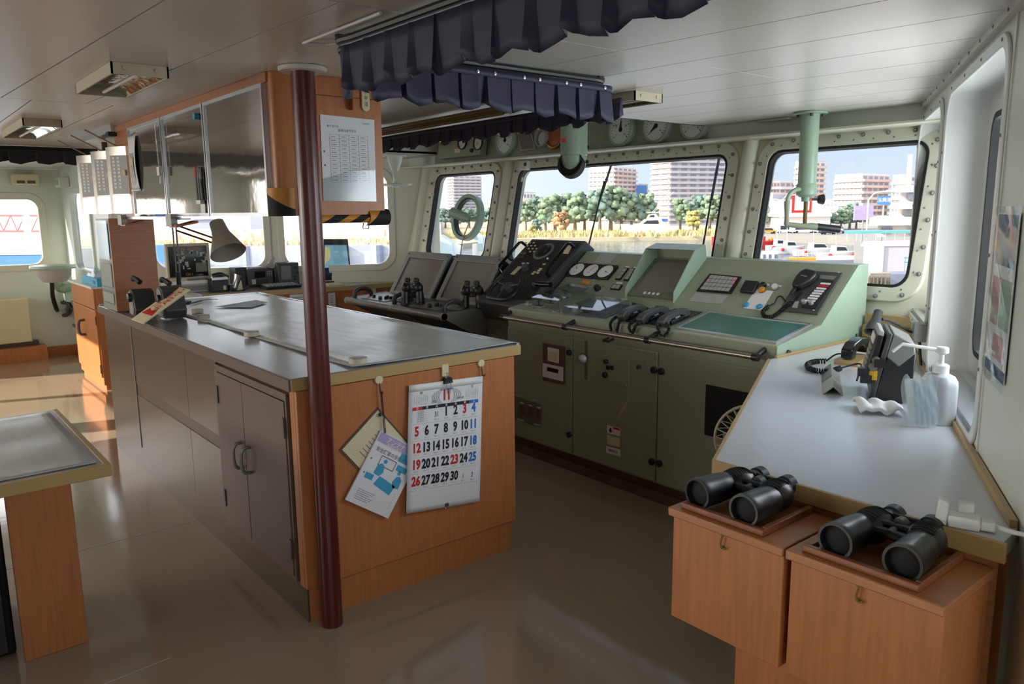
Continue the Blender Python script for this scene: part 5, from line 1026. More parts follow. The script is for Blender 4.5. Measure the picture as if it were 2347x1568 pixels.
for (px, py, nd) in ((1061, 326, 1.7), (1097, 327, 3.8)):
    u, v = pf(GB, px, py); g = B('dial_rim', MB(GB @ MZ(u, v)).plate(circ(.062, 30), circ(.056, 30), 0, .014), 'black', gb); B('dial', MB(GB @ MZ(u, v)).lathe([(.056, 0), (.056, .004)], 30), 'white', g); B('needle', MB(GB @ MZ(u, v)).prism([(-.003, 0), (.003, 0), (.04*math.cos(nd), .04*math.sin(nd))], .005, .007), 'ink', g)
u, v = pf(GB, 1082, 345); B('dimmer_knob', MB(GB @ MZ(u, v)).lathe([(.018, 0), (.016, .016)], 18), 'black', gb); u, v = pf(GB, 1050, 345); B('label_plate', MB(GB).box(u-.05, u+.03, v-.018, v+.016, 0, .002), 'cream', gb)
pf_ = T('panel_screen', 'small dark rectangular repeater screen between the gauges', 'screen', GPF @ V((*pf(GPF, 1212, 325), 0)))
q_ = [pf(GPF, *p) for p in ((1189, 305), (1222, 302), (1231, 343), (1198, 347))]; B('bezel', MB(GPF).prism(q_, .0005, .02), 'ltgrey', pf_); cxq = sum(p[0] for p in q_)/4; cyq = sum(p[1] for p in q_)/4; B('glass', MB(GPF).prism([(cxq+(p[0]-cxq)*.86, cyq+(p[1]-cyq)*.86) for p in q_], .02, .022), 'screen', pf_)
u, v = pf(GPF, 1249, 318); fl_ = T('flood_lamp', 'small chrome faced round lamp beside the green periscope', 'lamp', GPF @ V((u, v, 0))); B('rim', MB(GPF @ MZ(u, v)).plate(circ(.068, 28), circ(.056, 28), .0005, .05), 'ltgrey', fl_); B('reflector', MB(GPF @ MZ(u, v)).lathe([(.056, .034), (.03, .01), (.004, .006)], 28), 'chrome', fl_)
cb = T('clinometer', 'amber and brass curved clinometer half hidden behind the periscope', 'clinometer', GPF @ V((*pf(GPF, 1272, 312), 0))); u, v = pf(GPF, 1276, 312); B('amber_plate', MB(GPF @ MZ(u, v)).lathe([(.08, .0005), (.08, .02), (.07, .024)], 32), 'amber', cb); B('brass_arc', MB(GPF @ MZ(u, v)).tube([(.085*math.cos(a*pi/16+pi), .085*math.sin(a*pi/16+pi), .02) for a in range(17)], .014, 8), 'brass', cb)
# ------------------------------------------------------------------ periscope tube
PX_, PY_ = -3.74, 3.6; pm = Matrix.Translation((PX_, PY_, 0)); pr = T('compass_periscope', 'pale green periscope tube with black viewing mouth hanging over the console', 'periscope', (PX_, PY_, 1.72))
dpp = (CM @ (V((PX_, PY_, 1.9))-CAM)).z; R_ = 31*dpp/FPX
zt = atd(1317, 358, dpp).z; zb = atd(1317, 408, dpp).z
B('tube', MB(pm).lathe([(R_*.94, zt), (R_, zt+.006), (R_, 2.40)], 36), 'palegreen', pr)
hz = V((CAM.x-PX_, CAM.y-PY_, 0)).normalized(); hq = V((-hz.y, hz.x, 0)); HM = Matrix((hq, hz, V((0, 0, 1)))).transposed().to_4x4(); HM.translation = (PX_, PY_, 0)
mb = MB(HM); HH = zt-zb; mb.ball((0, 0, zt-.004), R_*.96, 28, (1, 1, HH/R_*1.02)); B('mirror_head', mb, 'palegreen', pr)
off = Matrix.Rotation(math.radians(22), 4, 'Z'); HM2 = HM @ off
B('mouth_rim', MB(HM2 @ Matrix.Translation((0, R_*.42, zt-HH*.42)) @ Matrix.Rotation(math.radians(-72), 4, 'X')).lathe([(R_*.98, -.02), (R_*.98, .035), (R_*.93, .04), (R_*.8, .01)], 30), 'rubber', pr)
B('mouth_mirror', MB(HM2 @ Matrix.Translation((0, R_*.42, zt-HH*.42)) @ Matrix.Rotation(math.radians(-72), 4, 'X')).lathe([(R_*.9, .018), (R_*.9, .02)], 24), 'blackmat', pr); B('lens', MB(HM2 @ Matrix.Translation((0, R_*.42, zt-HH*.42)) @ Matrix.Rotation(math.radians(-72), 4, 'X')).prism([(-R_*.5, -R_*.35), (R_*.35, -R_*.3), (-R_*.45, R_*.2)], .021, .023), 'ltgrey', pr)
for (px, py) in ((1343, 338), (1342, 371)): p = atd(px, py, dpp-.02); d_ = (p-V((PX_, PY_, p.z))).normalized(); B('clamp_knob', MB().tube([p-d_*.01, p+d_*.02], .012, 12), 'black', pr)
p = atd(1340, 305, dpp-R_*.7); B('slot', MB().tube([p+V((0, 0, .06)), p-V((0, 0, .06))], .007, 8), 'black', pr)
p = atd(1294, 321, dpp-R_*.92); B('red_label', MB(frame(p, hq*-1, (0, 0, 1))).box(-.02, .02, -.012, .012, -.004, .006), 'red', pr)
# ------------------------------------------------------------------ clear view screen in the left front window
u, v = pf(FWF, 1064, 497, .05); cm_ = FWF @ MZ(u, v, .0); cv = T('clear_view_screen', 'round spinning clear-view screen with green motor in the left front window', 'clear view screen', FWF @ V((u, v-.2, 0)))
B('outer_ring', MB(cm_).plate(circ(.205, 44), circ(.172, 44), -.018, .045), 'palegreen', cv, bevel=.004); B('inner_ring', MB(cm_).plate(circ(.17, 44), circ(.162, 44), -.01, .03), 'black', cv); B('spinning_disc', MB(cm_).lathe([(.165, -.006), (.165, -.002)], 44), 'clear', cv)
ml, mr = FWF @ V((*pf(FWF, 1037, 487, .10), .10)), FWF @ V((*pf(FWF, 1078, 503, .06), .06)); B('motor', MB().tube([ml, ml.lerp(mr, .75), mr], [.045, .042, .02], 18), 'palegreen', cv); B('motor_cap', MB().tube([ml+(ml-mr).normalized()*.012, ml], [.028, .046], 18), 'ltgrey', cv); B('bracket_arm', MB().tube([mr, FWF @ V((u+.16, v, .03))], .014, 8), 'palegreen', cv)
c0_ = mr; B('cable', MB().tube(spline([c0_, FWF @ V((u+.03, v-.2, .05)), FWF @ V((u+.03, v-.34, .05)), FWF @ V((u, v-.42, .03))], 6), .005, 6), 'ltgrey', cv)
# small camera box at the top of the middle window
u, v = pf(FWF, 1200, 378, .05); cc = T('window_switch_box', 'small pale green switch box with hanging toggle at the window top', 'switch', FWF @ V((u, v, 0))); B('case', MB(FWF @ MZ(u, v)).box(-.05, .05, -.035, .035, .0005, .06), 'wall', cc, bevel=.004); B('lens', MB(FWF @ MZ(u+.035, v, .06)).lathe([(.016, 0), (.014, .008)], 14), 'dkgrey', cc)
B('pull_cord', MB(FWF).tube(spline([(u+.02, v-.035, .04), (u+.012, v-.08, .045), (u+.004, v-.10, .045)], 4), .0025, 6), 'ltgrey', cc); B('pull_grip', MB(FWF).tube([(u+.004, v-.10, .045), (u-.002, v-.135, .045)], .008, 8), 'cream', cc)
# wipers outside the middle window
for (a_, b_, c_, d_, lb_) in (((1403, 372), (1375, 460), (1382, 428), (1350, 560), 'dark wiper outside the left part of the middle front window'), ((1650, 352), (1632, 455), (1640, 400), (1610, 572), 'dark wiper outside the right part of the middle front window')):
    P_ = [FWF @ V((*pf(FWF, *p, -.12), -.12)) for p in (a_, b_, c_, d_)]; t = T('window_wiper', lb_, 'wiper', P_[3], 'wipers on the middle front window')
    B('arm', MB().tube([P_[0], P_[0].lerp(P_[1], .5), P_[1]], [.010, .008, .006], 8), 'dkgrey', t); B('blade', MB().tube([P_[2]+(P_[2]-P_[3])*.1, P_[3]], .0065, 6), 'black', t); B('arm_joint', MB().ball(tuple(P_[0].lerp(P_[1], .45)), .014, 8), 'dkgrey', t); B('link', MB().tube([P_[1], P_[2].lerp(P_[3], .35)], .006, 6), 'dkgrey', t)
# ------------------------------------------------------------------ search light control
sx_, sy_ = -2.258, 3.90; dps = (CM @ (V((sx_, sy_, 1.8))-CAM)).z; sm = Matrix.Translation((sx_, sy_, 0)); se = T('searchlight_handle', 'pale green searchlight control column with crank and black grip', 'searchlight control', (sx_, sy_, 1.46))
def zz_(py): return onpl(1862, py, (sx_, sy_, 0), (sx_, sy_, 0)).z
B('flange', MB(sm).lathe([(.085, CEIL-.012), (.085, CEIL-.002)], 36), 'palegreen', se); B('column', MB(sm).lathe([(.047, zz_(432)), (.047, CEIL-.012)], 36), 'palegreen', se); B('lower_collar', MB(sm).lathe([(.034, zz_(452)), (.053, zz_(446)), (.053, zz_(424)), (.047, zz_(420))], 36), 'palegreen', se); B('spindle_sleeve', MB(sm).lathe([(.024, zz_(462)), (.026, zz_(450))], 24), 'palegreen', se); B('spindle', MB(sm).lathe([(.011, zz_(516)), (.011, zz_(460))], 16), 'bronze', se)
for a in range(4): B('flange_bolt', MB(Matrix.Translation((sx_+.062*math.cos(a*pi/2+.6), sy_+.062*math.sin(a*pi/2+.6), CEIL-.026))).lathe([(.010, 0), (.010, .014)], 6), 'dkgrey', se)
def sd_(px, py, k=0): return atd(px, py, dps+k)
B('crank_arm', MB().tube(spline([sd_(1842, 434), sd_(1822, 436), sd_(1808, 450), sd_(1804, 468)], 6), .012, 10), 'palegreen', se); B('crank_link', MB().tube([sd_(1804, 462), sd_(1803, 500), sd_(1803, 516)], [.016, .011, .016], 10), 'green', se); B('cross_arm', MB().tube([sd_(1801, 514), sd_(1835, 518), sd_(1862, 519), sd_(1878, 521)], [.014, .014, .019, .017], 12), 'green', se)
B('grip', MB().tube([sd_(1873, 520), sd_(1925, 526)], .0195, 16), 'black', se); B('grip_cap', MB().tube([sd_(1924, 526), sd_(1930, 527)], [.0205, .016], 16), 'alu', se); B('lock_stem', MB().tube([sd_(1862, 457), sd_(1880, 457)], .007, 8), 'dkgrey', se); B('lock_knob', MB().tube([sd_(1876, 457), sd_(1887, 457)], [.022, .028], 8), 'black', se)
p = AZ(1775, 272, CEIL); tag(B('ceiling_plate', MB().box(p.x-.10, p.x+.10, p.y-.03, p.y+.03, CEIL-.014, CEIL-.0005), 'ltgrey', bevel=.003), 'thin pale rectangular plate on the ceiling near the searchlight column', 'ceiling plate')
# ------------------------------------------------------------------ ceiling light fittings
def light(x0, x1, y0, y1, label):
    t = T('ceiling_light', label, 'ceiling light', ((x0+x1)/2, (y0+y1)/2, CEIL-.04), 'box ceiling lights'); z0 = CEIL-.038
    B('housing', MB().box(x0, x1, y0, y0+.006, z0, CEIL-.0005).box(x0, x1, y1-.006, y1, z0, CEIL-.0005), 'beige', t); B('end_plate', MB().box(x1-.006, x1, y0, y1, z0, CEIL-.0005), 'beige', t); B('end_plate', MB().box(x0, x0+.006, y0, y1, z0, CEIL-.0005), 'beige', t)
    ym = (y0+y1)/2; B('reflector', MB().grid(lambda a_, b_: (x0+.006+(x1-x0-.012)*a_, y0+.006+(y1-y0-.012)*b_, z0+.004+.026*math.sin(pi*b_)**.6), 10, 12), 'mirror', t)
    for y_ in (y0+.04, y1-.04): B('screw', MB(frame((x1, y_, CEIL-.018), (0, 1, 0), (0, 0, 1))).lathe([(.008, 0), (.006, .004)], 12), 'beige', t)
    B('tube', MB().tube([(x0+.03, ym, z0+.012), (x1-.03, ym, z0+.012)], .007, 10), 'white', t)
    return t
light(-3.42, -2.86, .665, .845, 'beige box ceiling light with mirrored louvre nearest the red pole'); light(-5.58, -4.76, .665, .845, 'beige box ceiling light above the port side, farther from the pole'); light(-2.86, -2.29, 2.56, 2.74, 'beige box ceiling light partly behind the navy curtain')
# ------------------------------------------------------------------ curtains and rails
def curtain(path, z0, z1, pitch, label, mt='navy', amp=.016, snaps=(), side=1, seed=1):
    rnd = random.Random(seed); P_ = [V((*p, 0)) for p in path]; L = [0]
    for a, b in zip(P_, P_[1:]): L.append(L[-1]+(b-a).length)
    def at(d):
        for i in range(len(L)-1):
            if d <= L[i+1] or i == len(L)-2:
                t_ = (d-L[i])/(L[i+1]-L[i]); tg = (P_[i+1]-P_[i]).normalized(); return P_[i].lerp(P_[i+1], t_), V((tg.y, -tg.x, 0))*side
    n = max(2, int(L[-1]/pitch)); rows_ = 5; pts = []; cum = 0
    for k in range(n):
        w_ = L[-1]/n; d0 = k*w_; j = rnd.uniform(-.15, .15)*w_; fl_ = rnd.uniform(.7, 1.3)
        pts += [(d0, -.6*fl_), (d0+.04*w_, .55*fl_), (d0+.45*w_+j*.3, .25*fl_), (d0+.80*w_+j, .7*fl_), (d0+.86*w_+j, .1*fl_), (d0+.985*w_, -.9*fl_)]
    t = T('curtain', label, 'curtain', (P_[0].x, P_[0].y, z0), 'pleated curtains on the ceiling rails'); mb = MB(); vs = []; m_ = len(pts)
    for r_ in range(rows_+1):
        f_ = r_/rows_; g = .25+.95*f_**1.3
        for i, (d, o) in enumerate(pts):
            c_, nn = at(min(d, L[-1])); hem = .010*math.sin(d*37+seed)*f_
            q_ = c_+nn*(o*amp*g); vs.append((q_.x, q_.y, z1+(z0-z1)*f_+hem+(.012*f_**4 if o < 0 else 0)))
    mb.add(vs, [(r_*m_+i, r_*m_+i+1, (r_+1)*m_+i+1, (r_+1)*m_+i) for r_ in range(rows_) for i in range(m_-1)]); B('pleated_cloth', mb, mt, t, solid=.0018, ang=20)
    B('header_tape', MB().add([x for d in [L[-1]*i/60 for i in range(61)] for c_, nn in [at(d)] for x in (tuple((c_+nn*amp*.45)+V((0, 0, z1))), tuple((c_+nn*amp*.45)+V((0, 0, z1-.022))))], [(2*i, 2*i+2, 2*i+3, 2*i+1) for i in range(60)]), mt, t, solid=.001)
    for s_ in snaps:
        c_, nn = at(s_); B('snap', MB(frame(c_+nn*(amp*.45+.001)+V((0, 0, z1-.010)), V((0, 0, 1)).cross(nn), (0, 0, 1))).lathe([(.0065, 0), (.006, .002), (.003, .003)], 12), 'steel', t)
    return t
def arc(cx, cy, r, a0, a1, n=8): return [(cx+r*math.cos(math.radians(a0+(a1-a0)*i/n)), cy+r*math.sin(math.radians(a0+(a1-a0)*i/n))) for i in range(n+1)]
c1p = [(.7, 1.10), (-.6, 1.08), (-1.98, 1.06)]+arc(-2.02, 1.12, .06, 270, 180)[1:]
curtain(c1p, 1.900, 2.028, .105, 'navy pleated curtain nearest the photographer, running along the ceiling beside the pole', side=1, amp=.013, seed=3)
curtain([(-2.085, 1.19), (-2.085, 2.17)]+arc(-2.145, 2.17, .06, 0, 60)[1:], 1.905, 2.03, .098, 'navy pleated curtain with press studs crossing the middle of the ceiling', side=1, amp=.016, snaps=[.34+.098*i+(.012 if i % 2 else .04) for i in range(8)], seed=5)
curtain([(-2.18, 2.36), (-4.45, 2.42)], 1.925, 2.012, .10, 'navy pleated curtain farthest forward, hanging in front of the gauges', side=-1, amp=.012, seed=8)
curtain([(-6.62, -.9), (-6.62, 1.33)], 1.945, 2.045, .17, 'black curtain hanging on the port side of the ceiling', mt='darkcloth', side=1, amp=.012, seed=2)
def rail(path, z, label, mt='black'):
    t = T('curtain_rail', label, 'rail', (*path[0], z), 'ceiling curtain rails'); P_ = [(*p, z) for p in path]
    B('upper_track', MB().tube(P_, .011, 8), mt, t); B('lower_track', MB().tube([(p[0], p[1], z-.026) for p in P_], .009, 8), mt, t); B('web', MB().add([x for p in P_ for x in ((p[0], p[1], p[2]), (p[0], p[1], p[2]-.026))], [(2*i, 2*i+2, 2*i+3, 2*i+1) for i in range(len(P_)-1)]), mt, t, solid=.006)
    for i in range(0, len(P_)-1, max(1, len(P_)//3)): B('hanger', MB().box(P_[i][0]-.01, P_[i][0]+.01, P_[i][1]-.01, P_[i][1]+.01, z, CEIL-.0005), mt, t)
rail([(.7, 1.125), (-.6, 1.105), (-2.0, 1.085)]+arc(-2.04, 1.155, .08, 270, 180)[1:]+[(-2.118, 1.30)], 2.054, 'black curved curtain rail near the red pole'); rail([(-2.118, 1.31), (-2.12, 2.15)]+arc(-2.2, 2.15, .08, 0, 90)[1:]+[(-2.9, 2.34)], 2.054, 'curtain rail above the navy curtain with press studs'); rail([(-2.91, 2.342), (-4.6, 2.40)], 2.05, 'long bronze curtain rail farthest forward', 'bronze'); rail([(-6.66, -1.0), (-6.66, 1.4)], 2.057, 'dark curtain rail on the port side of the ceiling')
p0, p1 = AZ(695, 92, CEIL), AZ(872, 22, CEIL); dch = p1-p0; tag(B('ceiling_channel', MB().tube([p0+V((0, 0, -.008)), p1+V((0, 0, -.008))], .0045, 8).tube([p0+V((0, 0, -.008)), p0+V((.02, .06, -.008)), p0+V((.05, .08, -.008))], .0045, 8), 'ceil'), 'thin painted moulding on the ceiling above the red pole', 'moulding')
# ------------------------------------------------------------------ three lockers hanging beside the whiteboards
for i, (xc, lb_) in enumerate(((-5.67, 'grey curved hanging locker farthest from the whiteboards'), (-5.25, 'grey curved hanging locker, middle of the three'), (-4.86, 'grey curved hanging locker next to the poster strip'))):
    t = T('hanging_locker', lb_, 'locker', (xc, 1.25, 1.58), 'grey hanging lockers'); w_ = .30; m = TR(xc, 1.24, 0, math.radians(38))
    pr_ = [(-w_/2+w_*a/10, -.06-.07*math.sin(pi*(.12+.76*a/10))**.8) for a in range(11)]+[(w_/2, .07), (-w_/2, .07)]
    B('shell', MB(m).prism(pr_, 1.58, 1.95), 'brushed', t)
    fr = m @ frame((-.03, -.136, 1.76), (1, 0, 0), (0, 0, 1)); B('slotted_plate', MB(fr).box(-.055, .055, -.07, .14, 0, .006), 'ltgrey', t)
    for r_ in range(9):
        for c_ in range(2): B('slot', MB(fr).box(-.04+.03*c_, -.024+.03*c_, .12-.02*r_, .132-.02*r_, .006, .0072), 'white', t)
    B('tab', MB(fr).box(.026, .042, .03, .06, .006, .014), 'cream', t); B('lower_cover', MB(fr).box(-.06, .06, -.178, -.08, -.012, .003), 'chrome', t)
    B('support_wire', MB().tube([(xc-.02, 1.15, 1.945), (xc-.16, 1.0, 2.05)], .004, 6), 'bronze', t); B('hanger_strap', MB().box(xc-.01, xc+.015, 1.22, 1.25, 1.945, CEIL-.0305), 'brown', t)
B_ = T('ceiling_bracket', 'aluminium bracket strip on the ceiling above the hanging lockers', 'bracket', (-5.3, 1.15, 2.05)); B('strip', MB().box(-5.75, -4.95, 1.12, 1.19, CEIL-.03, CEIL-.0005), 'alu', B_); B('end_clamp', MB().box(-4.99, -4.93, 1.10, 1.20, CEIL-.055, CEIL-.0305), 'black', B_)
# ------------------------------------------------------------------ port counter
PCZ = .90
def onport(s, off=0): q = P0+PD*s+PWF.col[2].to_3d()*off; return (q.x, q.y)
pc = T('port_counter', 'wooden counter with grey top running below the port windows', 'counter', (-6.9, 2.9, 0))
ppoly = [(-6.70, 2.10), (-6.53, 2.95), (-6.50, 3.10), (-6.46, 3.93), onport(.35, .003), onport(2.40, .003), (-7.40, 2.10)]
B('counter_top', MB().prism(ppoly, PCZ-.035, PCZ), 'islandtop', pc); B('front_panel', MB().prism([(-6.74, 2.12), (-6.57, 2.95), (-6.53, 3.12), (-6.50, 3.90), (-6.60, 3.90), (-7.2, 2.2)], 0, PCZ-.036), 'wood', pc)
for a_, b_ in (((-6.70, 2.10), (-6.53, 2.95)), ((-6.53, 2.95), (-6.50, 3.10)), ((-6.50, 3.10), (-6.46, 3.93))):
    a_, b_ = V((*a_, 0)), V((*b_, 0)); n_ = V(((b_-a_).y, -(b_-a_).x, 0)).normalized()*.012; B('edge_band', MB().prism([tuple(a_[:2]), tuple(b_[:2]), tuple((b_+n_)[:2]), tuple((a_+n_)[:2])], PCZ-.04, PCZ+.001), 'tan', pc)
def fx(x): return frame((x, 0, 0), (0, 1, 0), (0, 0, 1))         # faces +X: u = y, v = z
def bx(name, x, px0, py0, px1, py1, dep, mt, par, bevel=.003, floor_=False):
    a_, b_ = AX(px0, py0, x), AX(px1, py1, x); z0 = PCZ+.001 if floor_ else min(a_.z, b_.z)
    return B(name, MB().box(x-dep, x, min(a_.y, b_.y), max(a_.y, b_.y), z0, max(a_.z, b_.z)), mt, par, bevel)
# cream monitor showing a dark picture
X = -7.05; mo = T('monitor', 'cream flat monitor showing a dark camera picture behind the desk lamp', 'monitor', AX(430, 655, X))
bx('casing', X, 378, 560, 485, 640, .05, 'beige', mo, .006); sc_ = bx('screen', X+.002, 384, 566, 478, 632, .004, 'screendk', mo, 0)
XF = fx(X+.0025); mb = MB(XF); rnd = random.Random(4)
for k in range(26):
    u, v = pf(XF, rnd.uniform(405, 474), rnd.uniform(575, 618)); mb.box(u-rnd.uniform(.004, .018), u+rnd.uniform(.004, .016), v-.02*rnd.random(), v+.025*rnd.random(), 0, .0006)
B('picture_greys', mb, 'ltgrey', sc_); u, v = pf(XF, 432, 572); mb = MB(XF); text(mb, '11 06  00:17:05', .035, MZ(u, v)); u, v = pf(XF, 435, 629); text(mb, 'CH 1', .03, MZ(u, v)); B('caption', mb, 'orange', sc_)['kind'] = 'stuff'; u, v = pf(XF, 462, 607); B('green_patch', MB(XF).box(u-.05, u+.045, v-.06, v+.02, .0006, .001), 'greendk', sc_)
B('stand_neck', MB().box(X-.03, X-.005, AX(447, 640, X).y-.02, AX(447, 640, X).y+.03, .93, 1.02), 'black', mo); c_ = AX(448, 648, X+.03); B('stand_foot', MB(Matrix.Translation((c_.x-.04, c_.y, 0))).lathe([(.115, .985), (.10, 1.0), (.03, 1.012)], 32), 'alu', mo)
dv = T('video_recorder', 'silver and beige recorder boxes stacked under the cream monitor', 'recorder', AX(440, 668, -6.92)); bx('lower_unit', -6.92, 398, 654, 484, 668, .25, 'ltgrey', dv, floor_=True); bx('vent_strip', -6.918, 415, 657, 475, 664, .004, 'grey', dv, 0); bx('upper_unit', -6.93, 362, 641, 430, 653, .22, 'beige', dv); bx('mid_unit', -6.925, 370, 648, 478, 655, .22, 'white', dv)
ph = T('black_telephone', 'squat black telephone unit beside the recorder on the port counter', 'telephone', AX(505, 667, -6.82)); bx('body', -6.82, 485, 640, 525, 667, .16, 'black', ph, .006, True); bx('top_edge', -6.815, 486, 637, 523, 641, .14, 'alu', ph); bx('label_card', -6.817, 512, 655, 519, 664, .003, 'cream', ph, 0)
a_, b_ = AX(488, 633, -6.93), AX(522, 636, -6.93); B('handset', MB().tube(spline([a_, a_.lerp(b_, .5)+V((0, 0, .02)), b_], 5), .022, 10), 'black', ph)
hs2 = T('counter_handset', 'grey and white telephone handset standing in a cradle on the port counter', 'handset', AX(543, 667, -6.80)); a_, b_ = AX(536, 660, -6.80), AX(545, 630, -6.80); B('handset', MB().tube([a_, a_.lerp(b_, .3), a_.lerp(b_, .7), b_], [.03, .024, .026, .036], 12), 'alu', hs2); B('cradle', MB().box(-6.9, -6.78, a_.y-.035, a_.y+.03, PCZ+.001, a_.z+.03), 'black', hs2, .004); B('wedge', MB().prism([(AX(542, 664, -6.78).y, PCZ+.001), (AX(556, 664, -6.78).y, PCZ+.001), (AX(552, 642, -6.78).y, AX(552, 642, -6.78).z)], -6.79, -6.77, 'x'), 'cream', hs2)
B('cord', MB().tube(spline([AX(530, 665, -6.76), AX(545, 668, -6.74), AX(560, 664, -6.76), AX(572, 652, -6.82)], 5), .009, 8), 'cord', hs2)
mr_ = T('marine_radio', 'dark grey marine radio with small display on the port counter', 'radio', AX(590, 655, -6.98)); bx('cabinet', -7.02, 539, 614, 568, 655, .16, 'black', mr_, .004, True); bx('front', -6.98, 566, 617, 628, 652, .14, 'dkgrey', mr_, .004); bx('display', -6.978, 583, 623, 609, 636, .003, 'screendk', mr_, 0); bx('lower_strip', -6.977, 588, 641, 615, 648, .003, 'black', mr_, 0); bx('top_tray', -6.985, 578, 613, 612, 619, .12, 'ltgrey', mr_); bx('tag', -6.976, 577, 641, 587, 651, .003, 'cream', mr_, 0)
for r_ in range(3):
    for c_ in range(3): p = AX(614+4*c_, 622+4*r_, -6.977); B('key', MB(fx(-6.979)).cbox(p.y, p.z, .002, .010, .009, .004), 'ltgrey', mr_)
sl_ = T('counter_lamp', 'small grey reading lamp on a thin stalk beside the marine radio', 'lamp', AX(632, 655, -6.95)); a_ = AX(631, 652, -6.95); b_ = AX(627, 592, -6.95); B('stalk', MB().tube(spline([V((a_.x, a_.y, PCZ+.001)), AX(632, 625, -6.95), AX(629, 605, -6.95)], 5), .006, 8), 'dkgrey', sl_); B('base', MB(Matrix.Translation((a_.x, a_.y, PCZ+.001))).lathe([(.045, 0), (.045, .012), (.01, .02)], 20), 'dkgrey', sl_); B('head', MB().tube([b_, AX(621, 609, -6.9)], [.018, .036], 14), 'ltgrey', sl_)
nx = T('weather_receiver', 'grey receiver with small square screen and a keyboard in front', 'receiver', AX(660, 650, -6.88)); bx('case', -6.88, 637, 604, 687, 648, .16, 'dkgrey', nx, .008, True); bx('screen', -6.877, 644, 610, 668, 640, .004, 'grey', nx, 0); 
for (px, py, r_) in ((678, 614, .014), (681, 624, .011), (676, 634, .008), (676, 640, .008)): p = AX(px, py, -6.88); B('knob', MB(fx(-6.88) @ MZ(p.y, p.z)).lathe([(r_, 0), (r_*.9, .012)], 14), 'black', nx)
kb = T('keyboard', 'small black keyboard with pale keys in front of the weather receiver', 'keyboard', AX(650, 660, -6.66)); a_, b_ = AX(612, 659, -6.66), AX(690, 656, -6.66); B('tray', MB().prism([(-6.83, PCZ+.001), (-6.66, PCZ+.001), (-6.655, PCZ+.02), (-6.83, PCZ+.035)], a_.y, b_.y, 'y'), 'black', kb)
for r_ in range(3):
    for c_ in range(9): y_ = a_.y+.03+(b_.y-a_.y-.06)*c_/8; B('key', MB().cbox(-6.80+.05*r_, y_, PCZ+.037-.004*r_, .036, .024, .008), 'ltgrey', kb)
ec = T('chart_monitor', 'black chart display showing a pale blue sea chart by the port window', 'monitor', AX(775, 650, -6.85)); X = -6.85
q_ = [AX(px, py, X) for px, py in ((742, 548), (797, 548), (806, 640), (742, 643))]; B('case', MB().add([tuple(p) for p in q_]+[(p.x-.06, p.y, p.z) for p in q_], [(0, 1, 2, 3), (7, 6, 5, 4), (0, 4, 5, 1), (1, 5, 6, 2), (2, 6, 7, 3), (3, 7, 4, 0)]), 'black', ec)
mat('chartblue', (120, 165, 185), .3, emit=((120, 165, 185), .35)); mat('chartland', (196, 190, 140), .3, emit=((196, 190, 140), .3)); mat('chartnavy', (24, 30, 64), .3, emit=((24, 30, 64), .25))
XF = fx(X+.0006); scp = B('screen', MB(XF).prism([pf(XF, *p) for p in ((744, 562), (794, 562), (800, 612), (744, 614))], 0, .001), 'chartblue', ec); B('soft_keys', MB(XF).prism([pf(XF, *p) for p in ((744, 614), (800, 612), (802, 630), (744, 632))], 0, .001), 'chartnavy', ec); B('land', MB(XF).prism([pf(XF, *p) for p in ((744, 566), (755, 568), (758, 590), (750, 600), (744, 606))], .001, .0016), 'chartland', scp)
mb = MB(XF)
for k in range(5): p = pf(XF, 758+9*k, 622); mb.box(p[0]-.016, p[0]+.014, p[1]-.014, p[1]+.012, .001, .0016)
B('key_labels', mb, 'white', ec); B('foot', MB().box(X-.2, X+.01, AX(748, 650, X).y, AX(800, 650, X).y, PCZ+.001, PCZ+.02).box(X-.08, X-.05, AX(768, 650, X).y, AX(785, 650, X).y, PCZ+.02, AX(770, 640, X).z), 'dkgrey', ec)
tag(B('paper_stack', MB().box(-6.78, -6.58, AX(752, 650, -6.6).y, AX(788, 648, -6.6).y, PCZ+.001, PCZ+.012), 'cream'), 'thin stack of cream papers below the chart display', 'papers')
X = -6.51
for (p0_, p1_, lb_) in (((664, 676), (712, 700), 'white notice with a heading on the port counter front left of the pole'), ((752, 672), (770, 712), 'white table of figures on the port counter front right of the pole')):
    a_, b_ = AX(*p0_, X), AX(*p1_, X); t = T('counter_notice', lb_, 'notice', (X, a_.y, b_.z), 'notices on the port counter front'); B('sheet', MB().box(X-.002, X, a_.y, b_.y, min(a_.z, b_.z), max(a_.z, b_.z)), 'paper', t); mb = MB(fx(X+.0003))
    for k in range(6): mb.box(a_.y+.02, b_.y-.02, a_.z-.03-.02*k, a_.z-.026-.02*k, 0, .0006)
    B('print', mb, 'inkgrey', t)
ow = T('socket_plate', 'pale switch plate on the wood beside the radar console', 'switch', AX(852, 672, -6.47)); a_, b_ = AX(845, 660, -6.495), AX(862, 690, -6.495); B('plate', MB().box(-6.497, -6.487, a_.y, b_.y, b_.z, a_.z), 'wall', ow, .003); B('switch', MB().box(-6.487, -6.480, (a_.y+b_.y)/2-.012, (a_.y+b_.y)/2+.012, b_.z+.04, b_.z+.07), 'black', ow)
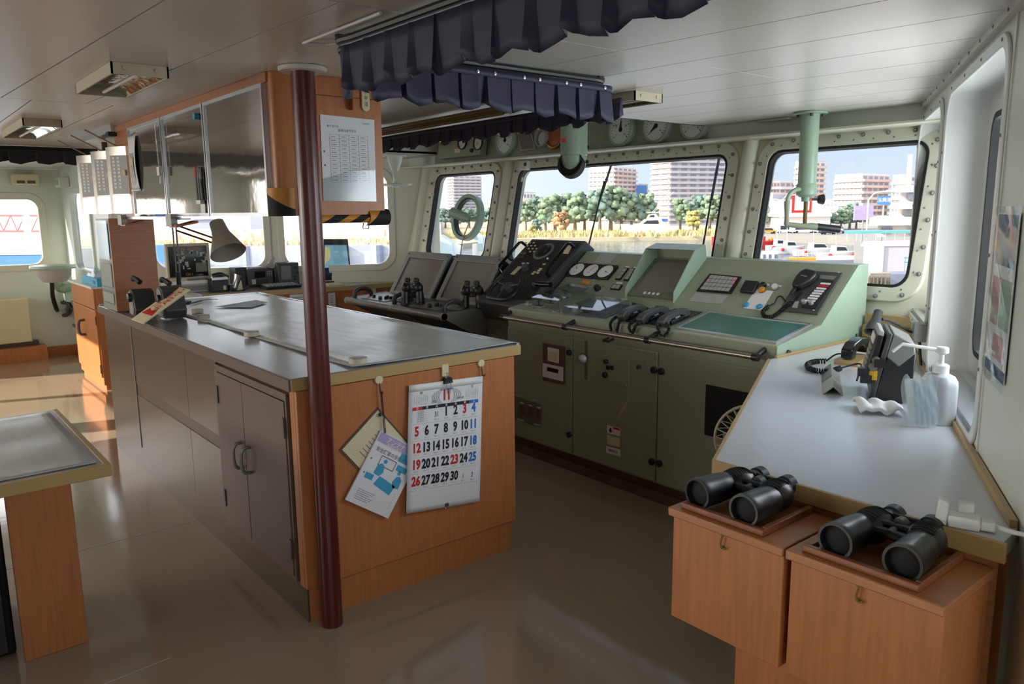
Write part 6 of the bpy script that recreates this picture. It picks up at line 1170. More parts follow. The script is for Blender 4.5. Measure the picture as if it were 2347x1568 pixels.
# clear-view style ceiling disc near the port front corner
p = AY(905, 368, 3.7); cm2 = Matrix.Translation((p.x, 3.7, 0)); dc = T('ceiling_handwheel', 'pale green handwheel on a conical ceiling mount near the port corner', 'handwheel', (p.x, 3.7, 1.6)); zf = lambda py: onpl(905, py, (p.x, 3.7, 0), (p.x, 3.7, 0)).z
B('cone', MB(cm2).lathe([(.03, zf(392)), (.06, zf(372)), (.075, CEIL-.004)], 24), 'wall', dc); B('flange', MB(cm2).lathe([(.11, CEIL-.012), (.11, CEIL-.0005)], 28), 'wall', dc); B('shaft', MB(cm2).lathe([(.022, zf(428)), (.022, zf(390))], 16), 'wall', dc); B('wheel', MB(cm2).lathe([(.10, zf(427)), (.145, zf(425)), (.145, zf(422)), (.10, zf(421))], 36), 'wall', dc); B('hub', MB(cm2).lathe([(.035, zf(430)), (.035, zf(418))], 16), 'wall', dc)
# ------------------------------------------------------------------ port wing
rp2 = T('bearing_repeater', 'pale green bearing repeater bowl on a curved bracket on the wing wall', 'repeater', AY(150, 700, 1.66))
Y = 1.40; bc_ = AY(122, 612, Y); pxm = (CM @ (bc_-CAM)).z/FPX; m = Matrix.Translation((bc_.x, bc_.y, 0)); zq = lambda py: onpl(122, py, bc_, (bc_.x, bc_.y, 0)).z; r_ = 48*pxm
B('azimuth_ring', MB(m).lathe([(r_*.95, zq(616)), (r_, zq(613)), (r_*.98, zq(608)), (r_*.6, zq(607))], 40), 'palegreen', rp2); B('bowl', MB(m).lathe([(r_*.12, zq(648)), (r_*.5, zq(646)), (r_*.72, zq(632)), (r_*.76, zq(616))], 32), 'ltgrey', rp2)
aq = lambda px, py, y: AY(px, py, y)
B('bracket_arm', MB().tube(spline([aq(128, 618, 1.42), aq(122, 636, 1.45), aq(136, 654, 1.52), aq(158, 660, 1.60)], 6), [.05]*6+[.06]*6+[.07]*7, 10), 'palegreen', rp2); a_, b_ = aq(140, 660, 1.62), aq(170, 692, 1.62); B('junction_box', MB().box(a_.x, b_.x, 1.56, 1.679, b_.z, a_.z), 'palegreen', rp2, .006)
for (px, py) in ((135, 674), (150, 690), (160, 690)): p = aq(px, py, 1.6); B('gland', MB().tube([p, p+V((-.04, -.02, 0))], .02, 10), 'palegreen', rp2)
B('cable', MB().tube(spline([aq(119, 648, 1.42), aq(121, 680, 1.45), aq(130, 710, 1.5)]+[aq(147+15*math.cos(a), 708+15*math.sin(a), 1.58) for a in [pi-.2*i*pi/2 for i in range(0, 22, 2)]], 4), .022, 8), 'cord', rp2); B('cable', MB().tube(spline([aq(158, 690, 1.6), aq(154, 715, 1.62), aq(160, 735, 1.65), aq(172, 748, 1.67)], 5), .016, 8), 'grey', rp2); B('cable', MB().tube(spline([aq(166, 690, 1.6), aq(175, 730, 1.63), aq(185, 790, 1.66)], 5), .012, 8), 'grey', rp2)
wc = T('wing_cabinet', 'orange wooden cabinet with a curved handle standing in the port wing', 'cabinet', (-8.1, 1.58, 0)); x0, x1, y0, zt = -8.62, -7.62, 1.46, .945
B('body', MB().box(x0, x1, y0+.012, YW-.003, .05, zt-.02), 'wood', wc); B('plinth', MB().box(x0+.02, x1-.02, y0+.03, YW-.003, 0, .05), 'wood', wc); B('top', MB().box(x0-.02, x1+.01, y0-.02, YW-.003, zt-.02, zt), 'wall', wc); B('drawer_front', MB().box(x0+.01, x1-.01, y0-.004, y0+.012, .74, .92), 'wood', wc, .003)
dw = B('door', MB().box(x0+.01, x1-.01, y0-.004, y0+.012, .12, .73), 'wood', wc, .003); p = AY(196, 752, y0-.004); B('handle', MB().tube(spline([(p.x, y0-.004, .60), (p.x, y0-.05, .59), (p.x, y0-.06, .53), (p.x, y0-.05, .47), (p.x, y0-.004, .46)], 5), .012, 8), 'dkgrey', dw)
for z_ in (.2, .64): B('hinge', MB().box(x1-.02, x1-.008, y0-.008, y0-.004, z_-.04, z_+.04), 'dkgrey', dw)
tb2 = T('tissue_box', 'pale blue cardboard box with a clear bag on the wing cabinet', 'box', AY(208, 642, 1.5)); a_, b_ = AY(193, 640, 1.50), AY(230, 640, 1.5); B('carton', MB().box(a_.x, b_.x-.05, 1.48, 1.62, zt+.001, zt+.075), 'cyan', tb2, .003); B('label_patch', MB().box(b_.x-.2, b_.x-.12, 1.478, 1.4795, zt+.02, zt+.05), 'posterblue', tb2); B('clear_bag', MB(Matrix.Translation(((a_.x+b_.x)/2, 1.55, zt+.0755))).grid(lambda a_, b_: (-.2+.4*a_, -.06+.12*b_, .001+.09*math.sin(pi*a_)**.7*math.sin(pi*b_)**.7*(.8+.3*math.sin(a_*11+b_*7))), 14, 8), 'bag', tb2)
X = XP+.001; he = T('wall_heater', 'cream wall heater panel on a wooden plinth in the port wing', 'heater', (X, .9, 0)); a_, b_ = AX(64, 684, X+.15), AX(64, 780, X+.15); B('cover', MB().box(X, X+.15, .2, a_.y, b_.z-.02, a_.z), 'cream', he, .01); B('foot_grille', MB().box(X, X+.12, .25, a_.y+.06, .16, b_.z-.02), 'dkgrey', he); B('wood_plinth', MB().box(X+.021, X+.20, .1, a_.y+.12, 0, .16), 'wood', he)
vb_ = T('wall_vent', 'cream air vent with two dark slots above the wing window', 'vent', AX(58, 420, X+.1)); a_, b_ = AX(26, 398, X+.12), AX(92, 424, X+.12); B('case', MB().box(X, X+.12, a_.y, b_.y, b_.z, a_.z), 'cream', vb_, .012)
for f0, f1 in ((.16, .46), (.54, .84)): B('slot', MB().box(X+.12, X+.123, a_.y+(b_.y-a_.y)*f0, a_.y+(b_.y-a_.y)*f1, b_.z+.015, b_.z+.045), 'brown', vb_)
wl_ = T('corner_lamp', 'small pale green bulkhead lamp in the wing corner', 'lamp', AY(130, 420, 1.6)); p = AY(135, 418, 1.6); B('case', MB().box(p.x-.12, p.x+.12, 1.58, YW-.001, p.z-.05, p.z+.05), 'wall', wl_, .01); B('lens', MB().box(p.x-.08, p.x+.08, 1.575, 1.58, p.z-.03, p.z+.03), 'palegreen', wl_)
# ------------------------------------------------------------------ small table in the foreground on the left
st2 = T('side_table', 'grey topped side table with tan edging at the lower left', 'table', (-3.3, .1, 0)); TZ = .75
B('table_top', MB().prism([(-2.80, .525), (-3.77, .52), (-3.77, -.6), (-2.80, -.6)], TZ-.028, TZ-.003), 'islandtop', st2); B('edge_band', MB().box(-2.815, -2.79, -.6, .535, TZ-.042, TZ), 'tan', st2, .003); B('edge_band', MB().box(-3.77, -2.815, .515, .535, TZ-.042, TZ), 'tan', st2, .003)
B('end_panel', MB().box(-3.11, -3.075, .25, .452, 0, TZ-.043), 'wood', st2, .002); B('back_panel', MB().box(-3.5, -3.115, .42, .45, 0, TZ-.043), 'wood', st2, .002)
tag(B('table_film', MB().grid(lambda a_, b_: (-3.74+.90*a_, -.55+1.05*b_, TZ-.0015+.0018*(1+math.sin(a_*14+b_*5)*math.sin(b_*9))), 24, 24), 'film', solid=.0006), 'wrinkled clear film sheet covering the side table top', 'film')
sa = T('dark_gap_box', 'black box added in the dark gap under the side table', 'cabinet', (-3.4, .0, 0)); B('body', MB().box(-3.6, -3.16, -.5, .235, 0.002, .68), 'blackmat', sa, .01); B('door', MB().box(-3.16, -3.145, -.48, .21, .02, .66), 'black', sa, .003); B('dial', MB(fx(-3.145) @ MZ(.1, .4)).lathe([(.03, 0), (.026, .02)], 16), 'ltgrey', sa)  # black box added to stand for the dark gap beside the table leg
# ------------------------------------------------------------------ outside: water, quays, town
mat('water', (92, 106, 116), .12, bump=(.35, .25)); mat('quay', (150, 154, 164), .8, noise=(.3, .15)); mat('land', (196, 182, 150), .9, noise=(.06, .2)); mat('asphalt', (150, 146, 140), .8); mat('grass', (188, 178, 124), .9, noise=(.5, .3)); mat('drygrass', (196, 178, 138), .9, noise=(.8, .3))  # water, quay and grass lightened, distance haze painted into their colours
mat('bwhite', (236, 230, 224), .7); mat('bpink', (220, 194, 186), .7); mat('bgrey', (190, 186, 194), .7); mat('bdark', (130, 134, 150), .6); mat('bwin', (140, 146, 164), .3); mat('borange', (236, 204, 182), .7); mat('leaf', (130, 150, 124), .8, noise=(.8, .35)); mat('leafd', (112, 134, 122), .8, noise=(.8, .35)); mat('leafy', (176, 168, 104), .8, noise=(.8, .3)); mat('leafr', (186, 146, 110), .8, noise=(.8, .3)); mat('trunk', (126, 114, 102), .9); mat('hull', (214, 216, 218), .35); mat('hullred', (176, 36, 40), .5); mat('glassdk', (40, 52, 62), .15); mat('bblue', (60, 112, 178), .6); mat('turq', (110, 176, 180), .5); mat('craneRed', (190, 84, 90), .6); mat('deckpale', (190, 212, 214), .5); mat('rock', (108, 98, 88), .9, noise=(1.2, .3)); mat('tyre', (26, 26, 28), .8); mat('carwhite', (214, 214, 214), .3); mat('carsilver', (150, 154, 158), .3); mat('cardark', (40, 42, 50), .3); mat('caryellow', (206, 150, 60), .4)  # building and leaf colours kept pale to paint in the haze
WZ = -7.0
def at0(px, D, z=None, py=480): p = atd(px, py, D); return p if z is None else V((p.x, p.y, z))
wa = B('sea_water', MB().box(-900, 500, -300, 1100, WZ-.5, WZ), 'water'); wa['kind'] = 'structure'; wa['label'] = 'grey rippled harbour water'
def land(name, pts, z, mt, label):
    o = B(name, MB().prism([tuple(p[:2]) for p in pts], WZ-2, z), mt); o['kind'] = 'structure'; o['label'] = label; return o
LZ = -4.0; FZ = -6.0; RZ = -5.2
land('quay_port', [at0(-900, 128), at0(-200, 128), at0(400, 126), at0(940, 128), at0(1010, 165), at0(1010, 900), at0(-900, 700)], LZ, 'quay', 'grey quay wall across the harbour on the port side')
lf = land('shore_front', [at0(1010, 165), at0(1150, 200), at0(1450, 205), at0(1720, 205), at0(1720, 900), at0(1010, 900)], FZ, 'land', 'low shore ahead with dry grass')
land('quay_right', [at0(1722, 190), at0(1900, 178), at0(1962, 168), at0(1968, 74), at0(2060, 62), at0(2500, 58), at0(2700, 800), at0(1722, 800)], RZ, 'asphalt', 'paved harbour quay to starboard')
tag(B('grass_top', MB().prism([tuple(at0(px, D)[:2]) for px, D in ((-800, 132), (400, 130), (930, 132), (930, 180), (-800, 180))], LZ, LZ+.25), 'drygrass'), 'dry grass on top of the port quay', 'grass'); bpy.data.objects['grass_top']['kind'] = 'stuff'
rnd = random.Random(11)
def tufts(name, n, fn, hmin, hmax, mt, label):
    mb = MB()
    for i in range(n):
        p, z = fn(); h = rnd.uniform(hmin, hmax); w_ = h*rnd.uniform(.5, 1.1); a = rnd.uniform(0, pi)
        for k in range(4):
            q_ = p+V((rnd.uniform(-w_, w_), rnd.uniform(-w_, w_), 0)); d_ = V((math.cos(a+k), math.sin(a+k), 0))*w_*.35
            tip = (q_.x+rnd.uniform(-.2, .2), q_.y+rnd.uniform(-.2, .2), z+h); n2 = V((-d_.y, d_.x, 0))
            mb.add([(q_.x-d_.x, q_.y-d_.y, z), (q_.x+n2.x, q_.y+n2.y, z), (q_.x+d_.x, q_.y+d_.y, z), tip], [(0, 1, 3), (1, 2, 3), (2, 0, 3)])
    o = tag(B(name, mb, mt), label, 'grass'); o['kind'] = 'stuff'
tufts('reed_tufts', 420, lambda: (at0(rnd.uniform(300, 960), rnd.uniform(129, 140)), LZ), .4, 1.3, 'drygrass', 'dry brown reeds along the port quay edge')
tufts('shore_tufts', 600, lambda: (at0(rnd.uniform(1020, 1715), rnd.uniform(207, 222)), FZ), .6, 2.0, 'grass', 'yellow green grass tufts along the shore ahead'); tufts('shore_reeds', 320, lambda: (at0(rnd.uniform(1020, 1715), rnd.uniform(206, 215)), FZ), .5, 1.6, 'drygrass', 'tan reeds along the shore ahead')
# ---- trees: trunk and crown of many lumps
def blob_tree(px, D, z, h, w_, mt, label):
    p = at0(px, D, z); t = T('tree', label, 'tree', p, 'trees ashore'); B('trunk', MB().tube([p, p+V((0, 0, h*.45))], [w_*.05, w_*.03], 7), 'trunk', t); mb = MB()
    for i in range(46):
        a = rnd.uniform(0, 2*pi); rr = w_*.5*math.sqrt(rnd.random())*.8; zz = h*(.32+.58*rnd.random()**.9); r_ = w_*rnd.uniform(.08, .16)*(1.15-.5*zz/h)
        o_ = len(mb.v); mb.ball((p.x+rr*math.cos(a)*(1.1-zz/h*.6), p.y+rr*math.sin(a)*(1.1-zz/h*.6), z+zz), r_, 8, (1, 1, .75))
        for v_ in mb.v[o_:]: v_ += V((rnd.uniform(-1, 1), rnd.uniform(-1, 1), rnd.uniform(-1, 1)))*r_*.34
    B('crown', mb, mt, t, ang=180)
tl_ = [(1205, 250, 11), (1228, 255, 12.5), (1250, 250, 12), (1272, 252, 13), (1295, 255, 12.5), (1318, 250, 13.5), (1340, 252, 12), (1375, 245, 14.5), (1400, 248, 15.5), (1425, 250, 14.5), (1448, 250, 13.5), (1478, 255, 13), (1560, 258, 11.5), (1600, 262, 12.5), (1628, 258, 12), (1655, 256, 11)]
for i, (px, D, h) in enumerate(tl_): blob_tree(px, D, FZ, h, h*rnd.uniform(.75, .95), ('leaf', 'leafd', 'leaf')[i % 3], 'dense green tree in the belt along the shore, number %s from the left' % ('one two three four five six seven eight nine ten eleven twelve thirteen fourteen fifteen sixteen'.split()[i]))
for (px, D, h, mt_, lb_) in ((1285, 225, 7.5, 'leafr', 'rusty brown bush tree standing before the green belt'), (1590, 235, 7, 'leafy', 'yellowing bush tree right of the white yacht'), (1220, 214, 3.5, 'leafy', 'low yellow bush at the shore edge'), (1450, 216, 3.0, 'leafy', 'low yellow bush left of the white yacht'), (1230, 222, 5, 'leafd', 'small dark pine near the left shore'), (1180, 260, 9, 'leafd', 'dark tree by the left window post')): blob_tree(px, D, FZ, h, h*.95, mt_, lb_)
for i, (px, D, h) in enumerate(((1745, 225, 7.5), (1775, 228, 7), (1805, 232, 6.5), (1905, 222, 5.5), (1930, 222, 6.5), (1950, 225, 8), (1965, 228, 7))): blob_tree(px, D, RZ, h, h*1.05, 'leafd' if i % 2 else 'leaf', 'dark harbour tree %s' % ('behind the left window post', 'left of the searchlight column', 'just left of the searchlight crank', 'right of the searchlight grip', 'in the middle of the car park row', 'below the blue sign', 'beside the pink sign')[i])
for i, px in enumerate((1000, 1020, 1045, 1075, 1100, 1125)): blob_tree(px, 330, FZ, 9, 9, 'leafd', 'distant dark tree seen through the left front window, %s' % ('first', 'second', 'third', 'fourth', 'fifth', 'sixth')[i])
# ---- buildings
def solve(P, d, px):
    k = (px-CXP)/FPX; a = CM @ (P-CAM); b = CM @ d; return (k*a.z-a.x)/(b.x-k*b.z)
def bldg(name, label, cpx, D, lpx, rpx, toppy, z0, a, floors, cw, cb, nwL=5, nwR=6, cr_=None, win=True, cat='building'):
    P = at0(cpx, D, CAM.z); f_ = (P-CAM).normalized(); r_ = V((f_.y, -f_.x, 0)); a = math.radians(a)
    dl = -r_*math.cos(a)+f_*math.sin(a); dr = r_*math.sin(a)+f_*math.cos(a)
    tl_, tr_ = solve(P, dl, lpx), solve(P, dr, rpx); z1 = atd(cpx, toppy, D).z; t = T(name, label, cat, (P.x, P.y, z0))
    b0 = V((P.x, P.y, 0)); q_ = [b0, b0+dl*tl_, b0+dl*tl_+dr*tr_, b0+dr*tr_]; B('walls', MB().prism([tuple(x[:2]) for x in q_], z0, z1), cw, t)
    B('parapet', MB().prism([tuple(x[:2]) for x in q_], z1, z1+.6), cb, t)
    fh = (z1-z0)/floors; nl, nr = -dr, -dl
    for (d_, L_, nn, nw, cm_) in ((dl, tl_, nl, nwL, cb), (dr, tr_, nr, nwR, cr_ or cb)):
        if L_ < .5: continue
        fr = frame(b0, d_, (0, 0, 1)); s_ = 1 if fr.col[2].to_3d().dot(nn) > 0 else -1
        slab = mesh('balcony', MB().box(0, L_, -.25, .75, 0, s_*.9), cm_); wme = mesh('window', MB().box(0, L_/nw*.62, 0, fh*.42, s_*.02, s_*.10), 'bwin') if nw else None
        for i in range(floors):
            m = fr.copy(); m.translation = b0+V((0, 0, z0+fh*i+.1)); INST('balcony', slab, m, t)
            if nw and win:
                for j in range(nw): m = fr.copy(); m.translation = b0+d_*(L_*(j+.2)/nw)+V((0, 0, z0+fh*i+fh*.42)); INST('window', wme, m, t)
    return t
bldg('apartment_tower', 'very tall grey apartment tower cut by the window top', 1533, 330, 1492, 1740, 300, FZ, 55, 18, 'bgrey', 'borange', 2, 10, 'bgrey')  # orange left slabs paint the sunlit face, grey right slabs the shade
bldg('apartment_block', 'white and pink apartment block left of the tall tower', 1405, 380, 1350, 1457, 384, FZ, 25, 13, 'bwhite', 'bwhite', 6, 5, 'bpink')  # pinkish right slabs paint the face turned from the sun
bldg('slim_building', 'slim grey building carrying a blue sign between the two apartment blocks', 1466, 400, 1462, 1484, 424, FZ, 20, 6, 'bgrey', 'bgrey', 0, 2); P = atd(1470, 437, 395); tag(B('rooftop_sign', MB(frame(P, V((ray(1, 480).y, -ray(1, 480).x, 0))*0+V((.633, .774, 0)), (0, 0, 1))).box(-2.6, 2.6, -2.6, 2.6, -.3, .3), 'bblue'), 'square blue rooftop sign on the slim grey building', 'sign')
bldg('apartment_tower', 'pale purple grey tower seen through the left front window', 1040, 520, 1026, 1104, 404, FZ, 60, 15, 'bgrey', 'borange', 1, 5, 'bgrey')  # orange left slabs paint the sunlit strip of the tower
for (c_, l_, r_, tp, D, lb_) in ((1200, 1188, 1228, 442, 600, 'low white building far off at the left of the middle window'), (1262, 1252, 1290, 452, 560, 'low grey building far off beyond the tree belt'), (1310, 1290, 1352, 458, 500, 'long low white building beyond the tree belt'), (1285, 1278, 1300, 446, 640, 'small distant block with rooftop mast'), (1130, 1110, 1150, 462, 600, 'faint low building behind the window post')): bldg('low_building', lb_, c_, D, l_, r_, tp, FZ, 25, 3, 'bwhite', 'bgrey', 4, 4)
bldg('apartment_tower', 'slim beige tower behind the searchlight column', 1850, 330, 1818, 1886, 372, RZ, 30, 11, 'bwhite', 'borange', 4, 3); bldg('apartment_block', 'striped low apartment block left of the searchlight column', 1785, 350, 1764, 1822, 418, RZ, 35, 6, 'bpink', 'bwhite', 3, 3); bldg('apartment_block', 'broad beige apartment block right of the searchlight column', 1972, 300, 1910, 2034, 402, RZ, 30, 8, 'bpink', 'bwhite', 7, 5, 'bpink')
bldg('apartment_block', 'beige block beside the tall chimney', 2068, 300, 2042, 2112, 404, RZ, 30, 6, 'bwhite', 'bwhite', 3, 3); P = at0(2078, 280, RZ); tag(B('tall_chimney', MB(Matrix.Translation(P)).lathe([(1.1, 0), (.85, atd(2078, 356, 280).z-RZ)], 18), 'bwhite'), 'tall pale chimney rising behind the white terminal', 'chimney')
sh_ = bldg('shop_hall', 'long white shopping hall with red signs', 1790, 215, 1742, 1905, 462, RZ, 70, 2, 'bwhite', 'bgrey', 0, 0, 'bwhite', False); bldg('grey_hall', 'grey flat roofed hall left of the shopping hall', 1770, 230, 1728, 1800, 446, RZ, 30, 2, 'bgrey', 'borange', 0, 0)
FR_ = lambda px, py, D: frame(atd(px, py, D), V((.633, .774, 0)), (0, 0, 1))
for (px, py, D, w_, h_, k_, s_, lb_, tc) in ((1838, 465, 205, 2.6, 2.6, 'red', '', 'red bordered white shop sign behind the searchlight spindle', None), (2026, 459, 112, .9, .62, 'bblue', '玉典港', 'blue harbour sign with white letters on a post', 'white'), (1979, 488, 130, 1.6, 1.2, 'lilac', '', 'pink square sign near the terminal', None), (1898, 470, 210, 2.8, .9, 'bwhite', 'ＳＡＮＺＡ', 'shop name in red letters on the white hall', 'red')):
    m = FR_(px, py, D); t = T('street_sign', lb_, 'sign', m.translation); B('board', MB(m).box(-w_, w_, -h_, h_, -.15, .15), k_, t)
    if s_: mb = MB(m @ Matrix.Translation((0, 0, .16))); text(mb, s_, h_*1.1, MZ(0, 0)); B('lettering', mb, tc, t)
    if k_ == 'red': B('white_field', MB(m).box(-w_*.75, w_*.75, -h_*.75, h_*.75, .15, .2), 'white', t)
    if D < 140: B('post', MB().tube([m.translation, V((m.translation.x, m.translation.y, RZ))], .12, 8), 'carsilver', t)
# terminal with terraces
def slabs(name, label, parts_, cat='building'):
    t = T(name, label, cat, at0(parts_[0][1], parts_[0][0], RZ))
    for (D, l_, r_, py0, py1, dep, mt_, nm) in parts_:
        a_, b_ = atd(l_, py1, D), atd(r_, py1, D); zt_, zb_ = atd((l_+r_)/2, py0, D).z, atd((l_+r_)/2, py1, D).z; f_ = V((a_.x+b_.x-2*CAM.x, a_.y+b_.y-2*CAM.y, 0)).normalized()*dep
        B(nm, MB().prism([tuple(a_[:2]), tuple(b_[:2]), tuple((b_+f_)[:2]), tuple((a_+f_)[:2])], zb_, zt_), mt_, t)
    return t
slabs('ferry_terminal', 'white ferry terminal building with stepped terraces', [(105, 2055, 2230, 424, 440, 18, 'bwhite', 'roof_terrace'), (107, 2062, 2230, 440, 462, 14, 'bgrey', 'upper_storey'), (104, 2044, 2230, 462, 478, 20, 'bwhite', 'middle_terrace'), (107, 2055, 2230, 478, 498, 14, 'bwhite', 'middle_storey'), (102, 1992, 2230, 498, 516, 22, 'bwhite', 'lower_terrace'), (105, 2010, 2230, 516, 542, 18, 'bwhite', 'ground_storey'), (104.5, 2085, 2105, 522, 540, .3, 'bwin', 'window'), (104.5, 2020, 2045, 522, 536, .3, 'bwin', 'window'), (106.5, 2080, 2115, 444, 458, .3, 'bwin', 'window'), (106.5, 2068, 2100, 482, 494, .3, 'bwin', 'window')])
slabs('covered_walkway', 'long turquoise roofed walkway in front of the terminal', [(92, 1935, 2130, 529, 535, 3, 'turq', 'roof')]+[(92, x, x+1.2, 535, 553, .2, 'carwhite', 'post') for x in range(1940, 2125, 22)], 'walkway')
hut = slabs('white_hut', 'small white quayside hut with a green sliding window', [(80, 1976, 2022, 563, 630, 7, 'bwhite', 'front_wall'), (80.2, 2022, 2160, 563, 626, 7, 'bgrey', 'side_wall'), (79.6, 1972, 2160, 559, 564, 8, 'bwhite', 'roof'), (79.8, 1983, 2004, 570, 588, .2, 'turq', 'window'), (79.7, 1993, 1994, 570, 588, .2, 'white', 'window_bar')])
slabs('blue_railing', 'light blue railing and bench beside the white hut', [(74, 2072, 2112, 590, 592, .1, 'cyan', 'rail'), (74, 2072, 2112, 600, 602, .1, 'cyan', 'rail')]+[(74, x, x+1.4, 588, 626, .1, 'cyan', 'post') for x in range(2072, 2113, 10)], 'railing')
slabs('rock_revetment', 'brown rocks and dark fender at the quay foot', [(60, 1985, 2160, 634, 720, 4, 'rock', 'rock_face'), (59.5, 2040, 2085, 628, 652, 3, 'bdark', 'fender')]+[(59, 1990+9*i, 1993+9*i, 632, 668, .4, 'trunk', 'timber_pile') for i in range(5)], 'revetment')
# lamp posts
for (px, t_, b_, D, lb_) in ((1787, 462, 535, 120, 'white street lamp left of the searchlight crank'), (1985, 458, 545, 95, 'white street lamp in front of the terminal'), (1660, 460, 520, 215, 'white street lamp on the shore behind the window post'), (1745, 470, 530, 150, 'thin white street lamp by the left edge of the right window')):
    p, q_ = atd(px, b_, D), atd(px, t_, D); q_ = V((p.x, p.y, q_.z)); t = T('street_lamp', lb_, 'street lamp', p, 'street lamps on the quay'); r_ = V((.633, .774, 0)); B('mast', MB().tube([p, q_], .10, 8), 'carwhite', t); B('arm', MB().tube(spline([q_, q_+r_*.8+V((0, 0, .8)), q_+r_*2.2+V((0, 0, 1.0))], 5), .08, 6), 'carwhite', t); B('head', MB().tube([q_+r_*2.1+V((0, 0, 1.0)), q_+r_*3.0+V((0, 0, .95))], .16, 8), 'carwhite', t)
# cars
def car(px, D, z, mt, label, L=4.3, h=1.45, van=False):
    p = at0(px, D, z); fr = frame(p, V((.633, .774, 0)), V((-.774, .633, 0))); t = T('car', label, 'car', p, 'cars parked on the quay')
    pr_ = [(-L/2, .35), (L/2, .35), (L/2, .8), (L*.32, .9), (L*.18, h), (-L*.28, h), (-L*.42, .9), (-L/2, .85)] if not van else [(-L/2, .35), (L/2, .35), (L/2, h*.6), (L*.42, h), (-L/2, h)]
    B('body', MB(fr).prism(pr_, -.85, .85, 'y'), mt, t); B('side_glass', MB(fr).prism([(L*.28, .92), (L*.16, h-.1), (-L*.26, h-.1), (-L*.38, .92)], -.87, -.84, 'y'), 'glassdk', t)
    for x_ in (-L*.3, L*.3):
        for y_ in (-.8, .8): B('wheel', MB(fr).tube([(x_, y_-.1, .32), (x_, y_+.1, .32)], .32, 12), 'tyre', t)
for (px, D, k_, lb_, van, L, h) in ((1762, 196, 'caryellow', 'orange taxi on the quay at the left of the right window', False, 4.4, 1.5), (1903, 186, 'cardark', 'black car parked below the searchlight grip', False, 4.4, 1.5), (1845, 198, 'carwhite', 'white bus on the quay behind the searchlight column', True, 7, 2.2), (1800, 200, 'carwhite', 'white van left of the bus', True, 4.8, 2.0), (1740, 205, 'carsilver', 'silver car by the left edge of the right window', False, 4.3, 1.45), (1920, 192, 'carsilver', 'silver car right of the bus', False, 4.3, 1.45), (1880, 200, 'caryellow', 'yellow car behind the bus', False, 4.2, 1.45)): car(px, D, RZ, k_, lb_, L, h, van)
for i, (px, k_) in enumerate(((1640, 'carwhite'), (1655, 'carsilver'), (1670, 'carwhite'))): car(px, 214, FZ, k_, '%s parked car on the shore near the window post' % ('white left', 'silver middle', 'white right')[i])
# boats
def hull(m, L, W_, H, mt, t, nm='hull'):
    ns = 12; vs = []; fs = []
    for i in range(ns+1):
        u = i/ns; w_ = W_/2*(1-max(0, (u-.55)/.45)**2.2); x = -L/2+L*u; sh = H*(1+.35*u**2)
        vs += [(x, -w_, sh), (x-.03*L*u, -w_*.8, 0), (x-.03*L*u, w_*.8, 0), (x, w_, sh)]
    for i in range(ns): a = 4*i; fs += [(a, a+1, a+5, a+4), (a+1, a+2, a+6, a+5), (a+2, a+3, a+7, a+6), (a+3, a, a+4, a+7)]
    fs += [(0, 3, 2, 1), (4*ns, 4*ns+1, 4*ns+2, 4*ns+3)]; return B(nm, MB(m).add(vs, fs), mt, t)
R3 = V((.633, .774, 0)); F3 = V((-.774, .633, 0))
p = at0(1486, 212, FZ+.4); ym_ = frame(p, -R3, -F3); ya = T('motor_yacht', 'white motor yacht standing on the shore ahead', 'yacht', p); LY = 127*212/FPX
hull(ym_, LY, 4.2, 2.2, 'hull', ya); B('cabin', MB(ym_).prism([(-LY*.28, 2.2), (LY*.18, 2.4), (LY*.06, 4.1), (-LY*.22, 4.3)], -1.6, 1.6, 'y'), 'hull', ya); B('cabin_glass', MB(ym_).prism([(-LY*.18, 2.9), (LY*.11, 2.95), (LY*.04, 3.8), (-LY*.16, 3.9)], -1.64, 1.64, 'y'), 'glassdk', ya); B('flybridge', MB(ym_).prism([(-LY*.2, 4.3), (LY*.03, 4.1), (-LY*.02, 5.4), (-LY*.12, 5.6)], -1.2, 1.2, 'y'), 'hull', ya); B('bridge_glass', MB(ym_).prism([(-LY*.1, 4.7), (LY*.0, 4.7), (-LY*.03, 5.2), (-LY*.09, 5.3)], -1.24, 1.24, 'y'), 'glassdk', ya); B('hardtop', MB(ym_).box(-LY*.24, LY*.02, -1.4, 1.4, 5.9, 6.05), 'hull', ya); B('blue_cover', MB(ym_).box(-LY*.34, -LY*.24, -1.3, 1.3, 3.6, 4.2), 'bblue', ya)
for s_ in (-1.9, 1.9): B('bow_rail', MB(ym_).tube([(LY*.1, s_, 3.0), (LY*.1, s_, 3.6), (LY*.3, s_*.8, 3.9), (LY*.47, s_*.1, 4.0)], .05, 6), 'steel', ya); B('outrigger', MB(ym_).tube([(-LY*.08, s_*.6, 6.0), (-LY*.42, s_*1.5, 11.5)], .06, 6), 'carwhite', ya)
rb_ = T('red_workboat', 'red workboat moored at the left edge of the right window', 'boat', at0(1755, 155, WZ)); m = frame(at0(1757, 155, WZ+.1), R3, F3); hull(m, 62*155/FPX*1.05, 2.6, 1.5, 'hullred', rb_); B('deckhouse', MB(m).box(-1.6, -.2, -.8, .8, 1.5, 2.6), 'hullred', rb_); B('orange_tarp', MB(m).ball((1.1, 0, 1.9), .5, 10), 'orange', rb_)
rt = T('red_tug', 'red and white tug moored ahead beside the window post', 'boat', at0(1665, 170, WZ)); m = frame(at0(1668, 170, WZ+.2), R3, F3); hull(m, 6.0, 2.6, 1.9, 'hullred', rt); B('wheelhouse', MB(m).box(-1.4, .4, -.8, .8, 1.9, 3.6), 'hullred', rt); B('mast', MB(m).tube([(1.8, 0, 1.8), (-.2, 0, 5.5)], .08, 6), 'carwhite', rt)
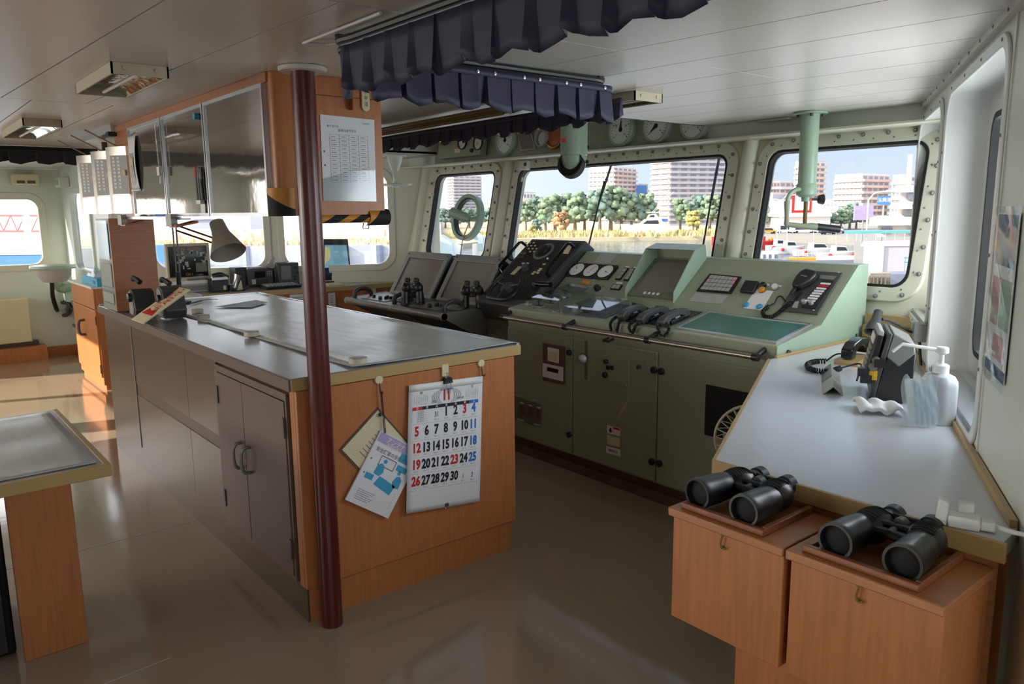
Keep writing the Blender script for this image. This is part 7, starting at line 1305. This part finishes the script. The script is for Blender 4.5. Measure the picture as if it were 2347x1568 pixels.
for i, (px, D, L_, lb_) in enumerate(((1815, 140, 5.6, 'white cabin boat with red fenders moored in the marina'), (1880, 132, 8.0, 'long low white boat moored in front of the black car'), (1930, 122, 6.2, 'white boat with grey cockpit nearest the white hut'), (1790, 148, 4.8, 'small white boat with red trim beside the red workboat'))):
    p = at0(px, D, WZ+.2); m = frame(p, R3, F3); t = T('moored_boat', lb_, 'boat', p, 'white boats in the marina'); hull(m, L_, 2.0, 1.0, 'hull', t); B('cabin', MB(m).prism([(-L_*.2, 1.0), (L_*.22, 1.05), (L_*.1, 2.1), (-L_*.18, 2.2)], -.7, .7, 'y'), 'hull', t); B('cabin_glass', MB(m).prism([(-L_*.12, 1.4), (L_*.16, 1.4), (L_*.1, 1.95), (-L_*.12, 2.0)], -.73, .73, 'y'), 'glassdk', t); B('mast', MB(m).tube([(-L_*.1, 0, 2.1), (-L_*.12, 0, 4.6)], .05, 6), 'carwhite', t)
    for s_ in (-.3, .3): B('fender', MB(m).ball((L_*s_, -1.05, .7), .3, 8), 'red', t)
slabs('floating_pontoon', 'grey and white floating pontoon at the left of the marina', [(134, 1728, 1784, 577, 583, 3, 'bwhite', 'deck'), (134, 1728, 1784, 583, 590, 3, 'bdark', 'float')]+[(133.8, 1730+13*i, 1736+13*i, 582, 590, .2, 'white', 'block') for i in range(4)], 'pontoon')
slabs('white_gangway', 'white railed gangway in the marina', [(126, 1830, 1870, 572, 574, .2, 'carwhite', 'rail'), (126, 1830, 1870, 580, 582, .2, 'carwhite', 'rail')]+[(126, x, x+1.2, 572, 592, .2, 'carwhite', 'post') for x in range(1830, 1871, 10)], 'gangway'); slabs('yellow_jetty', 'yellow edged jetty below the gangway', [(116, 1806, 1870, 592, 599, 3, 'caryellow', 'edge'), (116, 1806, 1870, 599, 606, 3, 'bwhite', 'side')], 'jetty'); slabs('grey_quay_step', 'dark grey floating quay in front of the white hut', [(112, 1870, 1975, 596, 608, 5, 'bdark', 'deck'), (112.2, 1870, 1975, 586, 596, .2, 'carwhite', 'rail')], 'quay')
# ---- port side: sheds, rubble, crane boom
for (l_, r_, t_, b_, D, k_, lb_) in ((440, 500, 500, 525, 200, 'bdark', 'dark gantry leg seen through the port window behind the lamp'), (575, 610, 480, 530, 210, 'bdark', 'dark tower leg right of the desk lamp'), (520, 610, 536, 548, 165, 'bgrey', 'grey shed beyond the port quay'), (770, 900, 540, 556, 170, 'bdark', 'low dark fence beyond the port quay'), (660, 700, 480, 540, 205, 'bgrey', 'pale tower leg left of the red pole')): slabs('dock_structure', lb_, [(D, l_, r_, t_, b_, 6, k_, 'mass'), (D-1, l_, r_, t_, t_+3, 7, 'bgrey', 'cap')], 'structure')
mb = MB()
for i in range(60):
    p = at0(rnd.uniform(350, 900), rnd.uniform(150, 165), LZ); s_ = rnd.uniform(.5, 2.6); mb.prism([(p.x+s_*rnd.uniform(.5, 1)*math.cos(a), p.y+s_*rnd.uniform(.5, 1)*math.sin(a)) for a in (0, 1.3, 2.6, 3.9, 5.2)], LZ, LZ+s_*.9)
o = tag(B('rubble_heap', mb, 'bpink'), 'pale rubble heaps along the port quay', 'rubble'); o['kind'] = 'stuff'
cr2 = T('crane_boom', 'pink red lattice crane boom seen through the wing window', 'crane', atd(40, 520, 170)); yb = lambda px, py: atd(px, py, 170)
for py in (494, 530): B('chord', MB().tube([yb(-120, py), yb(92, py)], .22, 6), 'craneRed', cr2)
xs_ = list(range(-120, 93, 16))
for i in range(len(xs_)-1): B('lacing', MB().tube([yb(xs_[i], 494 if i % 2 else 530), yb(xs_[i+1], 530 if i % 2 else 494)], .12, 5), 'craneRed', cr2)
slabs('blue_barge', 'blue barge moored against the port quay', [(122, 340, 378, 562, 602, 5, 'bblue', 'hull')], 'barge'); slabs('blue_barge', 'long slate blue barge moored below the wing window', [(120, -300, 100, 585, 622, 6, 'bblue', 'hull'), (119.5, -300, 100, 580, 586, 6, 'bgrey', 'deck')], 'barge')
for i, px in enumerate((455, 560, 700, 780, 860)): B('pile', MB().tube([at0(px, 127.2, WZ-1), at0(px, 127.2, LZ)], .9, 10), 'bdark', bpy.data.objects['quay_port'])
# ---- own foredeck fittings seen low through the left front window
fd = T('deck_winch', 'pale blue deck winch guard on the foredeck outside the left front window', 'winch', atd(1012, 590, 11)); q_ = [atd(px, py, 11) for px, py in ((985, 545), (1010, 540), (1036, 558), (1040, 600), (1040, 900), (980, 900))]; ex = F3*.5; B('guard', MB().add([tuple(p) for p in q_]+[tuple(p+ex) for p in q_], [tuple(range(6)), tuple(range(11, 5, -1))]+[(i, (i+1) % 6, 6+(i+1) % 6, 6+i) for i in range(6)]), 'deckpale', fd); B('drum', MB().tube([atd(1015, 575, 11.4), atd(1050, 590, 11.4)], .18, 14), 'hull', fd)
fd2 = T('deck_davit', 'white davit and lamp on the foredeck outside the left front window', 'davit', atd(1100, 590, 10)); B('post', MB().tube([atd(1100, 944, 10), atd(1103, 560, 10)], .12, 10), 'hull', fd2); B('arm', MB().tube(spline([atd(1088, 540, 10), atd(1104, 548, 10), atd(1116, 575, 10), atd(1112, 600, 10)], 5), .05, 8), 'hull', fd2); B('lamp_box', MB().tube([atd(1096, 565, 10), atd(1108, 565, 10)], .14, 10), 'deckpale', fd2)
fk = B('foredeck', MB().prism([(-10.6, 4.7), (2.4, 4.7), (0, 19), (-8.2, 19)], -1.15, -1.0), 'bwhite'); fk['kind'] = 'structure'
B('bulwark', MB().prism([(-8.2, 19.0), (0, 19.0), (0, 18.8), (-8.2, 18.8)], -1.0, -.3), 'hull', fk)
